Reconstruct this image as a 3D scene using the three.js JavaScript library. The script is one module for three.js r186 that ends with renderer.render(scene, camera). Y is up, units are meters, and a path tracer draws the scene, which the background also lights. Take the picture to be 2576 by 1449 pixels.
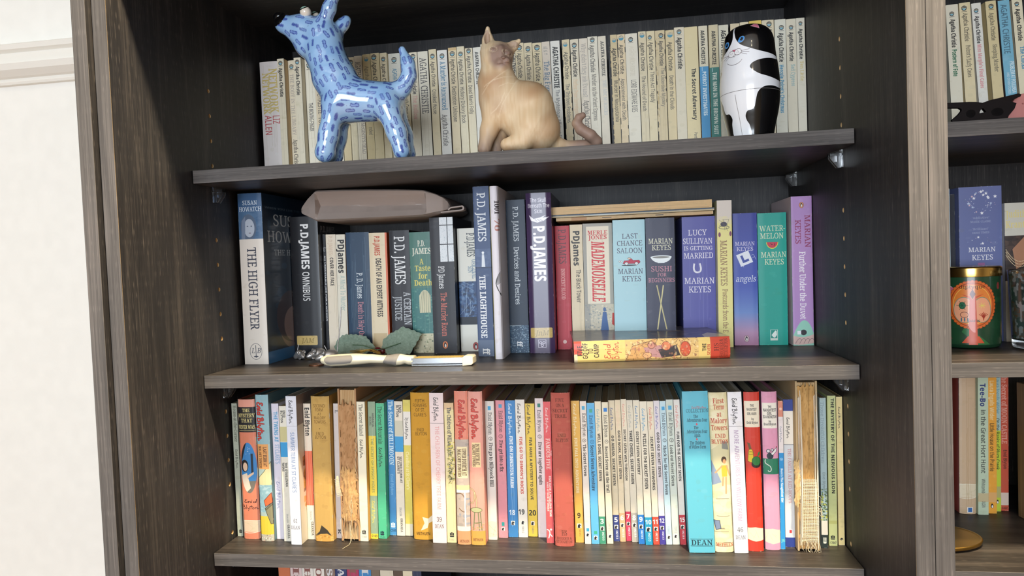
import * as THREE from 'three';
import { RectAreaLightUniformsLib } from 'three/addons/lights/RectAreaLightUniformsLib.js';
import { RoundedBoxGeometry } from 'three/addons/geometries/RoundedBoxGeometry.js';
import { mergeGeometries, toCreasedNormals } from 'three/addons/utils/BufferGeometryUtils.js';

// ------------------------------------------------------------------ camera, sky, light, exposure
RectAreaLightUniformsLib.init();
const scene = new THREE.Scene();
const Y0 = 1.58;                                   // height of the top of the upper shelf above the floor
const camera = new THREE.PerspectiveCamera(44.87, 2576 / 1449, 0.05, 50);
camera.position.set(0.5112, Y0 - 0.1293, 0.6604);
camera.rotation.order = 'YXZ';
camera.rotation.set(-0.03539, 0.14919, -0.04002);
const renderer = new THREE.WebGLRenderer({ antialias: true });
renderer.toneMapping = THREE.LinearToneMapping;
renderer.toneMappingExposure = 0.92;
renderer.shadowMap.enabled = true;
scene.background = new THREE.Color(0.85, 0.93, 1.05);

const ROOM = { x0: -1.7, x1: 2.9, z0: -0.462, z1: 3.3, h: 2.74 };
const WIN = { x0: -0.75, x1: 0.95, y0: 0.95, y1: 2.25 };      // glazed opening in the wall behind the camera
const daylight = new THREE.RectAreaLight(new THREE.Color(0.87, 0.975, 1.09), 12.5, WIN.x1 - WIN.x0, WIN.y1 - WIN.y0);
daylight.position.set((WIN.x0 + WIN.x1) / 2, (WIN.y0 + WIN.y1) / 2, ROOM.z1 - 0.02);
daylight.lookAt((WIN.x0 + WIN.x1) / 2, (WIN.y0 + WIN.y1) / 2, 0);
scene.add(daylight);
const LAMPS = [[0.8, 0.36], [-0.75, 0.75], [2.1, 0.5], [0.8, 2.2], [-0.75, 2.2]];   // recessed ceiling downlights, x and z
const LAMP_POWER = [25, 1.2, 2.5, 2, 2];

// ------------------------------------------------------------------ helpers
const D2R = Math.PI / 180;
let seedNow = 7;
function reseed(n) { seedNow = n >>> 0; }
function rnd() { seedNow = (seedNow + 0x6d2b79f5) | 0; let t = Math.imul(seedNow ^ (seedNow >>> 15), 1 | seedNow); t = (t + Math.imul(t ^ (t >>> 7), 61 | t)) ^ t; return ((t ^ (t >>> 14)) >>> 0) / 4294967296; }
const rr = (a, b) => a + (b - a) * rnd();
const lerp = (a, b, t) => a + (b - a) * t;
const clamp = (x, a, b) => Math.min(b, Math.max(a, x));
const V = (x, y, z) => new THREE.Vector3(x, y, z);
const used = new Map();
function numbered(name) { const n = used.get(name) ?? 0; used.set(name, n + 1); return n ? name + '_' + String(n).padStart(3, '0') : name; }
function thing(name, label, category, group, pos = [0, 0, 0]) {
  const o = new THREE.Group(); o.name = numbered(name); o.position.set(...pos);
  o.userData = { label, category }; if (group) o.userData.group = group;
  scene.add(o); return o;
}
function part(parent, name, geo, material, label) {
  const m = new THREE.Mesh(geo, material); m.name = name; m.castShadow = m.receiveShadow = true;
  if (label) m.userData.label = label;
  parent.add(m); return m;
}
function struct(name, geo, material, category, label) {
  const m = new THREE.Mesh(geo, material); m.name = name; m.castShadow = m.receiveShadow = true;
  m.userData = { kind: 'structure', category, label }; scene.add(m); return m;
}
const std = (o) => new THREE.MeshStandardMaterial(o);
const phys = (o) => new THREE.MeshPhysicalMaterial(o);
function box(x0, x1, y0, y1, z0, z1, r = 0) {
  const g = r ? new RoundedBoxGeometry(x1 - x0, y1 - y0, z1 - z0, 2, r) : new THREE.BoxGeometry(x1 - x0, y1 - y0, z1 - z0);
  return g.translate((x0 + x1) / 2, (y0 + y1) / 2, (z0 + z1) / 2);
}
// uv in metres, v along the grain axis (0 x, 1 y, 2 z)
function grainUV(g, axis) {
  const p = g.attributes.position, n = g.attributes.normal, uv = new Float32Array(p.count * 2);
  for (let i = 0; i < p.count; i++) {
    const c = [p.getX(i), p.getY(i), p.getZ(i)], a = [Math.abs(n.getX(i)), Math.abs(n.getY(i)), Math.abs(n.getZ(i))];
    const k = a.indexOf(Math.max(...a)), t = [0, 1, 2].filter((j) => j !== k);
    const va = t.includes(axis) ? axis : t[0], ua = t.find((j) => j !== va);
    uv[i * 2] = c[ua]; uv[i * 2 + 1] = c[va];
  }
  g.setAttribute('uv', new THREE.BufferAttribute(uv, 2)); return g;
}
function tube(points, r, seg = 24, rad = 8) { return new THREE.TubeGeometry(new THREE.CatmullRomCurve3(points), seg, r, rad, false); }
function merged(list) { return mergeGeometries(list.map((g) => { g = g.index ? g.toNonIndexed() : g; for (const k of Object.keys(g.attributes)) if (!['position', 'normal', 'uv'].includes(k)) g.deleteAttribute(k); return g; })); }

// periodic value noise
const H = new Float32Array(65536); reseed(99); for (let i = 0; i < 65536; i++) H[i] = rnd();
const hash2 = (x, y, s) => H[((x * 7349 + y * 15731 + s * 24593) >>> 0) & 65535];
function vn(x, y, px, py, s) {
  const x0 = Math.floor(x), y0 = Math.floor(y), fx = x - x0, fy = y - y0, u = fx * fx * (3 - 2 * fx), w = fy * fy * (3 - 2 * fy);
  const a = ((x0 % px) + px) % px, b = (a + 1) % px, c = ((y0 % py) + py) % py, d = (c + 1) % py;
  return lerp(lerp(hash2(a, c, s), hash2(b, c, s), u), lerp(hash2(a, d, s), hash2(b, d, s), u), w);
}
function dataTex(w, h, fn, srgb = true) {
  const a = new Uint8Array(w * h * 4);
  for (let y = 0, o = 0; y < h; y++) for (let x = 0; x < w; x++, o += 4) { const c = fn(x / w, y / h); a[o] = clamp(c[0], 0, 255); a[o + 1] = clamp(c[1], 0, 255); a[o + 2] = clamp(c[2], 0, 255); a[o + 3] = 255; }
  const t = new THREE.DataTexture(a, w, h); t.wrapS = t.wrapT = THREE.RepeatWrapping; t.magFilter = THREE.LinearFilter; if (srgb) t.colorSpace = THREE.SRGBColorSpace; t.needsUpdate = true; return t;
}
function woodTex(seed, dark, mid, light, amount) {
  return dataTex(1024, 1024, (u, v) => {
    const wob = vn(u * 6, v * 3, 6, 3, seed) * 0.05;
    const broad = vn((u + wob) * 14, v * 2, 14, 2, seed + 1), band = vn((u + wob) * 48, v * 5, 48, 5, seed + 2), fine = vn(u * 330, v * 9, 330, 9, seed + 3), pore = vn(u * 512, v * 44, 512, 44, seed + 4);
    let t = 0.34 * broad + 0.30 * band + 0.36 * fine, c = [0, 1, 2].map((i) => t < 0.5 ? lerp(dark[i], mid[i], t * 2) : lerp(mid[i], light[i], (t - 0.5) * 2));
    if (pore > 0.78) { const k = (pore - 0.78) * 3.6 * amount; c = c.map((x, i) => lerp(x, light[i] * 1.15, Math.min(1, k))); }
    return c;
  });
}
function woodMat(tex, rough, tint = 0xffffff) { const t = tex.clone(); t.repeat.set(1 / 0.26, 1 / 0.5); t.needsUpdate = true; return std({ map: t, roughness: rough, color: tint }); }
const woodDark = woodMat(woodTex(3, [24, 23, 25], [37, 35, 36], [84, 78, 74], 1.0), 0.52);
const woodEdge = woodMat(woodTex(11, [58, 55, 54], [90, 86, 84], [140, 132, 128], 0.4), 0.68);
const woodTop = woodMat(woodTex(17, [32, 29, 29], [48, 44, 42], [88, 80, 74], 0.9), 0.45);
const chip = std({ color: 0xc9a877, roughness: 0.9 });

// ------------------------------------------------------------------ the room
{
  const plaster = dataTex(256, 256, (u, v) => { const n = vn(u * 64, v * 64, 64, 64, 31) * 4 + vn(u * 8, v * 8, 8, 8, 32) * 2; return [246 + n, 245 + n, 239 + n]; });
  const wallM = std({ map: plaster, roughness: 0.9 }), ceilM = std({ color: 0xf2efe8, roughness: 0.95 }), trimM = std({ color: 0xf1eee6, roughness: 0.5 });
  const floorT = woodTex(41, [120, 88, 60], [150, 112, 78], [176, 136, 98], 0.3); floorT.repeat.set(3, 1.5);
  const { x0, x1, z0, z1, h } = ROOM, th = 0.12;
  struct('floor', grainUV(box(x0 - th, x1 + th, -0.1, 0, z0 - th, z1 + th), 2), std({ map: floorT, roughness: 0.5 }), 'floor', 'oak brown wooden floor of the room');
  struct('ceiling', box(x0 - th, x1 + th, h, h + 0.1, z0 - th, z1 + th), ceilM, 'ceiling', 'white plaster ceiling above the bookcases');
  const wb = struct('wall_back', grainUV(box(x0 - th, x1 + th, 0, h, z0 - th, z0), 1), wallM, 'wall', 'warm white wall behind the bookcases');
  const paintM = std({ color: 0xa9a59c, roughness: 0.9 });
  struct('wall_left', grainUV(box(x0 - th, x0, 0, h, z0, z1), 1), paintM, 'wall', 'stone grey side wall near the covered bookcase end');
  struct('wall_right', grainUV(box(x1, x1 + th, 0, h, z0, z1), 1), paintM, 'wall', 'stone grey side wall at the far end');
  const g = [box(x0 - th, WIN.x0, 0, h, z1, z1 + th), box(WIN.x1, x1 + th, 0, h, z1, z1 + th), box(WIN.x0, WIN.x1, 0, WIN.y0, z1, z1 + th), box(WIN.x0, WIN.x1, WIN.y1, h, z1, z1 + th)];
  struct('wall_front', grainUV(merged(g), 1), paintM, 'wall', 'stone grey wall with the large window opening');
  const win = new THREE.Group(); win.name = 'window_1'; win.userData = { kind: 'structure', category: 'window', label: 'wide white framed window facing the bookcases' }; scene.add(win);
  const fr = [], t = 0.05; const fz0 = z1 + 0.03, fz1 = z1 + 0.09;
  fr.push(box(WIN.x0, WIN.x1, WIN.y0, WIN.y0 + t, fz0, fz1), box(WIN.x0, WIN.x1, WIN.y1 - t, WIN.y1, fz0, fz1));
  for (let i = 0; i <= 3; i++) { const x = lerp(WIN.x0, WIN.x1 - t, i / 3); fr.push(box(x, x + t, WIN.y0, WIN.y1, fz0, fz1)); }
  part(win, 'window_frame', merged(fr), trimM);
  for (let i = 0; i < 3; i++) part(win, 'pane', box(lerp(WIN.x0, WIN.x1, i / 3) + t, lerp(WIN.x0, WIN.x1, (i + 1) / 3), WIN.y0 + t, WIN.y1 - t, z1 + 0.058, z1 + 0.062), phys({ color: 0xffffff, transmission: 1, thickness: 0, roughness: 0.02 }));
  // picture rail: stepped moulding along the wall behind the bookcase
  const pr = new THREE.Shape(); const B = [[0, 0], [0.010, 0], [0.012, 0.004], [0.010, 0.010], [0.016, 0.012], [0.030, 0.020], [0.034, 0.030], [0.022, 0.034], [0.020, 0.052], [0.028, 0.056], [0.030, 0.064], [0.022, 0.068], [0, 0.068]];
  B.forEach(([a, b], i) => i ? pr.lineTo(a, b) : pr.moveTo(a, b));
  const pg = new THREE.ExtrudeGeometry(pr, { depth: 1.62, bevelEnabled: false });   // profile in (out, up), swept along x
  pg.applyMatrix4(new THREE.Matrix4().makeBasis(V(0, 0, 1), V(0, 1, 0), V(-1, 0, 0))); pg.translate(x0 + 1.62, Y0 + 0.224, z0);
  struct('trim_1', pg, trimM, 'moulding', 'white stepped picture rail along the wall beside the bookcase');
}
// recessed downlights
LAMPS.forEach(([x, z], i) => {
  const lab = ['recessed ceiling downlight in front of the partition', 'recessed ceiling downlight near the white wall', 'recessed ceiling downlight by the second bookcase', 'recessed ceiling downlight in mid room', 'recessed ceiling downlight near the window'][i];
  const o = thing('ceiling_downlight', lab, 'downlight', 'recessed ceiling downlights', [x, ROOM.h, z]);
  const ring = new THREE.LatheGeometry([[0.036, -0.002], [0.046, -0.004], [0.05, -0.001], [0.05, 0.0]].map(([a, b]) => new THREE.Vector2(a, b)), 40);
  part(o, 'rim', ring, std({ color: 0xeeeeee, roughness: 0.4, side: THREE.DoubleSide }));
  const lens = new THREE.CircleGeometry(0.036, 32).rotateX(Math.PI / 2).translate(0, -0.001, 0);
  part(o, 'lens', lens, std({ color: 0xfff4e0, emissive: 0xffd9a0, emissiveIntensity: 8, roughness: 0.5 }));
  const l = new THREE.SpotLight(new THREE.Color(1.0, 0.83, 0.56), LAMP_POWER[i], 0, 75 * D2R, 0.6, 2);
  l.position.set(0, -0.03, 0); l.shadow.radius = 2.2; l.castShadow = true; l.target.position.set(0, -2, 0); o.add(l, l.target);
});

// ------------------------------------------------------------------ the two bookcases
const W = 0.768, T = 0.016, D = 0.43, SF = -0.1343;          // inner width, board, depth, shelf front
const Y2 = -0.25348, Y3 = -0.4771;
const SHELVES = [0, Y2, Y3, -0.74, -1.05, -1.32];
const holesY = [3, 2, 1, 0, -3, -4, -5, -6, -7, -10, -11, -12, -13, -15, -18, -19, -20, -21].map((k) => 0.0118 + 0.032 * k);   // peg holes on a 32 mm pitch
const HOLE_Z = [-0.18, -0.383];
function panelWithHoles(y0, y1, z0, z1, thick, withHoles, skip) {       // sheet in the z-y plane, thickness along +x from 0
  const s = new THREE.Shape(); s.moveTo(z0, y0); s.lineTo(z1, y0); s.lineTo(z1, y1); s.lineTo(z0, y1); s.closePath();
  if (withHoles) for (const z of HOLE_Z) for (const y of holesY) if (y > y0 + 0.02 && y < y1 - 0.02 && !skip.some((q) => Math.abs(q - y) < 0.014)) { const h = new THREE.Path(); h.absellipse(z, y, 0.0025, 0.0028, 0, Math.PI * 2, true); s.holes.push(h); }
  const g = new THREE.ExtrudeGeometry(s, { depth: thick, bevelEnabled: false, curveSegments: 7 });
  g.applyMatrix4(new THREE.Matrix4().makeBasis(V(0, 0, 1), V(0, 1, 0), V(-1, 0, 0))).translate(thick, 0, 0);   // shape x -> z, depth along x
  return grainUV(g, 1);
}
const clipGeo = (() => {                                       // clear shelf support: pad, ribs and wedge
  const s = new THREE.Shape(); [[0, 0.0035], [0.0145, 0], [0.0145, -0.006], [0.0065, -0.0165], [0.0008, -0.0165], [0, -0.012]].forEach(([a, b], i) => i ? s.lineTo(a, b) : s.moveTo(a, b));
  const g = new THREE.ExtrudeGeometry(s, { depth: 0.002, bevelEnabled: true, bevelSize: 0.0003, bevelThickness: 0.0003, bevelSegments: 1 });
  const rib = g.clone().translate(0, 0, 0.0065), pad = box(0.0005, 0.0142, -0.0032, -0.0006, 0, 0.0085), plate = box(0.0002, 0.002, -0.0163, 0.003, 0, 0.0085), pin = new THREE.CylinderGeometry(0.0024, 0.0024, 0.007, 12).rotateZ(Math.PI / 2).translate(-0.003, -0.006, 0.004), mid = box(0.0065, 0.0085, -0.010, -0.003, 0.0022, 0.0064);
  return merged([g, rib, pad, plate, pin, mid]).translate(0, 0, -0.0042);
})();
const clipM = phys({ color: 0xffffff, transmission: 1, roughness: 0.06, thickness: 0.002, ior: 1.49 });
function bookcase(ox, label, cover) {
  const o = thing('bookcase', label, 'bookcase', null, [ox, 0, 0]);
  const yb = 0.02, yt = Y0 + 0.76, ly = (y) => y + Y0;
  const skip = SHELVES.map((y) => y - T - 0.006);
  for (const s of [0, 1]) {
    const g0 = panelWithHoles(yb - Y0, yt - Y0, -D, -0.0008, 0.006, true, skip).translate(s ? W : -0.006, Y0, 0);
    const p = part(o, 'side_panel', g0, [woodDark, chip]);
    const core = box(s ? W + 0.006 : -T, s ? W + T - 0.0001 : -0.006, yb, yt, -D, -0.0008);
    part(p, 'panel_core', grainUV(core, 1), woodDark);
    part(p, 'edge_strip', grainUV(box(s ? W : -T, s ? W + T - 0.0003 : 0, yb, yt, -0.0008, 0, 0.0004), 1), woodEdge);
  }
  part(o, 'back_panel', grainUV(box(0, W, yb, yt, -D - 0.004, -D), 1), woodDark);
  part(o, 'plinth', grainUV(box(0, W, 0, yb + 0.08, -0.05, -0.032), 0), woodDark);
  part(o, 'top_panel', grainUV(box(0, W, yt - T, yt, -D, 0), 0), woodDark);
  const fs = part(o, 'fixed_shelf', grainUV(box(0, W, ly(0.23), ly(0.23 + T), -D, -0.0008), 0), woodDark);
  part(fs, 'edge_strip', grainUV(box(0, W, ly(0.23), ly(0.23 + T), -0.0008, 0, 0.0003), 0), woodEdge);
  SHELVES.forEach((y, i) => {
    const sh = part(o, 'shelf', grainUV(box(0.0012, W - 0.0012, ly(y - T), ly(y), -D + 0.001, SF - 0.0008), 0), woodTop);
    part(sh, 'edge_strip', grainUV(box(0.0012, W - 0.0012, ly(y - T), ly(y), SF - 0.0008, SF, 0.00035), 0), woodEdge);
    if (i < 4) for (const s of [0, 1]) for (const z of HOLE_Z) {
      const c = part(o, 'shelf_clip', clipGeo, clipM, 'clear plastic shelf clip'); c.position.set(s ? W : 0, ly(y - T - 0.0036), z); c.rotation.y = s ? Math.PI : 0;
    }
  });
  if (cover) {
    const cp = part(o, 'cover_panel', grainUV(box(-0.0332, -T - 0.0009, 0, yt, -D - 0.02, 0.0072), 1), woodDark);
    part(cp, 'edge_strip', grainUV(box(-0.0332, -T - 0.0009, 0, yt, 0.0072, 0.008, 0.0004), 1), woodEdge);
  }
  return o;
}
bookcase(0, 'dark wood bookcase with cover panel holding the figurines and book rows', true);
bookcase(W + 2 * T + 0.0002, 'dark wood bookcase beyond the double partition holding the sunglasses and candle', false);
const BOOKS = [
[1,"paperback","thick pale grey paperback with gold condensed lettering and red sans author name","",0.0205,0.0279,0.178,-0.3046,0.0009,0.108,0,"#e6dcd6","#8e2f2b","","",[["v","NETWORK","R",0.058,0.415,0.72,0.42,"#d5bd70"],["v","NETWORK","R",0.09,0.426,0.3,0.36,"#d5bd70"],["v","LIZ","s",0.437,0.51,0.78,0.36,"#c0595a"],["v","ALLEN","s",0.437,0.598,0.34,0.36,"#c0595a"],["crease",6]]],
[1,"paperback","cream paperback standing just beside the thick pale grey book with gold lettering","",0.0433,0.0102,0.178,-0.2963,0.0008,0.11,0,"#e9dcc0","#d8b98a","","",[["fon",0.036,0.5,0.62],["v","Agatha Christie","S",0.075,0.307,0.5,0.5,"#1c1a1c"],["crease",2]]],
[1,"paperback","cream paperback with faded grey capitals reading The Body in the Library","",0.0541,0.0107,0.178,-0.3083,0.0008,0.11,0,"#e9dcc0","#e9dcc0","","",[["fon",0.051,0.5,0.62],["v","THE BODY IN THE LIBRARY","r",0.11,0.607,0.48,0.5,"#b9ada0"],["v","Agatha Chris","r",0.642,0.842,0.55,0.55,"#4b4440"]]],
[1,"paperback","cream paperback with blank lower spine beside the Moving Finger","",0.068,0.0106,0.178,-0.2982,0.0008,0.11,0,"#e9dcc0","#e9dcc0","","",[["fon",0.036,0.5,0.62],["v","Agatha Christie","S",0.07,0.301,0.5,0.48,"#1c1a1c"],["crease",2]]],
[1,"paperback","white paperback lettered The Moving Finger in thin capitals","",0.0815,0.0144,0.178,-0.3098,-0.0027,0.11,0,"#efe6d0","#efe6d0","","",[["fon",0.052,0.5,0.62],["v","THE MOVING FINGER","s",0.355,0.583,0.45,0.42,"#4a4648"],["crease",4]]],
[1,"paperback","worn tan paperback with wide capitals peeping out before the blue dog chest","",0.0958,0.0136,0.178,-0.3087,-0.003,0.11,0,"#e6d3b2","#4a3a2a","","",[["v","AGATHA CHRISTIE  TOWARDS ZERO","s",0.117,0.771,0.5,0.55,"#6a625c"],["crease",3]]],
[1,"paperback","cream paperback almost wholly hidden behind the blue dog figurine","cream paperbacks hidden behind the blue dog",0.1087,0.0113,0.178,-0.3103,-0.0034,0.11,0,"#e9dcc0","#e9dcc0","","",[["fon",0.039,0.5,0.62],["v","Agatha Christie","S",0.078,0.312,0.5,0.5,"#1c1a1c"]]],
[1,"paperback","cream paperback almost wholly hidden behind the blue dog figurine","cream paperbacks hidden behind the blue dog",0.1202,0.0111,0.178,-0.3135,-0.0034,0.11,0,"#efe6d0","#efe6d0","","",[["fon",0.039,0.5,0.62],["v","Agatha Christie","S",0.078,0.313,0.5,0.5,"#1c1a1c"]]],
[1,"paperback","tan paperback showing only the letters on between the dog legs","",0.1317,0.0113,0.178,-0.3147,-0.0034,0.11,0,"#e3cd9d","#e3cd9d","","",[["fon",0.032,0.5,0.62],["v","Agatha Christie","s",0.068,0.288,0.5,0.5,"#1c1a1c"],["v","on","s",0.565,0.594,0.5,0.5,"#5f5750"]]],
[1,"paperback","narrow cream paperback with blue roundel behind the dog back","",0.1425,0.0096,0.1775,-0.316,-0.0036,0.11,0,"#e8d8b2","#e8d8b2","","",[["fon",0.041,0.5,0.7],["crease",3]]],
[1,"paperback","cream paperback with faded grey capitals ending in Dead below dog belly","",0.1543,0.0118,0.178,-0.3145,-0.0058,0.11,0,"#e9dcc0","#e9dcc0","","",[["v","AGATHA CHRISTIE","r",0.046,0.326,0.45,0.6,"#5a5450"],["v","McGINTY'S DEAD","r",0.539,0.79,0.7,0.4,"#9b9085"],["crease",5]]],
[1,"paperback","yellowed tan paperback with half blue disc above the dog back","",0.1688,0.0117,0.178,-0.3106,-0.0094,0.11,0,"#dfca96","#dfca96","","",[["globe",0.04,0.5,0.5],["v","Agatha Christie","s",0.094,0.337,0.5,0.45,"#97896c"],["v","nded","s",0.583,0.647,0.6,0.45,"#7a6f5a"]]],
[1,"paperback","cream paperback with dark author name rising behind the dog rump","",0.1822,0.0129,0.178,-0.3085,-0.0094,0.11,0,"#e6d3a4","#e6d3a4","","",[["fon",0.033,0.4,0.62],["v","Agatha Christie","s",0.072,0.303,0.45,0.45,"#1c1a1c"]]],
[1,"paperback","cream paperback with black author name in front of blue lettered one","",0.1941,0.0103,0.178,-0.3107,-0.0094,0.11,0,"#ead9b2","#ead9b2","","",[["fon",0.049,0.5,0.62],["v","Agatha Christie","s",0.086,0.319,0.5,0.5,"#1c1a1c"]]],
[1,"paperback","wide off-white paperback with thin blue capitals behind the dog tail","",0.2083,0.0174,0.1775,-0.316,-0.0094,0.11,0,"#e6e2d2","#e6e2d2","","",[["fon",0.052,0.5,0.45],["v","AGATHA CHRISTIE","s",0.122,0.317,0.5,0.36,"#4b86a6"],["v","ZED T","s",0.387,0.458,0.8,0.22,"#777"]]],
[1,"paperback","tan paperback lettered Death Comes as the End beside the dog tail","",0.2232,0.0117,0.1762,-0.316,-0.0094,0.11,0,"#e9d8b0","#e9d8b0","","",[["fon",0.048,0.5,0.62],["v","Agatha Christie","s",0.087,0.318,0.5,0.5,"#1c1a1c"],["v","Death Comes as the End","s",0.332,0.623,0.5,0.55,"#5a534a"]]],
[1,"paperback","cream paperback with faint pink title to the side of the dog tail","",0.2363,0.0122,0.1767,-0.316,-0.0093,0.11,0,"#e9dcc0","#e9dcc0","","",[["fon",0.035,0.5,0.62],["v","Agatha Christie","S",0.099,0.336,0.5,0.5,"#2c2a30"],["v","The Hollow","S",0.346,0.537,0.5,0.5,"#e6b9a8"],["crease",3]]],
[1,"paperback","wide cream paperback with large grey roman capitals down its spine","",0.2508,0.0148,0.1769,-0.316,-0.0103,0.11,0,"#ebe2cc","#23211f","","",[["v","AGATHA CHRISTIE","r",0.051,0.498,0.5,0.62,"#55504e"],["crease",3]]],
[1,"paperback","cream paperback lettered Crooked House","",0.2656,0.011,0.178,-0.3141,-0.0103,0.11,0,"#ead9b2","#ead9b2","","",[["fon",0.055,0.5,0.62],["v","Agatha Christie","s",0.097,0.296,0.5,0.5,"#1c1a1c"],["v","Crooked House","s",0.317,0.512,0.5,0.5,"#5b554e"]]],
[1,"paperback","white paperback lettered A Murder is Announced in blue serif type","",0.2791,0.0144,0.1763,-0.316,-0.0103,0.11,0,"#efeadf","#efeadf","","",[["fon",0.048,0.5,0.5],["v","A Murder is Announced","r",0.091,0.478,0.5,0.5,"#3d7a9e"],["v","Agatha Christie","r",0.514,0.767,0.45,0.5,"#5a5550"]]],
[1,"paperback","brown edged cream paperback lettered Destination Unknown","",0.2945,0.0117,0.178,-0.3139,-0.0103,0.11,0,"#ead7b0","#7a5a35","","",[["band",-0.002,0.024,"#d9b983"],["fon",0.05,0.5,0.62],["v","Agatha Christie","s",0.091,0.288,0.5,0.5,"#1c1a1c"],["v","Destination Unknown","s",0.305,0.589,0.5,0.52,"#5b554e"]]],
[1,"paperback","cream paperback lettered Hickory Dickory Dock","",0.3072,0.0108,0.178,-0.3124,-0.0132,0.11,0,"#eddfbd","#eddfbd","","",[["fon",0.06,0.5,0.62],["v","Agatha Christie","s",0.1,0.299,0.5,0.5,"#1c1a1c"],["v","Hickory Dickory Dock","s",0.316,0.603,0.5,0.5,"#5b554e"],["crease",2]]],
[1,"paperback","cream paperback lettered Dead Mans Folly beside the seated tan cat","",0.3183,0.0107,0.1758,-0.316,-0.0132,0.11,0,"#ebddbc","#ebddbc","","",[["fon",0.023,0.5,0.62],["v","Agatha Christie","s",0.062,0.276,0.5,0.5,"#1c1a1c"],["v","Dead Man's Folly","s",0.293,0.525,0.5,0.5,"#5b554e"],["crease",1]]],
[1,"paperback","white blank spined paperback half hidden behind the tan cat chest","",0.3299,0.0111,0.176,-0.316,-0.0133,0.11,0,"#efe9da","#efe9da","","",[["v","AGATHA CHRISTIE","S",0.037,0.295,0.45,0.42,"#333"]]],
[1,"paperback","cream paperback almost wholly hidden behind the tan seated cat","cream paperbacks hidden behind the tan cat",0.3423,0.0119,0.178,-0.3109,-0.0133,0.11,0,"#e9dcc0","#e9dcc0","","",[["fon",0.038,0.5,0.62],["v","Agatha Christie","s",0.079,0.278,0.5,0.5,"#1c1a1c"]]],
[1,"paperback","cream paperback almost wholly hidden behind the tan seated cat","cream paperbacks hidden behind the tan cat",0.3544,0.0117,0.178,-0.3127,-0.0133,0.11,0,"#efe6d0","#efe6d0","","",[["fon",0.04,0.5,0.62],["v","Agatha Christie","s",0.082,0.281,0.5,0.5,"#1c1a1c"]]],
[1,"paperback","cream paperback almost wholly hidden behind the tan seated cat","cream paperbacks hidden behind the tan cat",0.3664,0.0116,0.178,-0.3144,-0.0133,0.11,0,"#ead9b2","#ead9b2","","",[["fon",0.043,0.5,0.62],["v","Agatha Christie","s",0.084,0.284,0.5,0.5,"#1c1a1c"]]],
[1,"paperback","cream paperback with bold black letters just showing beside the tan cat face","",0.3784,0.0115,0.1773,-0.316,-0.0139,0.11,0,"#e9dcc0","#e9dcc0","","",[["fon",0.043,0.5,0.62],["v","Agatha Christie","S",0.077,0.236,0.72,0.6,"#1c1a1c"]]],
[1,"paperback","cream paperback showing a blue roundel beside the tan cat ear tip","",0.3905,0.0121,0.1767,-0.316,-0.0139,0.11,0,"#e8d6ae","#e8d6ae","","",[["fon",0.037,0.5,0.62],["v","Agatha Christie","s",0.079,0.273,0.45,0.5,"#1c1a1c"],["v","E","s",0.293,0.311,0.45,0.5,"#555"]]],
[1,"paperback","cream paperback with grey roundel second along from the tan cat ear","",0.4026,0.0114,0.176,-0.316,-0.014,0.11,0,"#e9d8b2","#e9d8b2","","",[["fon",0.048,0.5,0.62],["v","Agatha Christie","s",0.092,0.289,0.5,0.5,"#1c1a1c"],["v","E","s",0.306,0.324,0.5,0.5,"#555"]]],
[1,"paperback","cream paperback with dark teal roundel above the tan cat shoulder","",0.4153,0.0129,0.1749,-0.316,-0.014,0.11,0,"#e9d7ad","#e9d7ad","","",[["fon",0.039,0.5,0.62],["v","Agatha Christie","s",0.079,0.301,0.5,0.5,"#1c1a1c"],["v","Th","s",0.317,0.35,0.55,0.5,"#555"]]],
[1,"paperback","beige paperback lettered The Big Four in blue serif type","",0.4275,0.011,0.1755,-0.316,-0.014,0.11,0,"#e2d3bf","#e2d3bf","","",[["h","DELL","s",0.048,0.018,0.2,0.75,"#777"],["h","MYS","s",0.074,0.0166,0.2,0.7,"#777"],["h","1 95","s",0.097,0.0138,0.25,0.7,"#777"],["v","The Big Four","r",0.153,0.409,0.5,0.62,"#50718c"]]],
[1,"paperback","white paperback with heavy condensed black capitals above the tan cat back","",0.4398,0.013,0.1754,-0.316,-0.011,0.11,0,"#eee9dc","#151312","","",[["v","AGATHA CHRISTIE","S",0.045,0.372,0.5,0.55,"#222"],["v","The Mysterious Affair at Styles","s",0.383,0.821,0.55,0.4,"#777"]]],
[1,"paperback","black edged tan paperback lettered The Thirteen Problems","",0.4547,0.0104,0.1759,-0.316,-0.011,0.11,0,"#e4d2aa","#1a1613","#1a1613","",[["globe",0.039,0.45,0.55],["v","Agatha Christie","s",0.098,0.309,0.5,0.5,"#333"],["v","The Thirteen Problems","s",0.346,0.648,0.5,0.5,"#555"],["crease",4]]],
[1,"paperback","cream paperback with pale orange faded title behind the tan cat tail tip","",0.4663,0.0111,0.1753,-0.316,-0.0101,0.11,0,"#e9dcc0","#e9dcc0","","",[["fon",0.047,0.5,0.62],["v","Agatha Christie","S",0.082,0.294,0.5,0.5,"#1c1a1c"],["v","Parker Pyne Investigates","r",0.311,0.604,0.45,0.5,"#ecc9a0"],["crease",3]]],
[1,"paperback","cream paperback with pale grey question title ending in Evans","",0.4784,0.0116,0.1755,-0.316,-0.0095,0.11,0,"#e9dcc6","#e9dcc6","","",[["v","Why didn't they ask Evans?","r",0.04,0.458,0.5,0.5,"#b5aba0"],["v","Agatha Christie","r",0.482,0.725,0.6,0.55,"#55504c"]]],
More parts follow.
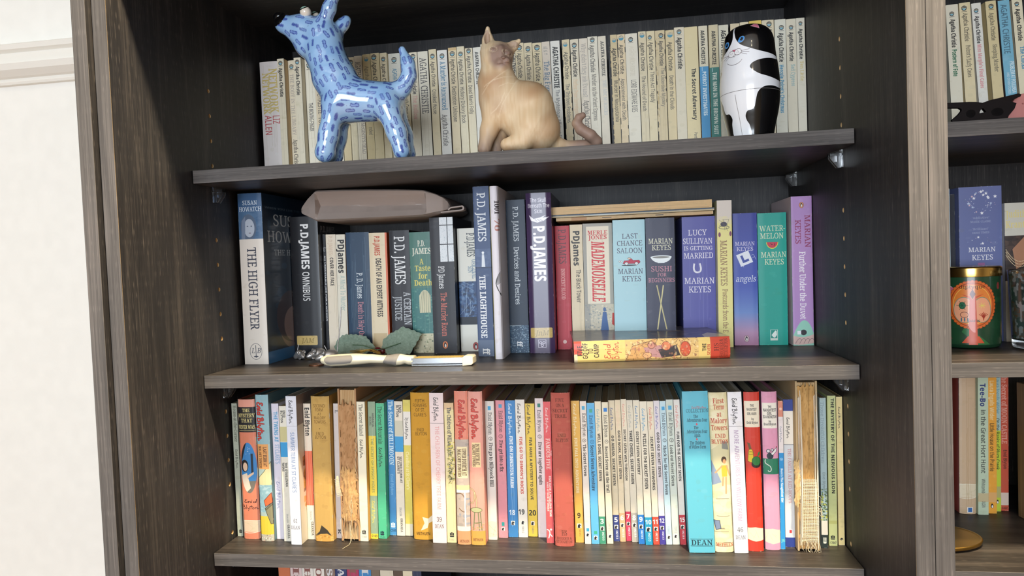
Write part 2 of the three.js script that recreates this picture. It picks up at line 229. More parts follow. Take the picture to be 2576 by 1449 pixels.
[1,"paperback","cream paperback with an Orient Express title in small serif type","",0.4913,0.0133,0.1769,-0.316,-0.0101,0.11,0,"#efe6d0","#efe6d0","","",[["fon",0.027,0.5,0.5],["v","Agatha Christie","r",0.064,0.275,0.45,0.44,"#1c1a1c"],["v","Murder on the Orient Express","r",0.288,0.648,0.5,0.42,"#5a544c"],["crease",1]]],
[1,"paperback","pale cream paperback with bold serif capitals and faded ghostly title of murders","",0.5045,0.0109,0.1764,-0.316,-0.0129,0.11,0,"#ebdfc8","#ebdfc8","","",[["v","AGATHA CHRISTIE","R",0.039,0.308,0.55,0.4,"#2a2a2c"],["v","THE ABC MURDERS","R",0.339,0.611,0.6,0.42,"#cfccc4"]]],
[1,"paperback","battered tan paperback with torn black edge lettered Murder in Mesopotamia","",0.5184,0.0123,0.1768,-0.316,-0.0095,0.11,0,"#dcc79a","#15120f","","",[["rect",-0.004,0.857,0,0.26,"#15120f"],["globe",0.044,0.68,0.42],["v","Agatha Christie","S",0.104,0.32,0.66,0.42,"#3a342c"],["v","Murder in Mesopotamia","s",0.35,0.671,0.68,0.42,"#4d463c"],["tear",0.24]]],
[1,"paperback","peach cream paperback lettered Appointment with Death","",0.53,0.0104,0.1766,-0.316,-0.0091,0.11,0,"#ecd5ac","#ecd5ac","#2a241e","",[["globe",0.029,0.5,0.62],["v","Agatha Christie","s",0.081,0.304,0.5,0.5,"#1c1a1c"],["v","Appointment with Death","s",0.341,0.662,0.5,0.48,"#5b554e"]]],
[1,"paperback","wide cream paperback with blank top and thin condensed capitals ending in Dies","",0.5437,0.0164,0.1763,-0.316,-0.0091,0.11,0,"#efe6d0","#120f0e","","",[["fon",0.046,0.45,0.4],["v","AGATHA CHRISTIE","s",0.097,0.326,0.5,0.36,"#e4dac2"],["v","LORD EDGWARE DIES","s",0.354,0.603,0.55,0.42,"#77726a"]]],
[1,"paperback","tan paperback lettered The Hound of Death","",0.5577,0.0103,0.1779,-0.316,-0.0059,0.11,0,"#e5d5b0","#120f0e","","",[["globe",0.03,0.5,0.6],["v","Agatha Christie","s",0.085,0.302,0.5,0.48,"#1c1a1c"],["v","The Hound of Death","s",0.338,0.605,0.5,0.48,"#5b554e"],["crease",3]]],
[1,"paperback","cream paperback lettered Three Act Tragedy","",0.5686,0.011,0.1776,-0.316,-0.0034,0.11,0,"#ead9b0","#ead9b0","","",[["fon",0.049,0.4,0.5],["v","Agatha Christie","s",0.085,0.296,0.5,0.48,"#1c1a1c"],["v","Three Act Tragedy","s",0.309,0.542,0.55,0.46,"#5b554e"]]],
[1,"paperback","battered cream paperback with scuffed illegible title and split spine","",0.581,0.0128,0.1773,-0.316,-0.0034,0.11,0,"#dfcba0","#dfcba0","#2d2822","",[["fon",0.041,0.6,0.5],["v","Agatha Christie","S",0.08,0.27,0.6,0.4,"#555048"],["v","The Listerdale Mystery","s",0.285,0.577,0.65,0.36,"#7a7468"],["crease",9],["tear",0.15]]],
[1,"paperback","tan paperback lettered Death in the Clouds","",0.5938,0.0112,0.1765,-0.316,-0.0031,0.11,0,"#e3cfa2","#57504a","","",[["globe",0.037,0.55,0.6],["v","Agatha Christie","s",0.09,0.309,0.5,0.48,"#1c1a1c"],["v","Death in the Clouds","s",0.343,0.604,0.55,0.46,"#5b554e"]]],
[1,"paperback","tall cream paperback with bold black author name and empty lower spine","",0.6061,0.0128,0.178,-0.3122,-0.0034,0.11,0,"#e9dcc0","#e9dcc0","","",[["fon",0.035,0.5,0.5],["v","Agatha Christie","S",0.076,0.313,0.5,0.45,"#1c1a1c"]]],
[1,"paperback","wide yellowed paperback lettered The Secret Adversary in bold black type","",0.6219,0.0176,0.178,-0.3148,-0.0051,0.11,0,"#ecd9a8","#d9a64e","","",[["v","The Secret Adversary","S",0.312,0.698,0.62,0.3,"#2b2825"],["v","Panther","s",0.791,0.867,0.62,0.22,"#555"]]],
[1,"paperback","cream and bright blue paperback with white capitals below black ones","",0.6378,0.0116,0.178,-0.3153,-0.0051,0.11,0,"#e8dcbe","#e8dcbe","","",[["band",0.303,0.859,"#4f9ccc"],["rect",0.307,0.336,0.25,0.3,"#e8f2f5"],["v","AGATHA CHRISTIE","S",0.033,0.286,0.45,0.42,"#1c1a1c"],["v","POIROT INVESTIGATES","S",0.339,0.671,0.5,0.42,"#e9f4f8"]]],
[1,"paperback","cream and teal green paperback lettered The Man in the Brown Suit","",0.6506,0.0122,0.178,-0.3144,-0.0015,0.11,0,"#ddcda6","#ddcda6","","",[["band",0.317,0.864,"#46877c"],["rect",0.321,0.35,0.25,0.3,"#e8f2f5"],["v","AGATHA CHRISTIE","S",0.046,0.297,0.5,0.4,"#1c1a1c"],["v","THE MAN IN THE BROWN SUIT","S",0.353,0.818,0.5,0.42,"#e6eadb"]]],
[1,"paperback","off-white paperback with heavy black capitals beside the black and white cat","",0.6633,0.0126,0.1772,-0.316,0.0023,0.11,0,"#e4dcc4","#2a2523","","",[["v","AGATHA CHRISTIE","S",0.039,0.327,0.5,0.5,"#1d1b1d"]]],
[1,"paperback","dark edged cream paperback hidden behind the black and white cat","",0.6777,0.0118,0.1776,-0.316,0.0049,0.11,0,"#e4d0ab","#1d1815","","",[["v","Agatha Christie","s",0.073,0.27,0.5,0.5,"#1c1a1c"]]],
[1,"paperback","cream paperback topping out behind the crown of the black and white cat","",0.6895,0.0112,0.178,-0.3149,0.0049,0.11,0,"#e8d8b4","#e8d8b4","","",[["v","Agatha Christie","s",0.083,0.279,0.5,0.5,"#1c1a1c"]]],
[1,"paperback","yellow paperback topping out behind the black and white cat ear","",0.7031,0.0154,0.178,-0.3127,0.0049,0.11,0,"#eecb62","#eecb62","","",[["v","Agatha Christie","s",0.094,0.288,0.5,0.4,"#1c1a1c"]]],
[1,"paperback","cream paperback with grey roundel peeping past the black and white cat head","",0.7196,0.0154,0.178,-0.3146,0.004,0.11,0,"#e6d6b4","#e6d6b4","","",[["fon",0.032,0.6,0.45],["v","Agatha Christie","S",0.066,0.286,0.6,0.4,"#1c1a1c"]]],
[1,"paperback","off-white paperback with blue Christmas title beside the black and white cat","",0.7358,0.0141,0.178,-0.316,0.0023,0.11,0,"#e6e0cc","#e6e0cc","","",[["fon",0.062,0.6,0.45],["v","Agatha Christie","S",0.101,0.314,0.55,0.4,"#1c1a1c"],["v","Hercule Poirot's Christmas","S",0.334,0.69,0.55,0.36,"#4791b5"]]],
[1,"paperback","pale beige paperback with faded teal title ending in Cypress","",0.7497,0.0124,0.1773,-0.316,0.0007,0.11,0,"#e4d9c0","#e4d9c0","","",[["fon",0.062,0.5,0.45],["v","Agatha Christie","S",0.097,0.311,0.5,0.4,"#2a2a2c"],["v","Sad Cypress","r",0.334,0.496,0.6,0.38,"#92b4b4"]]],
[1,"paperback","pale cream paperback with gold tinted title at the wall end of the row","",0.7618,0.0107,0.1775,-0.316,-0.001,0.11,0,"#e7dec8","#e7dec8","","",[["fon",0.04,0.5,0.45],["v","Agatha Christie","S",0.079,0.302,0.5,0.4,"#222"],["v","Ten Little","r",0.315,0.463,0.55,0.36,"#d8c17a"]]],
[2,"paperback","tall white paperback with blue top lettered The High Flyer","",0.0219,0.0345,0.2326,-0.2245,0.0082,0.15,0,"#ece3d8","#16304c","","",[["art","flyer",-0.001,0.266],["h","SUSAN","r",0.055,0.0266,0.2,0.82,"#e8eef2"],["h","HOWATCH","r",0.092,0.0266,0.04,0.98,"#e8eef2"],["v","THE HIGH FLYER","r",0.314,0.795,0.5,0.36,"#4a4d5a"],["oval",0.924,0.5,0.5,"L B"]]],
[2,"paperback","thick glossy black omnibus paperback with white capitals and gold label","",0.0608,0.0428,0.2039,-0.303,0.0106,0.125,0,"#1b1b20","#17171b","","",[["v","P.D.JAMES","S",0.049,0.378,0.52,0.28,"#f2f0ee"],["v","OMNIBUS","s",0.394,0.605,0.52,0.24,"#f2f0ee"],["label",0.854,0.922,0.1,0.85,"JAM"]]],
[2,"paperback","slim black paperback with white capitals about a job for a woman","",0.0847,0.0044,0.1773,-0.318,0.0129,0.11,0,"#26262b","#26262b","","",[["tee",0.122,0.5,0.7],["v","AN UNSUITABLE JOB FOR A WOMAN","S",0.175,0.723,0.55,0.42,"#dcdcdc"]]],
[2,"paperback","cream orange edged paperback lettered Cover Her Face","",0.0947,0.015,0.1771,-0.318,0.0129,0.11,0,"#efe0c8","#d98a4a","","",[["v","P.D.JAMES","S",0.013,0.171,0.48,0.38,"#e0c9b0"],["v","COVER HER FACE","S",0.192,0.429,0.55,0.36,"#3a3432"],["crease",3]]],
[2,"paperback","cream paperback with chunky black author name and pale green title","",0.1095,0.0141,0.1764,-0.318,0.014,0.11,0,"#ece4d0","#d9a06a","","",[["v","PDJames","S",0.039,0.324,0.55,0.7,"#2c2a2a"],["v","A Mind To Murder","s",0.345,0.636,0.6,0.5,"#b4c4ba"]]],
[2,"paperback","thick creased dark blue paperback with pale pink serif title","",0.135,0.0358,0.1783,-0.32,0.0129,0.108,0,"#26415c","#1e3348","","",[["v","P. D. James","r",0.332,0.546,0.55,0.24,"#dfe3e6"],["v","Death in Holy Orders","r",0.572,0.931,0.55,0.22,"#d98f98"],["crease",10,"#8aa5b5"]]],
[2,"paperback","cream paperback with orange side strip lettered Death of an Expert Witness","",0.1671,0.0271,0.1761,-0.318,0.0119,0.11,0,"#efdcba","#d9602f","","",[["rect",-0.003,0.98,0.9,1,"#e0683a"],["v","P.D.JAMES","S",0.026,0.189,0.45,0.3,"#c8583c"],["v","DEATH OF AN EXPERT WITNESS","S",0.21,0.697,0.5,0.3,"#3b332e"],["rect",0.834,0.97,0.1,0.86,"#d6bd92"],["crease",2]]],
[2,"paperback","worn black paperback with two line white serif title about justice","",0.1994,0.0301,0.1781,-0.318,0.0116,0.11,0,"#26262d","#1b1b20","","",[["v","P.D. JAMES","r",0.047,0.442,0.5,0.5,"#f0f0f0"],["v","A CERTAIN","r",0.504,0.773,0.8,0.32,"#c9ccd0"],["v","JUSTICE","r",0.54,0.737,0.35,0.32,"#c9ccd0"],["crease",3,"#777"]]],
[2,"paperback","green creased paperback with yellow title and a pale church window picture","",0.2346,0.0334,0.174,-0.3102,0.0052,0.11,0,"#4f7d72","#e2c9a0","","",[["h","P.D.","R",0.094,0.049,0.36,0.7,"#f0ead8"],["h","JAMES","R",0.158,0.049,0.12,0.96,"#f0ead8"],["h","A","R",0.243,0.0469,0.42,0.6,"#e6d468"],["h","Taste","R",0.298,0.0469,0.2,0.9,"#e6d468"],["h","for","R",0.362,0.0469,0.35,0.75,"#e6d468"],["h","Death","R",0.419,0.0469,0.15,0.95,"#e6d468"],["art","window",0.462,1.0],["crease",5,"#a8c0a8"]]],
[2,"paperback","black paperback with a white paned window photo and salmon red title","",0.2686,0.0339,0.1925,-0.298,0.0052,0.13,0,"#2a2b32","#22232a","","",[["art","panes",-0.0,0.325],["v","PD James","r",0.356,0.522,0.45,0.24,"#e8e8e8"],["v","The Murder Room","r",0.55,0.872,0.5,0.24,"#e07462"],["peng",0.936,0.5,0.22,"#e8824a"]]],
[2,"paperback","white paperback with dark blue photo band lettered Original Sin","",0.2996,0.0255,0.1766,-0.317,0.0052,0.11,0,"#ece9dc","#ece9dc","","",[["v","P.D.JAMES","r",0.039,0.232,0.75,0.42,"#3a4048"],["v","ORIGINAL","r",0.253,0.41,0.92,0.26,"#7a94a8"],["v","SIN","r",0.306,0.363,0.7,0.26,"#7a94a8"],["art","bluephoto",0.431,0.782],["peng",0.958,0.85,0.3,"#c8504a"]]],
[2,"paperback","tall slate blue paperback with a small white lighthouse picture","",0.3343,0.0218,0.2283,-0.2598,0.0059,0.153,0,"#3b5078","#3a4d72","","",[["v","P.D. JAMES","r",0.036,0.324,0.5,0.48,"#e8ebee"],["art","lighthouse",0.365,0.479],["v","THE LIGHTHOUSE","R",0.521,0.892,0.42,0.36,"#f0f0f2"],["band",0.904,1.002,"#5a6a85"],["v","ff","R",0.953,0.987,0.5,0.4,"#eee"]]],
[2,"paperback","tall white curl backed softcover booklet with bent spine","",0.3567,0.012,0.2242,-0.2282,0.0052,0.16,0,"#e9e5ec","#e2dde0","","curl",[["v","1001","R",0.081,0.163,0.85,0.5,"#2a2024"],["v","70","R",0.185,0.26,0.8,0.5,"#c08a80"],["art","fan",0.486,0.635],["rect",-0.004,1.0,0,0.12,"#a8a050"]]],
[2,"paperback","dark navy paperback with a sea picture low down lettered Devices and Desires","",0.3762,0.0263,0.2106,-0.2881,0.0059,0.125,0,"#1d2f44","#16263a","","",[["v","P.D. JAMES","r",0.044,0.271,0.5,0.26,"#d5dade"],["v","Devices and Desires","r",0.305,0.683,0.48,0.26,"#d5dade"],["art","sea",0.818,1.0],["v","ff","R",0.923,0.957,0.5,0.26,"#eee"]]],
[2,"hardback","large purple jacketed hardback with bold white capitals and tan label","",0.4085,0.0343,0.2174,-0.278,0.0081,0.15,1,"#453356","#3b2b4a","","",[["h","The Skull","s",0.046,0.0256,0.18,0.82,"#f2eef4"],["h","Beneath The","s",0.08,0.0256,0.08,0.94,"#f2eef4"],["h","Skin","s",0.114,0.0256,0.34,0.66,"#f2eef4"],["art","hand",0.13,0.186],["v","P.D.JAMES","S",0.201,0.551,0.5,0.44,"#f6f4f6"],["label",0.839,0.903,0.05,0.92,"JnM"],["bca",0.939,0.5,0.3]]],
[2,"paperback","bright red paperback lettered Innocent Blood","",0.4366,0.0202,0.1733,-0.315,0.0082,0.11,0,"#bf2a3a","#a8202f","","",[["v","P.D.JAMES","r",0.026,0.307,0.5,0.5,"#5a1f2a"],["v","INNOCENT BLOOD","r",0.344,0.594,0.5,0.26,"#e8b0a8"],["circ",0.937,0.5,0.13,"#eac0b8",null,""],["crease",2,"#e07880"]]],
[2,"paperback","creased cream paperback lettered The Black Tower","",0.4561,0.0174,0.1743,-0.318,0.0082,0.11,0,"#ead8b6","#caa070","","",[["v","PDJames","S",0.047,0.331,0.5,0.5,"#2b2826"],["v","The Black Tower","s",0.362,0.627,0.6,0.36,"#3b3632"],["crease",4]]],
[2,"paperback","scuffed illustrated paperback with white panel and slanting red script title","",0.4855,0.0407,0.1746,-0.318,0.0093,0.11,0,"#a9a69c","#6f7d86","","",[["rect",0.024,0.641,0.12,0.88,"#f0e4cc"],["h","MERLE","R",0.074,0.0339,0.16,0.84,"#d03038"],["h","JONES","R",0.111,0.0339,0.2,0.82,"#d03038"],["vi","MADEMOISELLE","R",0.146,0.626,0.5,0.42,"#d8323a"],["art","dress",0.645,0.998],["crease",5]]],
[2,"paperback","wide pale sky blue paperback with little red car","",0.5277,0.0432,0.1764,-0.3002,0.0121,0.11,0,"#b3dae2","#b3dae2","","",[["h","LAST","r",0.125,0.04,0.28,0.78,"#45405a"],["h","CHANCE","r",0.18,0.04,0.12,0.92,"#45405a"],["h","SALOON","r",0.236,0.04,0.12,0.92,"#45405a"],["art","car",0.282,0.355],["h","MARIAN","r",0.395,0.0418,0.14,0.92,"#3d3450"],["h","KEYES","r",0.453,0.0418,0.26,0.86,"#3d3450"]]],
[2,"paperback","charcoal paperback with white bowl and crossed chopsticks","",0.5685,0.0376,0.1763,-0.291,0.0138,0.11,0,"#3d4056","#3d4056","","",[["h","MARIAN","r",0.175,0.0412,0.08,0.94,"#e8e6c8"],["h","KEYES","r",0.224,0.0412,0.2,0.88,"#e8e6c8"],["art","bowl",0.282,0.345],["h","SUSHI","r",0.385,0.0412,0.16,0.9,"#d890a0"],["h","FOR","r",0.43,0.0269,0.38,0.7,"#d890a0"],["h","BEGINNERS","r",0.47,0.0322,0.06,0.98,"#d890a0"],["art","sticks",0.506,0.846]]],
[2,"paperback","very thick violet blue paperback with horseshoe and creased spine","",0.6216,0.0439,0.1773,-0.32,0.0138,0.108,0,"#5a5aa5","#6f73c4","","",[["h","LUCY","r",0.123,0.0438,0.18,0.75,"#f0e8f0"],["h","SULLIVAN","r",0.188,0.0438,0.02,0.92,"#f0e8f0"],["h","IS GETTING","r",0.243,0.0324,0.05,0.92,"#f0e8f0"],["h","MARRIED","r",0.3,0.0438,0.04,0.94,"#f0e8f0"],["art","shoe",0.357,0.436],["h","MARIAN","r",0.495,0.0476,0.05,0.97,"#f0e8f0"],["h","KEYES","r",0.561,0.0476,0.17,0.86,"#f0e8f0"],["crease",8,"#9090c8"]]],
[2,"paperback","yellow paperback lettered Postcards in brown type with line drawing","",0.6534,0.0191,0.1963,-0.302,0.0138,0.126,0,"#eadf90","#d9d5a0","","",[["art","postcard",-0.0,0.27],["v","MARIAN KEYES","r",0.27,0.581,0.42,0.42,"#94704f"],["v","Postcards from the E","r",0.602,0.899,0.48,0.34,"#94704f"]]],
[2,"paperback","blue paperback fading to pink with white square L plate","",0.6825,0.0313,0.1788,-0.3167,0.0105,0.11,0,"#4a55a8","#4650a0","","",[["art","dusk",-0.0,1.0],["h","MARIAN","r",0.229,0.0317,0.08,0.9,"#e0d5e8"],["h","KEYES","r",0.268,0.0317,0.14,0.84,"#e0d5e8"],["art","lplate",0.282,0.408],["hi","angels","r",0.494,0.0466,0.08,0.92,"#e8e8f0"],["peng",0.949,0.5,0.2,"#d9b8c0"]]],
[2,"paperback","teal green paperback with red slice of fruit","",0.7173,0.037,0.1773,-0.3145,0.0087,0.11,0,"#189e8e","#14907f","","",[["h","WATER-","r",0.117,0.0429,0.06,0.96,"#e6e2c0"],["h","MELON","r",0.173,0.0429,0.08,0.9,"#e6e2c0"],["art","melon",0.215,0.271],["h","MARIAN","r",0.315,0.0429,0.1,0.98,"#e6e2c0"],["h","KEYES","r",0.369,0.0429,0.22,0.9,"#e6e2c0"],["art","bird",0.882,0.965]]],
[2,"paperback","tall lilac paperback with mint hill drawing at its foot","",0.7528,0.026,0.1966,-0.3038,0.0069,0.117,0,"#b48ac2","#d7c4c8","","",[["peng",0.059,0.5,0.2,"#e8935a"],["v","MARIAN","r",0.124,0.343,0.78,0.26,"#8f2c58"],["v","KEYES","r",0.155,0.318,0.32,0.26,"#8f2c58"],["v","Further Under the Duvet","r",0.368,0.822,0.5,0.28,"#f6eef4"],["art","duvet",0.83,1.0]]],
[3,"paperback","grey green paperback hard against the side panel beside coral red hardback","",0.0059,0.0076,0.1778,-0.1883,0.0052,0.11,0,"#bcc3b2","#bcc3b2","","",[["v","House-at-the-Corner","r",0.016,0.289,0.6,0.55,"#55584c"],["sig",0.343,0.489,0.6,0.7,"#4a4c42"],["ship",0.961,0.6,0.6,"#222"]]],
[3,"hardback","worn coral red jacketed hardback with black title panel and oval picture","",0.0262,0.0236,0.1843,-0.18,0.0067,0.13,1,"#dd8465","#b05a44","#c9bfa8","",[["band",0.048,0.234,"#211d1f"],["band",-0.0,0.054,"#e8a08a"],["band",0.221,0.224,"#d9c88a"],["h","THE","R",0.078,0.026,0.3,0.75,"#ead98e"],["h","MYSTERY","R",0.115,0.0277,0.02,0.98,"#ead98e"],["h","THAT","R",0.151,0.0277,0.2,0.86,"#ead98e"],["h","NEVER WAS","R",0.197,0.0277,0.02,0.98,"#ead98e"],["art","girl",0.307,0.67],["sigh",0.727,0.0294,0.14,0.92,"#2a1a1a","Enid"],["sigh",0.77,0.0346,0.04,0.98,"#2a1a1a","Blyton"],["art","tape",0.861,0.965]]],
[3,"hardback","pale blue hardback with harbour picture and orange title panel lettered Last Term","",0.0516,0.0176,0.1913,-0.1737,0.0081,0.13,1,"#8fb3b9","#5c7f88","","",[["art","harbour",0.336,1.0],["rect",0.336,0.505,0.02,0.88,"#e0a05c"],["v","LAST TERM AT","R",0.353,0.489,0.62,0.24,"#4a2a1a"],["v","MALORY TOWERS","R",0.349,0.501,0.24,0.2,"#4a2a1a"],["sigo",0.048,0.312,0.42,0.8,"#c8392e"]]],
[3,"paperback","lilac white paperback lettered The Twins in blue","",0.0657,0.01,0.1783,-0.1822,0.0081,0.11,0,"#dcd6e2","#dcd6e2","","",[["v","THE TWINS AT","S",0.06,0.283,0.55,0.5,"#5a9cc4"],["v","ST.CLARE'S","r",0.3,0.443,0.6,0.6,"#8aa6c8"],["sig",0.572,0.777,0.55,0.75,"#7d86b0"]]],
[3,"paperback","white paperback with olive and blue blocks beside lilac white one","",0.0793,0.0096,0.1762,-0.175,0.0111,0.11,0,"#e5dfcf","#e5dfcf","","",[["band",0.152,0.263,"#c9c08c"],["band",0.266,0.375,"#3b9ad2"],["v","ENID","S",0.031,0.085,0.72,0.3,"#444"],["v","BLYTON","S",0.031,0.125,0.36,0.3,"#444"],["v","THE O'SULLIVAN","S",0.415,0.594,0.72,0.3,"#333"],["v","TWINS","S",0.415,0.482,0.3,0.3,"#333"],["v","DRAGON","r",0.795,0.862,0.62,0.22,"#888"],["v","GRANADA","R",0.875,0.978,0.7,0.28,"#333"]]],
[3,"hardback","white mottled hardback numbered 61 with tall blue grey title","",0.096,0.014,0.1909,-0.1651,0.0111,0.13,2,"#dcdde6","#d9d2c6","","",[["sig",0.027,0.185,0.5,0.6,"#1c1a1c"],["band",0.2,0.202,"#9a9aa2"],["v","SUMMER TERM AT ST CLARE'S","s",0.242,0.648,0.52,0.36,"#7d93b8"],["h","61","r",0.839,0.0292,0.3,0.7,"#555"],["h","DEAN","r",0.884,0.0244,0.04,0.9,"#555"]]],
[3,"paperback","white and orange paperback tucked behind the mustard cloth hardback","",0.1082,0.0099,0.1776,-0.1831,0.0134,0.11,0,"#e9dcc8","#e9dcc8","","",[["band",0.348,0.748,"#e8714f"],["v","Enid Blyton","S",0.028,0.237,0.5,0.6,"#222"],["crease",5,"#f0c8b0"],["v","DRAGON","r",0.788,0.855,0.55,0.24,"#888"],["v","GRANADA","R",0.868,0.971,0.7,0.3,"#333"]]],
[3,"cloth_hardback","worn mustard cloth hardback with frayed head and holed foot","",0.1276,0.0249,0.1878,-0.1765,0.017,0.13,1,"#c9a055","#c09648","#b9a27a","",[["h","SECOND","s",0.065,0.0216,0.16,0.8,"#6a4a1e"],["h","FORM","s",0.092,0.0216,0.28,0.7,"#6a4a1e"],["h","AT","s",0.121,0.02,0.4,0.6,"#6a4a1e"],["h","MALORY","s",0.147,0.0216,0.18,0.82,"#6a4a1e"],["h","TOWERS","s",0.174,0.0216,0.18,0.82,"#6a4a1e"],["h",".","S",0.212,0.0249,0.44,0.54,"#6a4a1e"],["h","ENID","s",0.255,0.0216,0.28,0.72,"#6a4a1e"],["h","BLYTON","s",0.28,0.0216,0.2,0.82,"#6a4a1e"],["art","cloth",0.0,1.0],["art","hole",0.885,1.0]]],
[3,"paperback","slim grey white paperback squeezed beside the book with no cover","",0.1438,0.0069,0.1763,-0.1881,0.0232,0.11,0,"#cfc6c2","#cfc6c2","","",[["v","L","R",0.047,0.071,0.6,0.5,"#555"],["v","K","R",0.928,0.969,0.6,0.5,"#333"]]],
[3,"torn_hardback","torn tan hardback stripped of its spine with loose threads","",0.163,0.0242,0.1968,-0.1782,0.0201,0.13,1,"#c99c6e","#b98f66","","torn",[]],
[3,"paperback","cream paperback lettered The Secret Island","",0.1809,0.0109,0.1799,-0.1802,0.0201,0.11,0,"#ebe3c9","#d9a35a","","",[["v","The Secret Island","r",0.019,0.244,0.5,0.42,"#333"],["sig",0.268,0.404,0.5,0.6,"#1c1a1c"],["ship",0.935,0.5,0.5,"#222"],["h","C1468","s",0.967,0.0138,0.2,0.8,"#777"]]],
[3,"paperback","green paperback with a yellow central panel lettered Spiggy Holes","",0.1915,0.0097,0.1782,-0.1885,0.0232,0.11,0,"#8fa68a","#8fa68a","","",[["band",0.249,0.684,"#e8cf4a"],["band",0.962,1.0,"#e8cf3a"],["v","ARMADA","s",0.082,0.183,0.68,0.26,"#444"],["v","BOOKS","s",0.108,0.174,0.32,0.26,"#444"],["v","THE SECRET OF SPIGGY HOLES","s",0.266,0.662,0.5,0.34,"#7d8a48"],["sig",0.719,0.886,0.5,0.6,"#e8d04a"],["h","C103","S",0.978,0.0176,0.12,0.9,"#333"],["crease",3,"#c9d4c0"]]],
[3,"paperback","mint green paperback with black lettering The Secret Mountain","",0.2022,0.011,0.1758,-0.1898,0.0236,0.11,0,"#4fb98a","#3fa87c","","",[["v","The Secret Mountain","r",0.025,0.303,0.48,0.46,"#1d2b22"],["sig",0.325,0.472,0.5,0.66,"#1c1a1c"],["ship",0.96,0.45,0.5,"#123"],["h","C1460","s",0.988,0.0125,0.2,0.8,"#244"]]],
[3,"paperback","bright blue paperback with pale outlined capitals and white ship","",0.2125,0.0091,0.1778,-0.2014,0.0236,0.11,0,"#4a90c8","#4a90c8","","",[["v","The Secret of KILLIMOOIN","R",0.012,0.479,0.5,0.62,"#cfe3ee"],["v","Enid Blyton","s",0.546,0.702,0.5,0.4,"#7fb4dc"],["ship",0.924,0.5,0.7,"#e8f2f8"],["h","C595","S",0.965,0.0196,0.1,0.95,"#1d3a58"]]],
[3,"paperback","white paperback with grey and blue blocks beside the bright blue one","",0.2235,0.0111,0.1759,-0.1999,0.0236,0.11,0,"#e8ddcb","#e8ddcb","","",[["band",0.143,0.257,"#cdc9b4"],["band",0.26,0.374,"#3b9ad2"],["v","ENID","S",0.027,0.085,0.7,0.28,"#444"],["v","BLYTON","S",0.027,0.117,0.38,0.28,"#444"],["v","SECOND FORM AT","S",0.408,0.605,0.66,0.26,"#444"],["v","ST CLARE'S","S",0.408,0.538,0.36,0.26,"#444"],["v","DRAGON","r",0.789,0.852,0.5,0.22,"#888"],["v","GRANADA","R",0.867,0.973,0.6,0.26,"#333"]]],
[3,"paperback","yellow and white paperback half behind the golden cloth hardback","",0.2343,0.0098,0.1777,-0.2004,0.0236,0.11,0,"#dfcf62","#dfcf62","","",[["band",0.087,0.333,"#ece6dc"],["v","by","r",0.131,0.153,0.5,0.4,"#333"],["sig",0.158,0.291,0.5,0.6,"#1c1a1c"],["v","Claudine at St Clare's","R",0.379,0.659,0.5,0.42,"#f2e8a8"],["band",0.911,1.0,"#e6dcc0"]]],
[3,"cloth_hardback","thick golden cloth hardback with dark stamped capitals and peeled tape","",0.256,0.0253,0.1887,-0.1884,0.0188,0.13,1,"#d2982c","#c78d28","","",[["h","FIFTH","s",0.055,0.0246,0.26,0.76,"#4a3414"],["h","FORMERS","s",0.086,0.0246,0.14,0.86,"#4a3414"],["h","OF ST.","s",0.116,0.0246,0.28,0.78,"#4a3414"],["h","CLARE'S","s",0.148,0.0246,0.18,0.84,"#4a3414"],["h","ENID","s",0.25,0.023,0.32,0.7,"#4a3414"],["h","BLYTON","s",0.277,0.023,0.24,0.84,"#4a3414"],["art","cloth",0.0,1.0],["art","peel",0.833,0.94],["h","METHUEN","S",0.958,0.0213,0.16,0.88,"#4a3414"]]],
[3,"hardback","pale pink hardback numbered 39 with rose pink title","",0.2804,0.0178,0.1898,-0.1793,0.0176,0.13,2,"#ecd7d4","#d8c4bc","","",[["sig",0.027,0.187,0.5,0.56,"#1c1a1c"],["band",0.2,0.202,"#8a7a7a"],["v","THE CHILDREN OF CHERRY TREE FARM","s",0.22,0.775,0.52,0.28,"#e0a6a4"],["h","39","r",0.841,0.0322,0.3,0.7,"#3a2a2a"],["h","DEAN","r",0.887,0.0257,0.16,0.84,"#3a2a2a"]]],
[3,"paperback","cracked pale yellow paperback with torn top and dark speckled title","",0.2957,0.0121,0.1769,-0.1815,0.0175,0.11,0,"#e9d9a0","#e9d9a0","","",[["band",0.0,0.047,"#d9b98c"],["v","The Children of Willow Farm","R",0.032,0.382,0.5,0.4,"#3a3a44"],["art","speckle",0.278,0.58],["sig",0.421,0.572,0.55,0.5,"#1c1a1c"],["ship",0.943,0.5,0.5,"#222"],["h","C680","s",0.978,0.0138,0.2,0.7,"#777"],["crease",5]]],
[3,"hardback","salmon hardback lettered Upper Fourth on a cream panel","",0.3122,0.0169,0.1923,-0.176,0.0175,0.13,1,"#e58b72","#d9765e","","",[["sigo",0.053,0.313,0.6,0.75,"#d8402e"],["art","desk",0.313,0.911],["rect",0.36,0.565,0.12,0.9,"#efe0b0"],["v","UPPER FOURTH AT","R",0.372,0.549,0.66,0.3,"#4a2a1a"],["v","MALORY TOWERS","R",0.376,0.557,0.3,0.24,"#4a2a1a"],["band",0.911,1.0,"#d99a6a"],["h","METHUEN","S",0.978,0.0173,0.2,0.9,"#7a4a2a"]]],
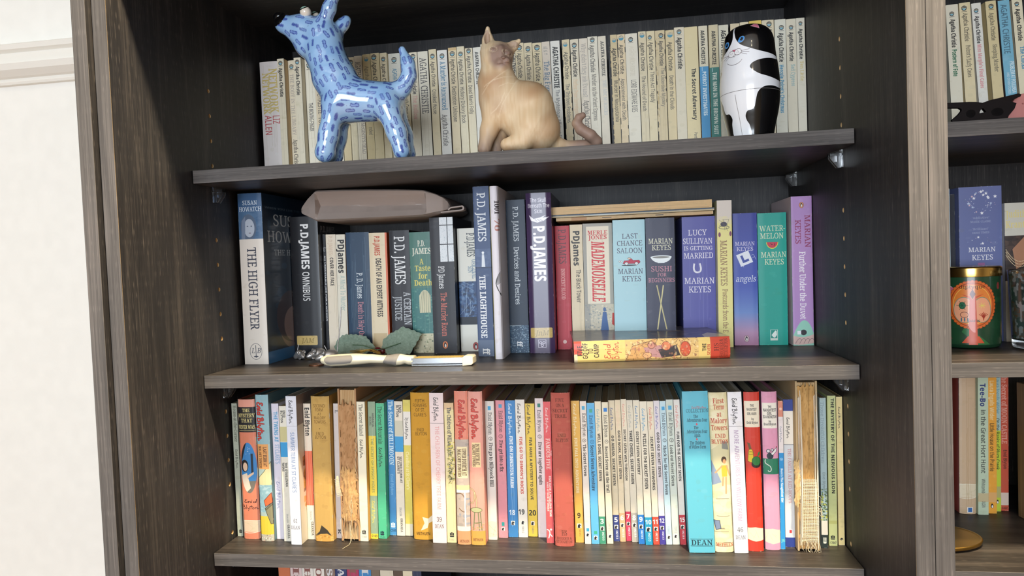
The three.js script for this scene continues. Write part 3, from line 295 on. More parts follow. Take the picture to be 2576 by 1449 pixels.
[3,"hardback","salmon pink hardback with bentwood chair picture lettered In The Fifth","",0.3305,0.0181,0.1918,-0.1751,0.016,0.13,1,"#e8a08e","#d98a78","","",[["sigo",0.043,0.306,0.5,0.7,"#d8402e"],["rect",0.33,0.491,0.22,0.82,"#efd6a0"],["v","IN THE FIFTH AT","R",0.338,0.475,0.62,0.24,"#4a2a1a"],["v","MALORY TOWERS","R",0.342,0.487,0.36,0.2,"#4a2a1a"],["art","chair",0.625,0.915],["band",0.907,1.0,"#d9a24a"],["h","METHUEN","S",0.964,0.0173,0.15,0.85,"#7a4a2a"]]],
[3,"paperback","white paperback numbered 16 with blue square and taped foot","",0.3458,0.0113,0.1764,-0.1927,0.014,0.11,0,"#e3dcd2","#e3dcd2","","",[["rect",0.037,0.065,0.32,0.66,"#3aa0d0"],["v","Enid Blyton","r",0.08,0.241,0.55,0.4,"#333"],["circ",0.269,0.55,0.2,null,"#333","16"],["v","Five go to Billycock Hill","R",0.297,0.615,0.55,0.38,"#2b2826"],["art","tape",0.858,1.0]]],
[3,"paperback","rose pink paperback numbered 17 with blue square","",0.3581,0.0117,0.1758,-0.1995,0.0138,0.11,0,"#e0929a","#e0929a","","",[["rect",0.029,0.055,0.36,0.7,"#4a9cc4"],["v","Enid Blyton","r",0.073,0.231,0.55,0.4,"#3a2a2e"],["circ",0.26,0.5,0.2,null,"#3a2a2e","17"],["v","Five get into a fix","R",0.288,0.516,0.52,0.38,"#2b2024"],["rect",0.884,0.912,0.36,0.66,"#2f9a94"],["horse",0.934,0.5,0.34]]],
[3,"paperback","scuffed blue paperback numbered 18 with white lettering","",0.3705,0.0125,0.1749,-0.2028,0.0138,0.11,0,"#3d86c4","#3d86c4","","",[["sig",0.019,0.249,0.5,0.55,"#f0f4f8"],["v","FIVE ON FINNISTON FARM","S",0.258,0.638,0.52,0.3,"#f0f4f8"],["h","18","S",0.819,0.0389,0.1,0.75,"#f0f4f8"],["horse",0.896,0.5,0.4],["crease",8,"#dfe8f0"]]],
[3,"paperback","white paperback numbered 19 with red title","",0.3833,0.0118,0.176,-0.2026,0.0119,0.11,0,"#ece6da","#ece6da","","",[["sig",0.026,0.245,0.42,0.55,"#1c1a1c"],["v","FIVE GO TO DEMON'S ROCKS","S",0.267,0.683,0.5,0.3,"#c84a3c"],["h","19","S",0.814,0.0385,0.02,0.72,"#222"],["horse",0.891,0.5,0.4],["v","10433 2","s",0.915,0.968,0.5,0.2,"#777"]]],
[3,"paperback","bright yellow paperback numbered 20","",0.3954,0.0117,0.1702,-0.2059,0.0113,0.11,0,"#ebcb4c","#ebcb4c","","",[["sig",0.006,0.233,0.4,0.55,"#1c1a1c"],["v","FIVE HAVE A MYSTERY TO SOLVE","S",0.253,0.725,0.5,0.28,"#4a4428"],["h","20","S",0.821,0.0417,0.08,0.9,"#222"],["horse",0.9,0.5,0.4],["v","13469 0","s",0.923,0.977,0.5,0.2,"#777"]]],
[3,"paperback","pale pinkish white paperback numbered 21 with green square","",0.4076,0.0103,0.1771,-0.2034,0.0107,0.11,0,"#e6d9d6","#e6d9d6","","",[["rect",0.037,0.063,0.32,0.68,"#2f7f6c"],["v","Enid Blyton","r",0.082,0.239,0.5,0.4,"#333"],["circ",0.273,0.5,0.22,null,"#333","21"],["v","Five are together again","R",0.312,0.62,0.5,0.38,"#2b2826"]]],
[3,"paperback","slim coral red paperback with white script and running figure emblem","",0.4193,0.0091,0.1764,-0.1862,0.0104,0.11,0,"#e0575a","#e0575a","","",[["sig",0.041,0.22,0.5,0.55,"#f6e6e0"],["v","FAMOUS FIVE","R",0.258,0.476,0.5,0.5,"#f0c9c0"],["v","THE","s",0.344,0.382,0.9,0.2,"#f0c9c0"],["v","FIVE HAVE A PUZZLING TIME","S",0.523,0.812,0.66,0.24,"#f4d8d0"],["v","AND OTHER STORIES","S",0.565,0.774,0.32,0.22,"#f4d8d0"],["art","runner",0.893,0.966]]],
[3,"cloth_hardback","thick brick red cloth hardback with stamped monogram at the foot","",0.4374,0.0231,0.1887,-0.1769,0.0063,0.13,1,"#bd5a4c","#b0523f","","",[["h","FIVE","r",0.049,0.022,0.24,0.7,"#3a2018"],["h","ON A","r",0.082,0.022,0.26,0.7,"#3a2018"],["h","SECRET","r",0.116,0.022,0.08,0.88,"#3a2018"],["h","TRAIL","r",0.152,0.022,0.18,0.82,"#3a2018"],["h","ENID","r",0.275,0.022,0.3,0.76,"#3a2018"],["h","BLYTON","r",0.308,0.022,0.2,0.88,"#3a2018"],["art","cloth",-0.0,1.0],["h","HS","r",0.911,0.0346,0.36,0.66,"#3a2018"],["h","HODDER &","r",0.947,0.0189,0.1,0.9,"#3a2018"],["h","STOUGHTON","r",0.969,0.0189,0.08,0.92,"#3a2018"]]],
[3,"paperback","amber yellow paperback numbered 9 beside the brick red hardback","",0.4555,0.0104,0.1763,-0.19,0.0005,0.11,0,"#e5b24e","#e5b24e","","",[["sig",0.017,0.247,0.45,0.55,"#f2e2b8"],["v","FIVE FALL INTO ADVENTURE","S",0.26,0.651,0.45,0.32,"#f0dcae"],["h","9","S",0.807,0.0391,0.28,0.7,"#2a2218"],["horse",0.881,0.5,0.5],["v","04141 2","s",0.906,0.957,0.55,0.22,"#7a5a2a"]]],
[3,"paperback","white paperback with a blue square at head and foot, numbered 1","",0.4657,0.0076,0.1766,-0.1861,-0.0013,0.11,0,"#e8dccf","#e8dccf","","",[["rect",0.035,0.061,0.3,0.75,"#4aa4cc"],["v","Enid Blyton","r",0.084,0.247,0.55,0.5,"#3a3a3a"],["circ",0.274,0.5,0.26,null,"#444","1"],["v","The Secret Seven","R",0.302,0.525,0.5,0.46,"#2b2826"],["rect",0.889,0.911,0.3,0.75,"#3a9ec4"],["horse",0.935,0.5,0.55]]],
[3,"paperback","sky blue paperback with green squares and black title","",0.4748,0.0094,0.1742,-0.1865,-0.0017,0.11,0,"#5fb2e2","#5fb2e2","","",[["rect",0.043,0.068,0.3,0.7,"#4aa88c"],["v","Enid Blyton","r",0.087,0.25,0.5,0.42,"#24445c"],["circ",0.275,0.55,0.24,null,"#24445c","2"],["v","Secret Seven Adventure","R",0.297,0.622,0.5,0.42,"#1d3040"],["rect",0.907,0.93,0.35,0.75,"#3faa86"],["horse",0.956,0.55,0.5]]],
[3,"paperback","cream paperback with green foot numbered 3","",0.4837,0.0075,0.1759,-0.187,-0.0022,0.11,0,"#e9ddc0","#e9ddc0","","",[["sig",0.051,0.212,0.5,0.62,"#7fa8b0"],["v","WELL DONE, SECRET SEVEN","S",0.224,0.558,0.5,0.42,"#2b2826"],["band",0.806,1.003,"#3f9272"],["h","3","S",0.84,0.0338,0.18,0.82,"#f4f2ea"],["horse",0.891,0.5,0.62],["v","04213 3","s",0.916,0.975,0.6,0.3,"#e8e8e8"]]],
[3,"paperback","cream paperback with bright blue square and no coloured foot","",0.4925,0.0077,0.1745,-0.1881,-0.0041,0.11,0,"#ebe0c2","#ebe0c2","","",[["rect",0.041,0.067,0.28,0.82,"#2f7fd0"],["v","Enid Blyton","r",0.088,0.247,0.55,0.5,"#3a3a3a"],["circ",0.277,0.55,0.26,null,"#444","4"],["v","Secret Seven on the trail","R",0.309,0.638,0.5,0.46,"#2b2826"],["v","04212 5","s",0.855,0.91,0.5,0.3,"#999"],["horse",0.945,0.55,0.55]]],
[3,"paperback","cream paperback with navy foot numbered 5","",0.5005,0.0074,0.1751,-0.1959,-0.005,0.11,0,"#e3d3b2","#e3d3b2","","",[["sig",0.05,0.212,0.5,0.62,"#3a4a7a"],["v","GO AHEAD, SECRET SEVEN","S",0.247,0.604,0.5,0.42,"#2b2826"],["band",0.812,1.003,"#33407f"],["h","5","S",0.846,0.0342,0.18,0.82,"#f4f2ea"],["horse",0.897,0.5,0.62],["v","04213 3","s",0.923,0.983,0.6,0.3,"#e8e8e8"]]],
[3,"paperback","cream paperback with pale orange foot numbered 6","",0.5081,0.0069,0.1758,-0.1952,-0.0053,0.11,0,"#e8d6b4","#e8d6b4","","",[["sig",0.036,0.197,0.5,0.62,"#eccbb0"],["v","GOOD WORK, SECRET SEVEN","S",0.214,0.557,0.5,0.42,"#2b2826"],["band",0.797,1.003,"#eeb084"],["h","6","S",0.831,0.034,0.18,0.82,"#f4f2ea"],["horse",0.883,0.5,0.62],["v","04213 3","s",0.908,0.968,0.6,0.3,"#e8e8e8"]]],
[3,"paperback","cream paperback with crimson foot numbered 7","",0.5155,0.0065,0.1761,-0.1978,-0.0074,0.11,0,"#e9dcc2","#e9dcc2","","",[["sig",0.032,0.194,0.5,0.62,"#e09080"],["v","SECRET SEVEN WIN THROUGH","S",0.211,0.573,0.5,0.42,"#2b2826"],["band",0.792,1.003,"#d8405c"],["h","7","S",0.826,0.034,0.18,0.82,"#f4f2ea"],["horse",0.877,0.5,0.62],["v","04213 3","s",0.903,0.963,0.6,0.3,"#e8e8e8"]]],
[3,"paperback","greyish cream paperback with grey foot numbered 8","",0.5228,0.0075,0.1755,-0.1944,-0.0076,0.11,0,"#ded5c0","#ded5c0","","",[["sig",0.034,0.195,0.5,0.62,"#a8aca4"],["v","THREE CHEERS, SECRET SEVEN","S",0.212,0.59,0.5,0.42,"#2b2826"],["band",0.793,1.003,"#b3aea2"],["h","8","S",0.827,0.034,0.18,0.82,"#f4f2ea"],["horse",0.878,0.5,0.62],["v","04213 3","s",0.903,0.963,0.6,0.3,"#e8e8e8"]]],
[3,"paperback","cream paperback with blue foot numbered 9","",0.5307,0.0074,0.1765,-0.189,-0.0082,0.11,0,"#e6dcc4","#e6dcc4","","",[["sig",0.038,0.197,0.5,0.62,"#3f74a8"],["v","SECRET SEVEN MYSTERY","S",0.215,0.516,0.5,0.42,"#2b2826"],["band",0.795,1.003,"#2474c4"],["h","9","S",0.828,0.0335,0.18,0.82,"#f4f2ea"],["horse",0.878,0.5,0.62],["v","04213 3","s",0.904,0.962,0.6,0.3,"#e8e8e8"]]],
[3,"paperback","cream paperback with turquoise foot numbered 10","",0.5394,0.0086,0.1754,-0.1869,-0.0107,0.11,0,"#e9dfc8","#e9dfc8","","",[["sig",0.048,0.208,0.5,0.62,"#4a94c0"],["v","PUZZLE FOR THE SECRET SEVEN","S",0.224,0.611,0.5,0.42,"#2b2826"],["band",0.807,1.003,"#1f94bc"],["h","10","S",0.84,0.0336,0.06,0.94,"#f4f2ea"],["horse",0.891,0.5,0.62],["v","04213 3","s",0.916,0.975,0.6,0.3,"#e8e8e8"]]],
[3,"paperback","cream paperback with orange red foot numbered 11","",0.5482,0.0074,0.175,-0.1884,-0.0132,0.11,0,"#e8dcc2","#e8dcc2","","",[["sig",0.04,0.2,0.5,0.62,"#d86a5a"],["v","SECRET SEVEN FIREWORKS","S",0.244,0.619,0.5,0.42,"#2b2826"],["band",0.806,1.003,"#dc4a34"],["h","11","S",0.84,0.0337,0.06,0.94,"#f4f2ea"],["horse",0.89,0.5,0.62],["v","04213 3","s",0.916,0.975,0.6,0.3,"#e8e8e8"]]],
[3,"paperback","lilac white paperback with indigo foot numbered 12","",0.5559,0.0069,0.1756,-0.1888,-0.0149,0.11,0,"#ded6d8","#ded6d8","","",[["sig",0.038,0.197,0.5,0.62,"#5a5a9c"],["v","GOOD OLD SECRET SEVEN","S",0.218,0.53,0.5,0.42,"#2b2826"],["band",0.799,1.003,"#453a94"],["h","12","S",0.832,0.0336,0.06,0.94,"#f4f2ea"],["horse",0.883,0.5,0.62],["v","04213 3","s",0.908,0.966,0.6,0.3,"#e8e8e8"]]],
[3,"paperback","pale blue paperback numbered 13 with blue square","",0.5634,0.0071,0.1751,-0.1892,-0.0157,0.11,0,"#c2dbe2","#c2dbe2","","",[["rect",0.039,0.064,0.3,0.8,"#3a9cd0"],["v","Enid Blyton","r",0.081,0.242,0.55,0.5,"#44505a"],["circ",0.273,0.55,0.28,null,"#444","13"],["v","Shock for the Secret Seven","R",0.308,0.654,0.5,0.46,"#2b3238"],["v","17262 2","s",0.872,0.923,0.5,0.3,"#8a9aa0"],["horse",0.948,0.5,0.55]]],
[3,"paperback","pale grey green paperback numbered 14 with striped blue square","",0.5716,0.0082,0.1767,-0.1896,-0.016,0.11,0,"#d3d9cc","#d3d9cc","","",[["rect",0.042,0.071,0.28,0.78,"#58a6cc"],["v","Enid Blyton","r",0.087,0.25,0.55,0.46,"#4a4e4c"],["circ",0.279,0.55,0.28,null,"#444","14"],["v","Look out Secret Seven","R",0.312,0.595,0.5,0.44,"#3a3e3c"],["v","17291 0","s",0.869,0.919,0.5,0.3,"#999"],["horse",0.942,0.5,0.5]]],
[3,"paperback","white paperback with red foot numbered 15","",0.58,0.0072,0.1766,-0.1896,-0.0163,0.11,0,"#e6ddd2","#e6ddd2","","",[["sig",0.037,0.195,0.5,0.62,"#d87a72"],["v","FUN FOR THE SECRET SEVEN","S",0.218,0.561,0.5,0.42,"#2b2826"],["band",0.794,1.003,"#c83a42"],["h","15","S",0.827,0.0332,0.06,0.94,"#f4f2ea"],["horse",0.877,0.5,0.62],["v","04213 3","s",0.902,0.96,0.6,0.3,"#e8e8e8"]]],
[3,"hardback","thick turquoise hardback collection with large foot lettering between two rules","",0.5995,0.0292,0.1905,-0.1666,-0.0163,0.14,2,"#5fb8cc","#4fa9bf","","",[["sigh",0.099,0.0168,0.34,0.92,"#d04a48","Enid Blyton"],["h","COLLECTION","r",0.118,0.0229,0.12,0.99,"#1d3a48"],["h","The","R",0.154,0.0199,0.4,0.58,"#16323e"],["h","Adventurous Four","R",0.177,0.0214,0.14,0.94,"#16323e"],["diam",0.203,0.52],["h","The","R",0.223,0.0199,0.4,0.58,"#16323e"],["h","Adventurous Four","R",0.247,0.0214,0.12,0.92,"#16323e"],["h","Again","R",0.27,0.0214,0.4,0.64,"#16323e"],["diam",0.296,0.5],["h","The Children","R",0.317,0.0214,0.22,0.8,"#16323e"],["h","of Willow Farm","R",0.342,0.0214,0.18,0.84,"#16323e"],["rect",0.913,0.916,0.06,0.94,"#1d4450"],["rect",0.956,0.959,0.06,0.94,"#1d4450"],["h","DEAN","R",0.937,0.0336,0.08,0.92,"#16323e"]]],
[3,"hardback","pale yellow jacketed hardback with beach picture and red title","",0.6254,0.021,0.1883,-0.1697,-0.0163,0.135,1,"#e6d9ae","#ddd2b4","","",[["art","beach",-0.0,1.0],["h","First","R",0.053,0.0309,0.22,0.82,"#b8452e"],["h","Term","R",0.091,0.0309,0.24,0.84,"#b8452e"],["h","at","R",0.136,0.0293,0.4,0.66,"#b8452e"],["h","Malory","R",0.176,0.0324,0.06,0.96,"#b8452e"],["h","Towers","R",0.219,0.0324,0.08,0.96,"#b8452e"],["h","ENID","R",0.272,0.0263,0.26,0.84,"#b8452e"],["h","BLYTON","R",0.307,0.0263,0.06,0.98,"#b8452e"],["h","METHUEN","R",0.952,0.0247,0.06,0.98,"#b8452e"]]],
[3,"hardback","clean white hardback numbered 46 with pale mauve title","",0.6441,0.0156,0.1891,-0.168,-0.0163,0.13,2,"#f1eef0","#e2dccf","","",[["sig",0.037,0.201,0.5,0.56,"#1c1a1c"],["band",0.211,0.213,"#555"],["v","MORE ADVENTURES ON WILLOW FARM","s",0.235,0.801,0.5,0.3,"#b8a2bc"],["h","46","r",0.852,0.0306,0.26,0.7,"#333"],["h","DEAN","r",0.901,0.0245,0.12,0.84,"#333"]]],
[3,"hardback","bright red hardback with painted bell and green apple","",0.6618,0.0175,0.1876,-0.1741,-0.0035,0.13,1,"#d03a26","#2a3034","","",[["rect",0.056,0.22,0.02,0.98,"#efe2c8"],["h","THE","S",0.085,0.0155,0.38,0.62,"#333"],["h","NAUGHTIEST","S",0.108,0.017,0.16,0.8,"#333"],["h","GIRL AGAIN","S",0.135,0.017,0.18,0.78,"#333"],["h","by","S",0.169,0.0139,0.44,0.6,"#333"],["h","Enid Blyton","S",0.191,0.0155,0.14,0.86,"#333"],["art","bellapple",0.311,0.478],["art","papertape",0.847,0.938]]],
[3,"hardback","pink hardback with painted mouse on a green band","",0.682,0.0171,0.1867,-0.1795,-0.0006,0.13,1,"#e09ab4","#d288a4","","",[["rect",0.07,0.23,0.02,0.98,"#f0e8d8"],["h","THE","S",0.094,0.0156,0.38,0.62,"#333"],["h","NAUGHTIEST","S",0.115,0.0203,0.08,0.92,"#333"],["h","GIRL","S",0.136,0.0187,0.32,0.64,"#333"],["h","IS A MONITOR","S",0.158,0.0187,0.06,0.96,"#333"],["h","by","S",0.185,0.014,0.42,0.58,"#333"],["h","Enid Blyton","S",0.205,0.0156,0.1,0.92,"#333"],["band",0.421,0.52,"#2a7d5c"],["art","mouse",0.339,0.511],["art","papertape",0.865,0.963]]],
[3,"paperback","slim white and blue paperback with tiny pink portrait on top","",0.6934,0.0052,0.1753,-0.1818,0.0067,0.108,0,"#e8dcd8","#e8dcd8","","",[["band",0.0,0.106,"#d98a72"],["circ",0.054,0.5,0.3,"#eec4ac",null,""],["band",0.349,1.0,"#2f92d0"],["sig",0.17,0.278,0.5,0.6,"#7a8494"],["circ",0.391,0.5,0.28,null,"#cfe6f4","4"],["v","Here's The Naughtiest Girl","S",0.453,0.682,0.5,0.42,"#e6eef6"],["h","JN","S",0.939,0.0216,0.2,0.9,"#7fd0c0"]]],
[3,"paperback","pale grey paperback with navy ends lettered Family at Red Roofs","",0.7032,0.0108,0.1756,-0.1884,0.0074,0.11,0,"#d6d8da","#d6d8da","","",[["band",-0.0,0.077,"#2c3f8c"],["band",0.934,1.0,"#2c3f8c"],["rect",0.077,0.302,0,1,"#ece4d6"],["sig",0.12,0.262,0.5,0.5,"#1c1a1c"],["band",0.302,0.306,"#8a8a90"],["v","THE FAMILY AT RED-ROOFS","r",0.331,0.701,0.55,0.3,"#c08a8e"],["rect",0.876,0.907,0.3,0.75,"#f0e8e8"],["rect",0.883,0.903,0.42,0.66,"#c83a3c"]]],
[3,"torn_hardback","large coverless hardback showing bare spine glue and mesh cloth","",0.7211,0.0245,0.1989,-0.1763,0.0074,0.14,1,"#c79a5c","#c4aa80","","mesh",[]],
[3,"paperback","pale blue green paperback with leafy picture lettered Dreadful Children","",0.7416,0.007,0.1772,-0.1879,0.0074,0.11,0,"#a8bcbc","#a8bcbc","","",[["v","Those Dreadful Children","r",0.025,0.431,0.4,0.5,"#8a9aa0"],["v","Enid Blyton","s",0.493,0.62,0.5,0.4,"#7a8a8c"],["art","leafy",0.603,0.817],["band",0.817,0.911,"#ddd4c4"],["art","darkship",0.911,1.0]]],
[3,"paperback","yellow green paperback with black heavy capitals about a nervous lion","",0.7529,0.0093,0.1782,-0.1948,0.0092,0.11,0,"#c5c98a","#c5c98a","","",[["v","THE MYSTERY OF THE NERVOUS LION","S",0.018,0.651,0.6,0.36,"#1d1c18"],["rect",0.832,0.852,0,1,"#b8b870"],["ship",0.944,0.45,0.55,"#222"],["h","C1047","S",0.979,0.0164,0.14,0.86,"#333"]]],
[3,"paperback","plain yellow paperback with black script signature by the cabinet side","",0.763,0.0068,0.1763,-0.1972,0.0044,0.11,0,"#e6d294","#e6d294","","",[["sig",0.065,0.214,0.5,0.5,"#1c1a1c"],["circ",0.959,0.5,0.22,"#2a2a2a",null,""],["circ",0.964,0.55,0.1,"#e8d8a0",null,""]]],
[4,"paperback","cream paperback with dark green title beside the cabinet partition","",0.9497,0.0145,0.1756,-0.31,-0.0376,0.11,0,"#e8dfc8","#e8dfc8","","",[["fon",0.067,0.45,0.4],["v","Agatha Christie","S",0.106,0.308,0.5,0.36,"#1c1a1c"],["v","Postern of Fate","S",0.321,0.516,0.5,0.36,"#2a6a4a"]]],
[4,"paperback","yellowed cream paperback lettered Early Cases","",0.9665,0.0129,0.1767,-0.31,-0.0481,0.11,0,"#e8d6ac","#e8d6ac","","",[["fon",0.04,0.42,0.5],["v","Agatha Christie","r",0.074,0.276,0.5,0.4,"#4a443c"],["v","Poirot's Early Cases","r",0.303,0.532,0.55,0.4,"#5a544a"]]],
[4,"paperback","white paperback with coral pink title ending in Final Cases","",0.9816,0.0111,0.1749,-0.31,-0.0587,0.11,0,"#ebe6da","#ebe6da","","",[["fon",0.055,0.45,0.5],["v","Agatha Christie","S",0.094,0.29,0.5,0.4,"#1c1a1c"],["v","Miss Marple's Final Cases","S",0.296,0.612,0.5,0.4,"#e09a9a"]]],
[4,"paperback","tan paperback lettered Sleeping Murder","",0.9993,0.0123,0.176,-0.31,-0.0632,0.11,0,"#e0cd9e","#e0cd9e","","",[["fon",0.039,0.5,0.5],["v","Agatha Christie","r",0.083,0.282,0.5,0.38,"#4a443c"],["v","Sleeping Murder","r",0.309,0.506,0.55,0.38,"#5a544a"]]],
[4,"paperback","light blue paperback with thin dark capitals and white lower title","",1.0147,0.0132,0.1755,-0.31,-0.0661,0.11,0,"#7fb9cf","#5a4640","","",[["v","AGATHA CHRISTIE","s",0.03,0.382,0.45,0.5,"#4a6a7c"],["v","PROBLEM AT POLLENSA","s",0.437,0.663,0.75,0.36,"#e6f0f2"],["v","AND OTHER STORIES","s",0.514,0.669,0.35,0.22,"#cfe0e6"]]],
[4,"paperback","cream paperback with blue title ending in Clocks","",1.0304,0.012,0.1754,-0.31,-0.069,0.11,0,"#ece0c0","#ece0c0","","",[["fon",0.034,0.45,0.45],["v","Agatha Christie","S",0.069,0.297,0.5,0.4,"#1c1a1c"],["v","The Clocks","R",0.336,0.499,0.6,0.4,"#4a90b4"]]],
[5,"paperback","pale blue and white paperback just beyond the cabinet partition above the green candle","",0.9202,0.0313,0.197,-0.308,0,0.118,0,"#c8d8de","#c8d8de","","",[["band",0.55,1,"#e8e4da"],["crease",3,"#7a98a8"]]],
[5,"paperback","slim black paperback between pale blue and lavender spines above the candle","",0.9407,0.009,0.19,-0.316,0,0.108,0,"#23252e","#23252e","","",[["crease",2,"#555"]]],
[5,"paperback","very thick lavender blue paperback scattered with white stars","",0.9707,0.0501,0.1975,-0.306,0,0.12,0,"#6a73a3","#6a73a3","","",[["stars",0.01,0.18],["h","'Addictive'","r",0.2,0.014,0.3,0.7,"#a9b0cc"],["h","MARIE CLAIRE","r",0.225,0.012,0.26,0.74,"#a9b0cc"],["h","'Brilliant'","r",0.272,0.014,0.3,0.68,"#a9b0cc"],["h","IRISH TIMES","r",0.296,0.012,0.3,0.7,"#a9b0cc"],["stars",0.32,0.38],["h","MARIAN","r",0.405,0.03,0.2,0.84,"#f2eef2"],["h","KEYES","r",0.455,0.034,0.28,0.78,"#f2eef2"],["rect",0.49,0.51,0.42,0.58,"#a06a9c"]]],
[5,"paperback","paperback with cream top and dark photo of pearls above frosted glass","",1.0162,0.0405,0.1745,-0.3,0,0.11,0,"#cfcabc","#b8b2a2","","",[["h","Judith","R",0.08,0.05,0.04,0.6,"#e2d08a"],["h","Krantz","R",0.155,0.05,0.02,0.66,"#e2d08a"],["art","pearls",0.235,0.56],["band",0.56,1,"#cfc4ae"]]],
[6,"paperback","slate blue paperback lettered The Circus of Adventure beside the partition","",0.9317,0.011,0.183,-0.318,0.011,0.108,0,"#4f7f92","#4f7f92","","",[["v","ENID BLYTON","r",0.02,0.3,0.5,0.5,"#cfdce0"],["v","THE CIRCUS OF ADVENTURE","r",0.33,0.74,0.5,0.5,"#cfdce0"],["peng",0.94,0.5,0.6,"#d8dde0"]]],
[6,"hardback","tattered beige backed hardback with red corners and peeling tape","",0.9511,0.0198,0.182,-0.306,0.011,0.12,1,"#c9ac8c","#a8483a","","",[["art","tape",0.78,0.9],["rect",0.95,0.99,0.4,0.75,"#e8e4e0"],["rect",0.955,0.985,0.46,0.7,"#3a6aa8"],["crease",6,"#a88860"]]],
[6,"hardback","pale green hardback about a great hunt with bold navy first word","",0.9678,0.0123,0.187,-0.304,0.011,0.12,2,"#bccbb0","#b0bfa4","","",[["v","Tee-Bo","S",0.09,0.25,0.45,0.5,"#2c3a74"],["v","in the Great Hort Hunt","s",0.27,0.71,0.5,0.44,"#3a3e3a"],["v","Whitcomb","s",0.75,0.85,0.5,0.34,"#444"],["rect",0.85,0.91,0,1,"#c4b48c"],["v","OLDEN","s",0.905,0.95,0.5,0.3,"#555"]]],
[6,"paperback","orange paperback about a little house with a bird emblem","",0.9803,0.0115,0.184,-0.309,0.011,0.11,0,"#e8a23a","#d89430","","",[["v","Laura Ingalls Wilder","s",0.06,0.34,0.5,0.42,"#f0d8a8"],["v","Little House on the Prairie","s",0.36,0.7,0.5,0.42,"#3a2c14"],["rect",0.85,0.92,0,1,"#dca868"],["puffin",0.945,0.5,0.5]]],
[6,"paperback","blue to lime green paperback about the banks of a creek","",0.9907,0.0086,0.183,-0.317,0.011,0.11,0,"#a8c2bc","#8fb0aa","","",[["band",0.42,1,"#bccb3c"],["v","Laura Ingalls Wilder","s",0.04,0.3,0.5,0.5,"#5a8ca0"],["v","On the Banks of Plum Creek","s",0.33,0.7,0.5,0.5,"#2a3020"],["rect",0.82,0.9,0,1,"#b4ac6c"],["puffin",0.93,0.5,0.6]]],
[6,"paperback","brick red paperback lettered The Secret of Moon Castle","",1.0005,0.01,0.183,-0.32,0.011,0.108,0,"#c4523a","#b44830","","",[["v","The Secret of MOON CASTLE","R",0.02,0.52,0.5,0.62,"#e09a88"],["v","Enid Blyton","s",0.56,0.7,0.6,0.42,"#3a2018"],["rect",0.87,0.96,0,1,"#d8c0ae"],["h","C422","S",0.98,0.016,0.15,0.85,"#3a2018"]]],
[7,"paperback","tall terracotta book standing on the shelf under the lowest full row","",0.0641,0.0161,0.228,-0.19,0,0.15,0,"#c8714a","#c8714a","","",[["crease",2,"#888"]]],
[7,"paperback","tall dusty pink book standing on the shelf under the lowest full row","",0.0806,0.0161,0.228,-0.19,0,0.15,0,"#d8c4c0","#d8c4c0","","",[["v","IS","R",0.02,0.13999999999999999,0.5,0.5,"#8a5a54"]]],
[7,"paperback","tall off-white book standing on the shelf under the lowest full row","",0.0966,0.0151,0.228,-0.19,0,0.15,0,"#e4ded4","#e4ded4","","",[["v","HIF","R",0.02,0.19999999999999998,0.5,0.5,"#8a5a54"]]],
[7,"paperback","tall cream book standing on the shelf under the lowest full row","",0.1121,0.0151,0.228,-0.19,0,0.15,0,"#e8e2d6","#e8e2d6","","",[["v","OO","R",0.02,0.13999999999999999,0.5,0.5,"#8a5a54"]]],
[7,"paperback","tall brown book standing on the shelf under the lowest full row","",0.1273,0.0146,0.228,-0.19,0,0.15,0,"#8a7468","#8a7468","","",[["v","SR","R",0.02,0.13999999999999999,0.5,0.5,"#d8d8d8"]]],
[7,"paperback","tall navy blue book standing on the shelf under the lowest full row","",0.1428,0.0156,0.228,-0.19,0,0.15,0,"#2a3a6c","#2a3a6c","","",[["v","AN","R",0.02,0.13999999999999999,0.5,0.5,"#d8d8d8"]]],
[7,"paperback","tall magenta book standing on the shelf under the lowest full row","",0.1591,0.0161,0.228,-0.19,0,0.15,0,"#b03a5c","#b03a5c","","",[["v","L","R",0.02,0.08,0.5,0.5,"#8a5a54"]]],
[7,"paperback","tall sky blue book standing on the shelf under the lowest full row","",0.1756,0.0161,0.228,-0.19,0,0.15,0,"#3f86c0","#3f86c0","","",[["v","LL","R",0.02,0.13999999999999999,0.5,0.5,"#d8d8d8"]]],
[7,"paperback","tall umber book standing on the shelf under the lowest full row","",0.1898,0.0116,0.228,-0.19,0,0.15,0,"#7a6a58","#7a6a58","","",[["crease",2,"#888"]]],
[7,"paperback","tall pale ivory book standing on the shelf under the lowest full row","",0.2048,0.0176,0.228,-0.19,0,0.15,0,"#d8cfb8","#d8cfb8","","",[["crease",2,"#888"]]],
[7,"paperback","tall dark brown book standing on the shelf under the lowest full row","",0.2201,0.0121,0.228,-0.19,0,0.15,0,"#5a4a3c","#5a4a3c","","",[["crease",2,"#888"]]],
[7,"paperback","tall buff yellow book standing on the shelf under the lowest full row","",0.2328,0.0126,0.228,-0.19,0,0.15,0,"#e4d8b8","#e4d8b8","","",[["crease",2,"#888"]]],
[7,"paperback","tall midnight blue book standing on the shelf under the lowest full row","",0.2453,0.0116,0.228,-0.19,0,0.15,0,"#2a3450","#2a3450","","",[["crease",2,"#888"]]]
];
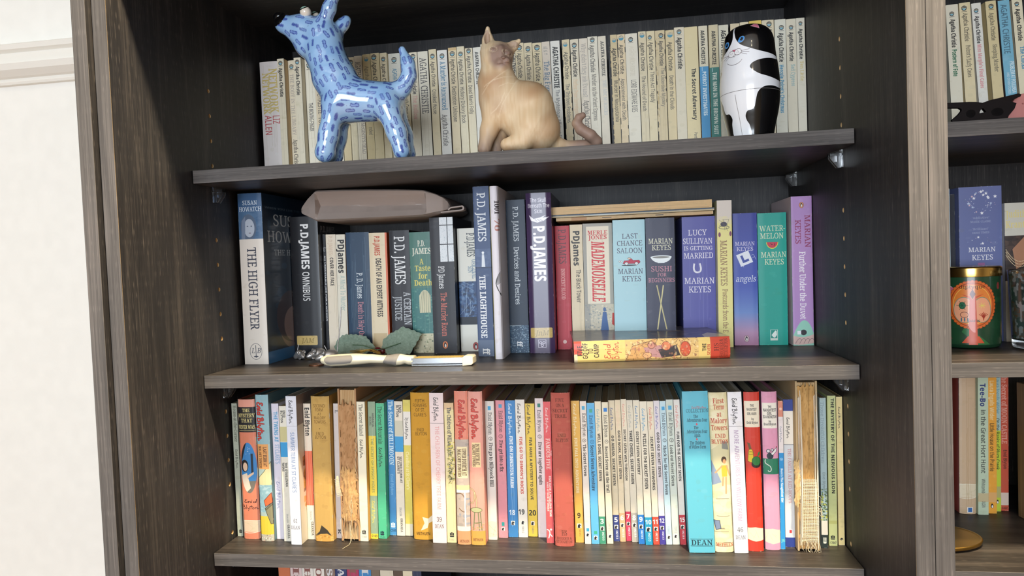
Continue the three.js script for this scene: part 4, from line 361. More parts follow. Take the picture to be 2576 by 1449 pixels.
// ------------------------------------------------------------------ books: printed spines on shared texture sheets
const PX = 5000;                                                // print resolution, pixels per metre
const FONTS = { s: (p) => `${p}px sans-serif`, S: (p) => `bold ${p}px sans-serif`, r: (p) => `${p}px serif`, R: (p) => `bold ${p}px serif` };
const SIG = {
  Enid: 'M9 6 C3 3 1 9 6 10.5 C0 12 1 18.5 6 17.5 C8.5 17 10 15.5 11 13 M12 17.5 L13 11.5 M13 13.5 C14 10.5 17.5 10.5 17.3 13.5 L17 17.5 M21 11.5 L20.5 17.5 M21.4 7.4 L21.6 8.2 M31 12.5 C27 10 24 13.5 25 16.5 C26 18.6 30 17.5 31 14 M32.5 4 L31 17.5',
  Blyton: 'M42 5 L40.5 18 M39 6.5 C47 1.5 49 9 42.5 11 C52 10 51 19.5 40.5 18 M54.5 4 L53 17.5 M58 11.5 C57.5 16 60 17.5 63.5 14 M65 11.5 L61 23 M71.5 5 L69.5 17.5 M66 9.5 L76 8.5 M79 12 C74.5 12 74.5 18 78.5 17.5 C82 17 82.5 12.5 79 12 M85 17.5 L86 12 M86 13.5 C88 10.5 91 11 90.5 14 L90.5 17 C91.5 18.5 94 17.5 95 16.5',
};
function sheet() { const c = document.createElement('canvas'); c.width = c.height = 2048; return { c, x: c.getContext('2d'), px: 4, py: 4, row: 0 }; }
const sheets = [sheet()];
function alloc(w, h) {
  let s = sheets[sheets.length - 1];
  if (s.px + w + 6 > 2048) { s.px = 4; s.py += s.row + 6; s.row = 0; }
  if (s.py + h + 4 > 2048) { sheets.push(sheet()); s = sheets[sheets.length - 1]; }
  const r = { s: sheets.indexOf(s), x: s.px, y: s.py, w, h }; s.px += w + 6; s.row = Math.max(s.row, h); return r;
}
function textV(x, W, H, t, f, a, b, cx, size, col, slant) {
  x.save(); x.translate(cx * W, a * H); x.rotate(Math.PI / 2);
  const fs = size * W * 1.42; x.font = FONTS[f](fs); x.textBaseline = 'alphabetic'; x.fillStyle = col;
  const L = (b - a) * H, m = x.measureText(t).width; x.scale(L / m, 1); if (slant) x.transform(1, 0, -0.22, 1, 0, 0); x.fillText(t, 0, fs * 0.35); x.lineWidth = fs * 0.022; x.strokeStyle = col; x.strokeText(t, 0, fs * 0.35); x.restore();
}
function textH(x, W, H, t, f, yc, hh, a, b, col, slant) {
  x.save(); const fs = hh * H * 1.36; x.font = FONTS[f](fs); x.fillStyle = col; x.textBaseline = 'alphabetic';
  const m = x.measureText(t).width; x.translate(a * W, yc * H + fs * 0.36); x.scale((b - a) * W / m, 1); if (slant) x.transform(1, 0, -0.22, 1, 0, 0); x.fillText(t, 0, 0); x.restore();
}
function sigPath(x, which) { for (const k of which) x.stroke(new Path2D(SIG[k])); }
function poly(x, pts, fill, stroke, lw = 1.5) { x.beginPath(); pts.forEach(([a, b], i) => i ? x.lineTo(a, b) : x.moveTo(a, b)); if (fill) { x.closePath(); x.fillStyle = fill; x.fill(); } if (stroke) { x.strokeStyle = stroke; x.lineWidth = lw; x.stroke(); } }
function ell(x, cx, cy, rx, ry, fill, stroke, lw = 1.5, a0 = 0, a1 = Math.PI * 2) { x.beginPath(); x.ellipse(cx, cy, rx, ry, 0, a0, a1); if (fill) { x.fillStyle = fill; x.fill(); } if (stroke) { x.strokeStyle = stroke; x.lineWidth = lw; x.stroke(); } }
function blot(x, x0, y0, w, h, n, cols, r0, r1, al = 0.5) { x.save(); x.beginPath(); x.rect(x0, y0, w, h); x.clip(); x.globalAlpha = al; for (let i = 0; i < n; i++) ell(x, rr(x0, x0 + w), rr(y0, y0 + h), rr(r0, r1), rr(r0, r1) * 0.7, cols[Math.floor(rnd() * cols.length)]); x.restore(); }
const ART = {                                                   // printed pictures, drawn in a box w by h
  flyer(x, w, h) { x.fillStyle = '#4f6f92'; x.fillRect(0, 0, w, h); blot(x, 0, 0, w, h, 60, ['#3f5f84', '#6684a2', '#54769a'], 8, 30, 0.35); x.fillStyle = '#41628a'; x.fillRect(0, 0, w, h * 0.4);
    ell(x, w * 0.42, h * 0.74, w * 0.33, h * 0.28, '#5d6d84'); ell(x, w * 0.45, h * 0.76, w * 0.22, h * 0.2, '#b9c2cf'); poly(x, [[w * 0.1, h], [w * 0.14, h * 0.6], [w * 0.3, h * 0.5], [w * 0.26, h]], '#7d8ba2'); ell(x, w * 0.38, h * 0.72, 6, 3, '#45536a'); ell(x, w * 0.54, h * 0.72, 6, 3, '#45536a'); ell(x, w * 0.47, h * 0.87, 9, 3, '#8a8296'); },
  window(x, w, h) { x.fillStyle = '#3f7a78'; x.fillRect(0, 0, w, h * 0.7); blot(x, 0, 0, w, h * 0.7, 90, ['#5a9a8c', '#8ab8a0', '#2f6a6c'], 3, 12, 0.5); x.fillStyle = '#d9d2b0'; x.beginPath(); x.moveTo(w * 0.35, h * 0.38); x.lineTo(w * 0.35, h * 0.12); x.quadraticCurveTo(w * 0.6, -h * 0.06, w * 0.85, h * 0.12); x.lineTo(w * 0.85, h * 0.38); x.fill();
    x.strokeStyle = '#5a6450'; x.lineWidth = 2; for (let i = 0; i < 6; i++) { x.beginPath(); x.moveTo(w * (0.35 + 0.1 * i), h * 0.38); x.lineTo(w * (0.5 + 0.06 * i), h * 0.05); x.stroke(); } x.fillStyle = '#d6cfae'; x.fillRect(0, h * 0.7, w, h * 0.3); blot(x, 0, h * 0.72, w, h * 0.28, 40, ['#4a5a4c', '#88906c', '#f0ecd0'], 3, 10, 0.7); },
  panes(x, w, h) { const a = w * 0.42; x.fillStyle = '#e6ebee'; x.fillRect(a, 0, w - a, h); blot(x, a, 0, w - a, h, 260, ['#c3cfd4', '#aebcc2', '#f6f9fa'], 1, 5, 0.6); x.fillStyle = '#2a2b32'; x.fillRect(a + (w - a) * 0.55, 0, 5, h); for (const k of [0.17, 0.6]) x.fillRect(a, h * k, w - a, 6); x.fillRect(a - 4, 0, 5, h); },
  bluephoto(x, w, h) { x.fillStyle = '#294a78'; x.fillRect(0, 0, w, h); blot(x, 0, 0, w, h, 120, ['#4d76a8', '#1c3152', '#7d9cc0', '#14223a'], 4, 18, 0.5); x.strokeStyle = '#a8bcd4'; x.lineWidth = 2; for (let i = 0; i < 12; i++) { x.beginPath(); x.moveTo(rr(0, w), rr(0, h)); x.lineTo(rr(0, w), rr(0, h)); x.stroke(); } x.fillStyle = '#16202f'; x.fillRect(0, h * 0.82, w, h * 0.18); },
  lighthouse(x, w, h) { x.fillStyle = '#52668c'; x.fillRect(0, 0, w, h); blot(x, 0, 0, w, h, 30, ['#5f7498', '#46597f'], 8, 30, 0.4); poly(x, [[w * 0.4, h], [w * 0.44, h * 0.32], [w * 0.58, h * 0.32], [w * 0.64, h]], '#dfe5ec'); x.fillStyle = '#c8d0da'; x.fillRect(w * 0.45, h * 0.2, w * 0.12, h * 0.14); ell(x, w * 0.51, h * 0.2, w * 0.08, h * 0.06, '#eef2f6'); x.fillStyle = '#2f3f5e'; x.fillRect(0, h * 0.94, w, h * 0.06); },
  fan(x, w, h) { x.strokeStyle = '#222'; x.lineWidth = 2; for (let i = 0; i < 9; i++) { x.beginPath(); x.moveTo(w * 0.95, h * (0.05 + 0.05 * i)); x.quadraticCurveTo(w * 0.5, h * (0.3 + 0.04 * i), w * 0.45, h * 0.5); x.quadraticCurveTo(w * 0.6, h * (0.6 + 0.02 * i), w * 0.95, h * (0.98 - 0.01 * i)); x.stroke(); } },
  sea(x, w, h) { x.fillStyle = '#2a4a66'; x.fillRect(0, 0, w, h); blot(x, 0, 0, w, h, 420, ['#c9d6de', '#1b3248', '#5a7c96', '#8aa4b6'], 1, 5, 0.7); x.fillStyle = '#b9c6cc'; x.fillRect(0, 0, w * 0.62, 3); },
  hand(x, w, h) { x.strokeStyle = '#f2eef4'; x.fillStyle = '#f2eef4'; poly(x, [[w * 0.12, h * 0.1], [w * 0.2, h * 0.75], [w * 0.45, h * 0.98], [w * 0.7, h * 0.8], [w * 0.92, h * 0.35], [w * 0.66, h * 0.45], [w * 0.8, h * 0.15], [w * 0.55, h * 0.42], [w * 0.4, h * 0.5], [w * 0.3, h * 0.55]], '#f2eef4'); x.strokeStyle = '#453356'; x.lineWidth = 2; for (let i = 0; i < 3; i++) { x.beginPath(); x.moveTo(w * (0.35 + 0.1 * i), h * 0.6); x.lineTo(w * (0.45 + 0.12 * i), h * 0.85); x.stroke(); } },
  dress(x, w, h) { x.fillStyle = '#cfc7b2'; x.fillRect(w * 0.2, 0, w * 0.8, h); blot(x, 0, 0, w, h, 220, ['#efe4cc', '#8f979a', '#b9b09a', '#6f7d86'], 2, 9, 0.6); poly(x, [[w * 0.62, h * 0.18], [w * 0.74, h * 0.18], [w * 0.88, h], [w * 0.46, h]], '#3f649c'); ell(x, w * 0.68, h * 0.12, w * 0.05, h * 0.05, '#4a6a9c'); poly(x, [[w * 0.94, h * 0.2], [w, h * 0.2], [w, h * 0.5], [w * 0.92, h * 0.45]], '#c0392f'); },
  car(x, w, h) { ell(x, w * 0.5, h * 0.93, w * 0.24, h * 0.06, '#2a2a30'); poly(x, [[w * 0.3, h * 0.75], [w * 0.34, h * 0.45], [w * 0.48, h * 0.42], [w * 0.55, h * 0.2], [w * 0.62, h * 0.42], [w * 0.8, h * 0.4], [w * 0.84, h * 0.6], [w * 0.8, h * 0.76]], '#c02a4a', '#5a1626'); for (const a of [0.41, 0.72]) ell(x, w * a, h * 0.76, h * 0.17, h * 0.17, '#e8e8ea', '#333', 2); ell(x, w * 0.5, h * 0.22, w * 0.05, h * 0.1, '#e8c8b0', '#333'); for (let i = 0; i < 3; i++) ell(x, w * (0.19 + 0.03 * i), h * (0.5 + 0.08 * (i % 2)), w * 0.025, h * 0.06, '#eef4f6', '#555'); },
  bowl(x, w, h) { ell(x, w * 0.52, h * 0.22, w * 0.37, h * 0.2, '#e8f0f2'); x.beginPath(); x.moveTo(w * 0.15, h * 0.22); x.quadraticCurveTo(w * 0.25, h * 0.95, w * 0.52, h * 0.9); x.quadraticCurveTo(w * 0.8, h * 0.95, w * 0.89, h * 0.22); x.fillStyle = '#eef4f5'; x.fill(); ell(x, w * 0.52, h * 0.24, w * 0.3, h * 0.13, '#8a8a86'); x.fillStyle = '#dfe8ea'; x.fillRect(w * 0.4, h * 0.86, w * 0.24, h * 0.1); },
  sticks(x, w, h) { x.lineCap = 'round'; x.strokeStyle = '#d8cc94'; x.lineWidth = 8; x.beginPath(); x.moveTo(w * 0.36, 6); x.lineTo(w * 0.68, h); x.moveTo(w * 0.58, 6); x.lineTo(w * 0.36, h); x.stroke(); x.strokeStyle = '#6a6038'; x.lineWidth = 1.5; x.beginPath(); x.moveTo(w * 0.37, 6); x.lineTo(w * 0.69, h); x.stroke(); },
  shoe(x, w, h) { x.strokeStyle = '#eae6ee'; x.lineWidth = w * 0.055; x.beginPath(); x.moveTo(w * 0.36, h * 0.05); x.quadraticCurveTo(w * 0.3, h * 0.9, w * 0.45, h * 0.92); x.quadraticCurveTo(w * 0.62, h * 0.9, w * 0.52, h * 0.05); x.stroke(); },
  postcard(x, w, h) { x.fillStyle = '#e0d2c4'; x.fillRect(0, 0, w, h * 0.5); blot(x, 0, h * 0.4, w, h * 0.2, 40, ['#e2d5b8', '#e8dba8'], 8, 18, 0.6); ell(x, w * 0.45, h * 0.6, w * 0.22, h * 0.06, '#3a3448'); ell(x, w * 0.47, h * 0.68, w * 0.34, h * 0.04, null, '#4a4450', 3); ell(x, w * 0.16, h * 0.86, w * 0.08, h * 0.06, '#7a3a5c'); ell(x, w * 0.9, h * 0.84, w * 0.08, h * 0.06, '#7a3a5c'); x.strokeStyle = '#5a5048'; x.lineWidth = 1.5; for (let i = 0; i < 8; i++) { x.beginPath(); x.moveTo(w * rr(0.1, 0.9), h * rr(0.45, 0.8)); x.lineTo(w * rr(0.1, 0.9), h * rr(0.45, 0.8)); x.stroke(); } },
  dusk(x, w, h) { const g = x.createLinearGradient(0, 0, 0, h); g.addColorStop(0, '#3f4799'); g.addColorStop(0.55, '#4a5cb2'); g.addColorStop(0.75, '#6f8cc8'); g.addColorStop(0.9, '#b88fb0'); g.addColorStop(1, '#b07c9c'); x.fillStyle = g; x.fillRect(0, 0, w, h); },
  lplate(x, w, h) { x.save(); x.translate(w * 0.47, h * 0.48); x.rotate(-0.38); x.fillStyle = '#e9eaf2'; x.fillRect(-w * 0.27, -w * 0.27, w * 0.54, w * 0.54); x.fillStyle = '#3d4da0'; x.fillRect(-w * 0.13, -w * 0.17, w * 0.1, w * 0.32); x.fillRect(-w * 0.13, w * 0.06, w * 0.28, w * 0.1); x.restore(); x.strokeStyle = '#dfe2f0'; x.lineWidth = 2; for (const [a, b] of [[0.2, 0.5], [0.75, 0.3], [0.3, 0.95], [0.8, 0.45]]) { x.beginPath(); x.moveTo(w * a, h * b); x.quadraticCurveTo(w * (a + 0.1), h * (b - 0.15), w * (a + 0.14), h * (b + 0.1)); x.stroke(); } },
  melon(x, w, h) { ell(x, w * 0.5, h * 0.1, w * 0.21, h * 0.9, '#d8d24a', null, 1, 0, Math.PI); ell(x, w * 0.5, h * 0.1, w * 0.185, h * 0.78, '#c8324a', null, 1, 0, Math.PI); for (let i = 0; i < 7; i++) ell(x, w * rr(0.4, 0.6), h * rr(0.2, 0.6), 2, 3, '#3a1418'); },
  bird(x, w, h) { x.fillStyle = '#d6ddd2'; x.fillRect(w * 0.38, 0, w * 0.26, h); x.fillStyle = '#1a8f80'; x.fillRect(w * 0.4, h * 0.03, w * 0.22, h * 0.76); poly(x, [[w * 0.42, h * 0.5], [w * 0.5, h * 0.25], [w * 0.56, h * 0.08], [w * 0.6, h * 0.15], [w * 0.61, h * 0.5], [w * 0.54, h * 0.75], [w * 0.48, h * 0.7]], '#e6ece4'); },
  duvet(x, w, h) { x.beginPath(); x.moveTo(0, h * 0.62); x.quadraticCurveTo(w * 0.3, -h * 0.02, w * 0.55, 0); x.quadraticCurveTo(w * 0.8, 0, w, h * 0.55); x.lineTo(w, h); x.lineTo(0, h); x.fillStyle = '#96ccb8'; x.fill(); x.fillStyle = '#d4b4ac'; x.beginPath(); x.moveTo(0, h * 0.6); x.quadraticCurveTo(w * 0.5, h * 0.75, w, h * 0.55); x.lineTo(w, h * 0.9); x.quadraticCurveTo(w * 0.5, h, 0, h * 0.95); x.fill(); ell(x, w * 0.5, h * 0.48, w * 0.15, h * 0.11, '#2a2228'); x.fillStyle = '#e8e8ec'; x.fillRect(w * 0.2, h * 0.42, w * 0.18, h * 0.14); x.strokeStyle = '#5a4850'; x.lineWidth = 2; for (let i = 0; i < 4; i++) { x.beginPath(); x.moveTo(w * (0.1 + i * 0.2), h * 0.92); x.quadraticCurveTo(w * (0.3 + i * 0.2), h * 0.6, w * (0.4 + i * 0.2), h * 0.8); x.stroke(); } },
  girl(x, w, h) { x.save(); x.beginPath(); x.ellipse(w * 0.52, h * 0.5, w * 0.46, h * 0.5, 0, 0, Math.PI * 2); x.clip(); x.fillStyle = '#3f86c4'; x.fillRect(0, 0, w, h); poly(x, [[0, 0], [w * 0.45, 0], [w * 0.2, h * 0.3], [0, h * 0.5]], '#1c2026'); x.fillStyle = '#26303c'; x.fillRect(w * 0.68, h * 0.22, w * 0.12, h * 0.4); for (let i = 0; i < 8; i++) ell(x, w * rr(0.4, 0.65), h * rr(0.1, 0.25), 2, 2, '#eef2f6'); x.fillStyle = '#7a7468'; x.fillRect(0, h * 0.76, w, h * 0.3); poly(x, [[0, h * 0.66], [w * 0.42, h * 0.6], [w * 0.62, h * 0.9], [w * 0.3, h], [0, h]], '#e8d8c4'); ell(x, w * 0.3, h * 0.46, w * 0.22, h * 0.12, '#20181a'); ell(x, w * 0.33, h * 0.48, w * 0.14, h * 0.085, '#e6c4a8'); poly(x, [[w * 0.4, h * 0.66], [w * 0.8, h * 0.58], [w * 0.82, h * 0.62], [w * 0.42, h * 0.72]], '#e6c4a8'); x.restore(); },
  tape(x, w, h) { x.globalAlpha = 0.78; x.fillStyle = '#e4d9bc'; x.fillRect(0, h * 0.05, w, h * 0.8); x.globalAlpha = 1; x.strokeStyle = '#f2ecd8'; x.lineWidth = 3; x.beginPath(); x.moveTo(0, h * 0.08); x.quadraticCurveTo(w * 0.5, -h * 0.02, w, h * 0.1); x.moveTo(0, h * 0.88); x.quadraticCurveTo(w * 0.5, h * 0.98, w, h * 0.82); x.stroke(); x.strokeStyle = '#cdbf9c'; x.lineWidth = 2; for (let i = 0; i < 5; i++) { x.beginPath(); x.moveTo(rr(0, w), rr(h * 0.2, h * 0.8)); x.lineTo(rr(0, w), rr(h * 0.2, h * 0.8)); x.stroke(); } },
  papertape(x, w, h) { poly(x, [[0, h * 0.06], [w * 0.5, 0], [w, h * 0.1], [w, h * 0.9], [w * 0.5, h], [0, h * 0.86]], '#e9dcbf'); x.strokeStyle = '#d6c6a4'; x.lineWidth = 1.5; for (let i = 0; i < 4; i++) { x.beginPath(); x.moveTo(rr(0, w), rr(h * 0.2, h * 0.8)); x.lineTo(rr(0, w), rr(h * 0.2, h * 0.8)); x.stroke(); } },
  harbour(x, w, h) { x.fillStyle = '#a9bcb4'; x.fillRect(0, 0, w, h); poly(x, [[0, h * 0.42], [0, h * 0.35], [w * 0.5, h * 0.28], [w, h * 0.18], [w, h * 0.44]], '#d6cf9c', '#5a5a48', 3); x.fillStyle = '#8fb4bc'; x.fillRect(0, h * 0.42, w, h * 0.28); blot(x, 0, h * 0.42, w, h * 0.28, 40, ['#b4ccd0', '#7aa0b0'], 4, 16, 0.5); poly(x, [[w * 0.4, h * 0.58], [w * 0.95, h * 0.5], [w, h * 0.6], [w * 0.5, h * 0.64]], '#dc6a3a', '#6a2a1a', 3); poly(x, [[w * 0.45, h * 0.66], [w, h * 0.6], [w, h * 0.8], [w * 0.8, h * 0.8]], '#7a7458', '#333', 3); x.fillStyle = '#e0c23c'; x.fillRect(0, h * 0.74, w, h * 0.2); poly(x, [[w * 0.5, h * 0.68], [w, h * 0.62], [w, h * 0.82], [w * 0.85, h * 0.82]], '#8a8462', '#3a3428', 3); x.fillStyle = '#b9b4a0'; x.fillRect(0, h * 0.93, w, h * 0.07); blot(x, 0, h * 0.93, w, h * 0.07, 40, ['#6a5a4a', '#c8907a', '#e8e4d8'], 2, 6, 0.7); },
  cloth(x, w, h) { x.save(); x.globalAlpha = 0.1; x.strokeStyle = '#000'; x.lineWidth = 1; for (let i = 0; i < w; i += 3) { x.beginPath(); x.moveTo(i, 0); x.lineTo(i, h); x.stroke(); } x.strokeStyle = '#fff'; for (let i = 0; i < h; i += 3) { x.beginPath(); x.moveTo(0, i); x.lineTo(w, i); x.stroke(); } x.restore(); blot(x, 0, 0, w, h, 26, ['#5a3a14', '#e8c890'], 6, 26, 0.06); },
  hole(x, w, h) { poly(x, [[w * 0.02, h * 0.7], [w * 0.3, h * 0.4], [w * 0.42, h * 0.02], [w * 0.72, h * 0.3], [w * 0.92, h * 0.66], [w * 0.7, h * 0.55], [w * 0.4, h * 0.6]], '#3a3328'); poly(x, [[0, h * 0.76], [w * 0.35, h * 0.55], [w * 0.7, h * 0.52], [w * 0.95, h * 0.7], [w, h], [0, h]], '#cf9a4a'); blot(x, 0, h * 0.6, w, h * 0.4, 20, ['#b07a34', '#e4bc70'], 3, 10, 0.5); },
  peel(x, w, h) { poly(x, [[w * 0.4, h * 0.98], [w * 0.6, h * 0.5], [w * 0.5, h * 0.1], [w * 0.8, h * 0.2], [w, 0], [w, h * 0.4], [w * 0.82, h * 0.5], [w * 0.75, h * 0.8]], '#e6d8bc'); },
  speckle(x, w, h) { blot(x, w * 0.2, 0, w * 0.8, h, 120, ['#4a5230', '#8a8a48', '#e8d84a', '#b9a860'], 2, 9, 0.75); },
  desk(x, w, h) { x.fillStyle = '#b9a99c'; x.fillRect(0, 0, w, h); blot(x, 0, 0, w, h, 60, ['#8c96a6', '#c8b8a8', '#a0968e'], 6, 18, 0.6); x.fillStyle = '#e8d89a'; x.fillRect(0, h * 0.5, w, h * 0.05); x.fillStyle = '#cfdde0'; x.fillRect(0, h * 0.55, w, h * 0.03); x.strokeStyle = '#7a5a3c'; x.lineWidth = 5; x.beginPath(); x.moveTo(0, h * 0.6); x.quadraticCurveTo(w * 0.6, h * 0.55, w * 0.7, h * 0.7); x.quadraticCurveTo(w * 0.8, h * 0.85, w * 0.2, h * 0.75); x.stroke(); x.strokeStyle = '#d8e0dc'; x.lineWidth = 9; x.beginPath(); x.moveTo(w * 0.66, h * 0.58); x.lineTo(w * 0.66, h * 0.98); x.stroke(); x.fillStyle = '#ece4ce'; x.fillRect(0, h * 0.95, w, h * 0.05); },
  chair(x, w, h) { x.lineCap = 'round'; x.strokeStyle = '#8a6a44'; x.lineWidth = 9; x.beginPath(); x.moveTo(0, h * 0.02); x.quadraticCurveTo(w * 0.55, h * 0.05, w * 0.42, h * 0.48); x.moveTo(0, h * 0.34); x.quadraticCurveTo(w * 0.35, h * 0.4, w * 0.3, h * 0.1); x.stroke(); x.strokeStyle = '#dcc9a0'; x.lineWidth = 4; x.stroke(); ell(x, w * 0.42, h * 0.5, w * 0.4, h * 0.055, '#b7b887', '#5a5a3c', 3); x.strokeStyle = '#6a7a52'; x.lineWidth = 6; for (const [a, b] of [[0.3, 0.2], [0.55, 0.62], [0.7, 0.78]]) { x.beginPath(); x.moveTo(w * a, h * 0.56); x.lineTo(w * b, h * 0.95); x.stroke(); } x.beginPath(); x.moveTo(w * 0.25, h * 0.8); x.lineTo(w * 0.72, h * 0.78); x.stroke(); blot(x, 0, h * 0.8, w, h * 0.2, 30, ['#b98a4c', '#d8c080'], 3, 9, 0.5); },
  runner(x, w, h) { x.strokeStyle = '#f6e8e2'; x.lineWidth = w * 0.14; x.lineCap = 'round'; x.beginPath(); x.moveTo(w * 0.1, h * 0.15); x.quadraticCurveTo(w * 0.5, h * 0.2, w * 0.45, h * 0.55); x.lineTo(w * 0.3, h * 0.95); x.moveTo(w * 0.45, h * 0.55); x.lineTo(w * 0.75, h * 0.8); x.stroke(); ell(x, w * 0.62, h * 0.14, w * 0.14, h * 0.1, '#f6e8e2'); },
  beach(x, w, h) { blot(x, 0, 0, w, h, 120, ['#eae0b8', '#dccf9c', '#f0e8c8'], 10, 40, 0.5); poly(x, [[0, h * 0.36], [w * 0.5, h * 0.32], [w, h * 0.3], [w, h * 0.58], [w * 0.4, h * 0.56], [0, h * 0.52]], '#d8cfa4'); poly(x, [[0, h * 0.42], [w * 0.3, h * 0.5], [w * 0.5, h * 0.56], [0, h * 0.58]], '#8c9cb4'); poly(x, [[w * 0.62, h * 0.3], [w * 0.9, h * 0.31], [w * 0.96, h * 0.36], [w * 0.6, h * 0.35]], '#8a8a80'); ell(x, w * 0.68, h * 0.42, w * 0.14, h * 0.02, '#4a3424'); ell(x, w * 0.7, h * 0.43, w * 0.09, h * 0.014, '#d8a070'); poly(x, [[w * 0.52, h * 0.455], [w * 0.86, h * 0.455], [w * 0.82, h * 0.525], [w * 0.54, h * 0.525]], '#e8b83c'); x.strokeStyle = '#d6a074'; x.lineWidth = w * 0.08; x.lineCap = 'round'; for (const p of [[0.56, 0.46, 0.2, 0.5], [0.82, 0.46, 0.96, 0.52], [0.6, 0.53, 0.56, 0.58], [0.76, 0.53, 0.72, 0.63]]) { x.beginPath(); x.moveTo(w * p[0], h * p[1]); x.lineTo(w * p[2], h * p[3]); x.stroke(); } x.strokeStyle = '#8c8468'; x.lineWidth = 3; for (let i = 0; i < 9; i++) { x.beginPath(); const y = h * rr(0.66, 0.98); x.moveTo(w * rr(0, 0.5), y); x.quadraticCurveTo(w * 0.6, y + rr(-9, 9), w * rr(0.5, 1), y); x.stroke(); } poly(x, [[0, h * 0.8], [w * 0.3, h * 0.8], [w * 0.36, h * 0.85], [w * 0.1, h * 0.86]], '#7d8ca8', '#3a4050', 3); },
  bellapple(x, w, h) { poly(x, [[w * 0.14, h * 0.72], [w * 0.2, h * 0.34], [w * 0.26, h * 0.28], [w * 0.42, h * 0.28], [w * 0.48, h * 0.36], [w * 0.52, h * 0.7], [w * 0.34, h * 0.78]], '#e0c22c', '#6a4a12', 2); ell(x, w * 0.34, h * 0.42, w * 0.18, h * 0.05, null, '#8a6a1c', 3); poly(x, [[w * 0.24, h * 0.28], [w * 0.12, h * 0.02], [w * 0.3, h * 0.05], [w * 0.4, h * 0.28]], '#6a4a22'); ell(x, w * 0.66, h * 0.84, w * 0.3, h * 0.14, '#2a1a14'); ell(x, w * 0.68, h * 0.72, w * 0.28, h * 0.17, '#2d7a3a', '#163a1c', 2); poly(x, [[w * 0.74, h * 0.56], [w * 0.82, h * 0.4], [w * 0.96, h * 0.36], [w * 0.88, h * 0.5]], '#2d7a3a'); },
  mouse(x, w, h) { ell(x, w * 0.45, h * 0.38, w * 0.22, h * 0.12, '#26343c'); poly(x, [[w * 0.5, h * 0.3], [w * 0.9, h * 0.06], [w * 0.86, h * 0.22], [w * 0.62, h * 0.36]], '#e9e4e0', '#26343c', 2); ell(x, w * 0.34, h * 0.2, w * 0.12, h * 0.06, '#d8d4d6', '#26343c', 3); ell(x, w * 0.6, h * 0.16, w * 0.08, h * 0.05, '#d8d4d6', '#26343c', 3); ell(x, w * 0.9, h * 0.05, w * 0.04, h * 0.02, '#b02a34'); x.strokeStyle = '#eee8e0'; x.lineWidth = w * 0.05; x.lineCap = 'round'; x.beginPath(); x.moveTo(w * 0.14, h * 0.52); x.bezierCurveTo(0, h * 0.75, w * 0.55, h * 0.65, w * 0.5, h * 0.9); x.quadraticCurveTo(w * 0.4, h, w * 0.3, h * 0.92); x.stroke(); },
  leafy(x, w, h) { blot(x, 0, 0, w, h, 130, ['#3f5a3c', '#c8c44a', '#8aa08a', '#26382c'], 2, 8, 0.8); },
  darkship(x, w, h) { x.fillStyle = '#26302c'; x.fillRect(0, 0, w, h); poly(x, [[w * 0.2, h * 0.5], [w * 0.8, h * 0.5], [w * 0.7, h * 0.66], [w * 0.3, h * 0.66]], '#d8d8c8'); for (let i = 0; i < 3; i++) { x.fillStyle = '#d8d8c8'; x.fillRect(w * (0.26 + 0.18 * i), h * 0.2, w * 0.13, h * 0.26); } },
  pearls(x, w, h) { x.fillStyle = '#3a2c28'; x.fillRect(0, 0, w, h); blot(x, 0, 0, w, h, 40, ['#5a443a', '#241c1c'], 12, 40, 0.5); poly(x, [[w * 0.2, h * 0.3], [w * 0.55, h * 0.02], [w * 0.7, h * 0.12], [w * 0.8, h * 0.5], [w * 0.3, h * 0.75]], '#a8775a'); x.strokeStyle = '#e0c9a0'; x.lineWidth = 5; x.setLineDash([6, 3]); for (let i = 0; i < 3; i++) { x.beginPath(); x.moveTo(w * 0.02, h * (0.3 + 0.06 * i)); x.quadraticCurveTo(w * 0.4, h * (0.85 + 0.07 * i), w * 0.85, h * (0.3 + 0.04 * i)); x.stroke(); } x.setLineDash([]); },
};
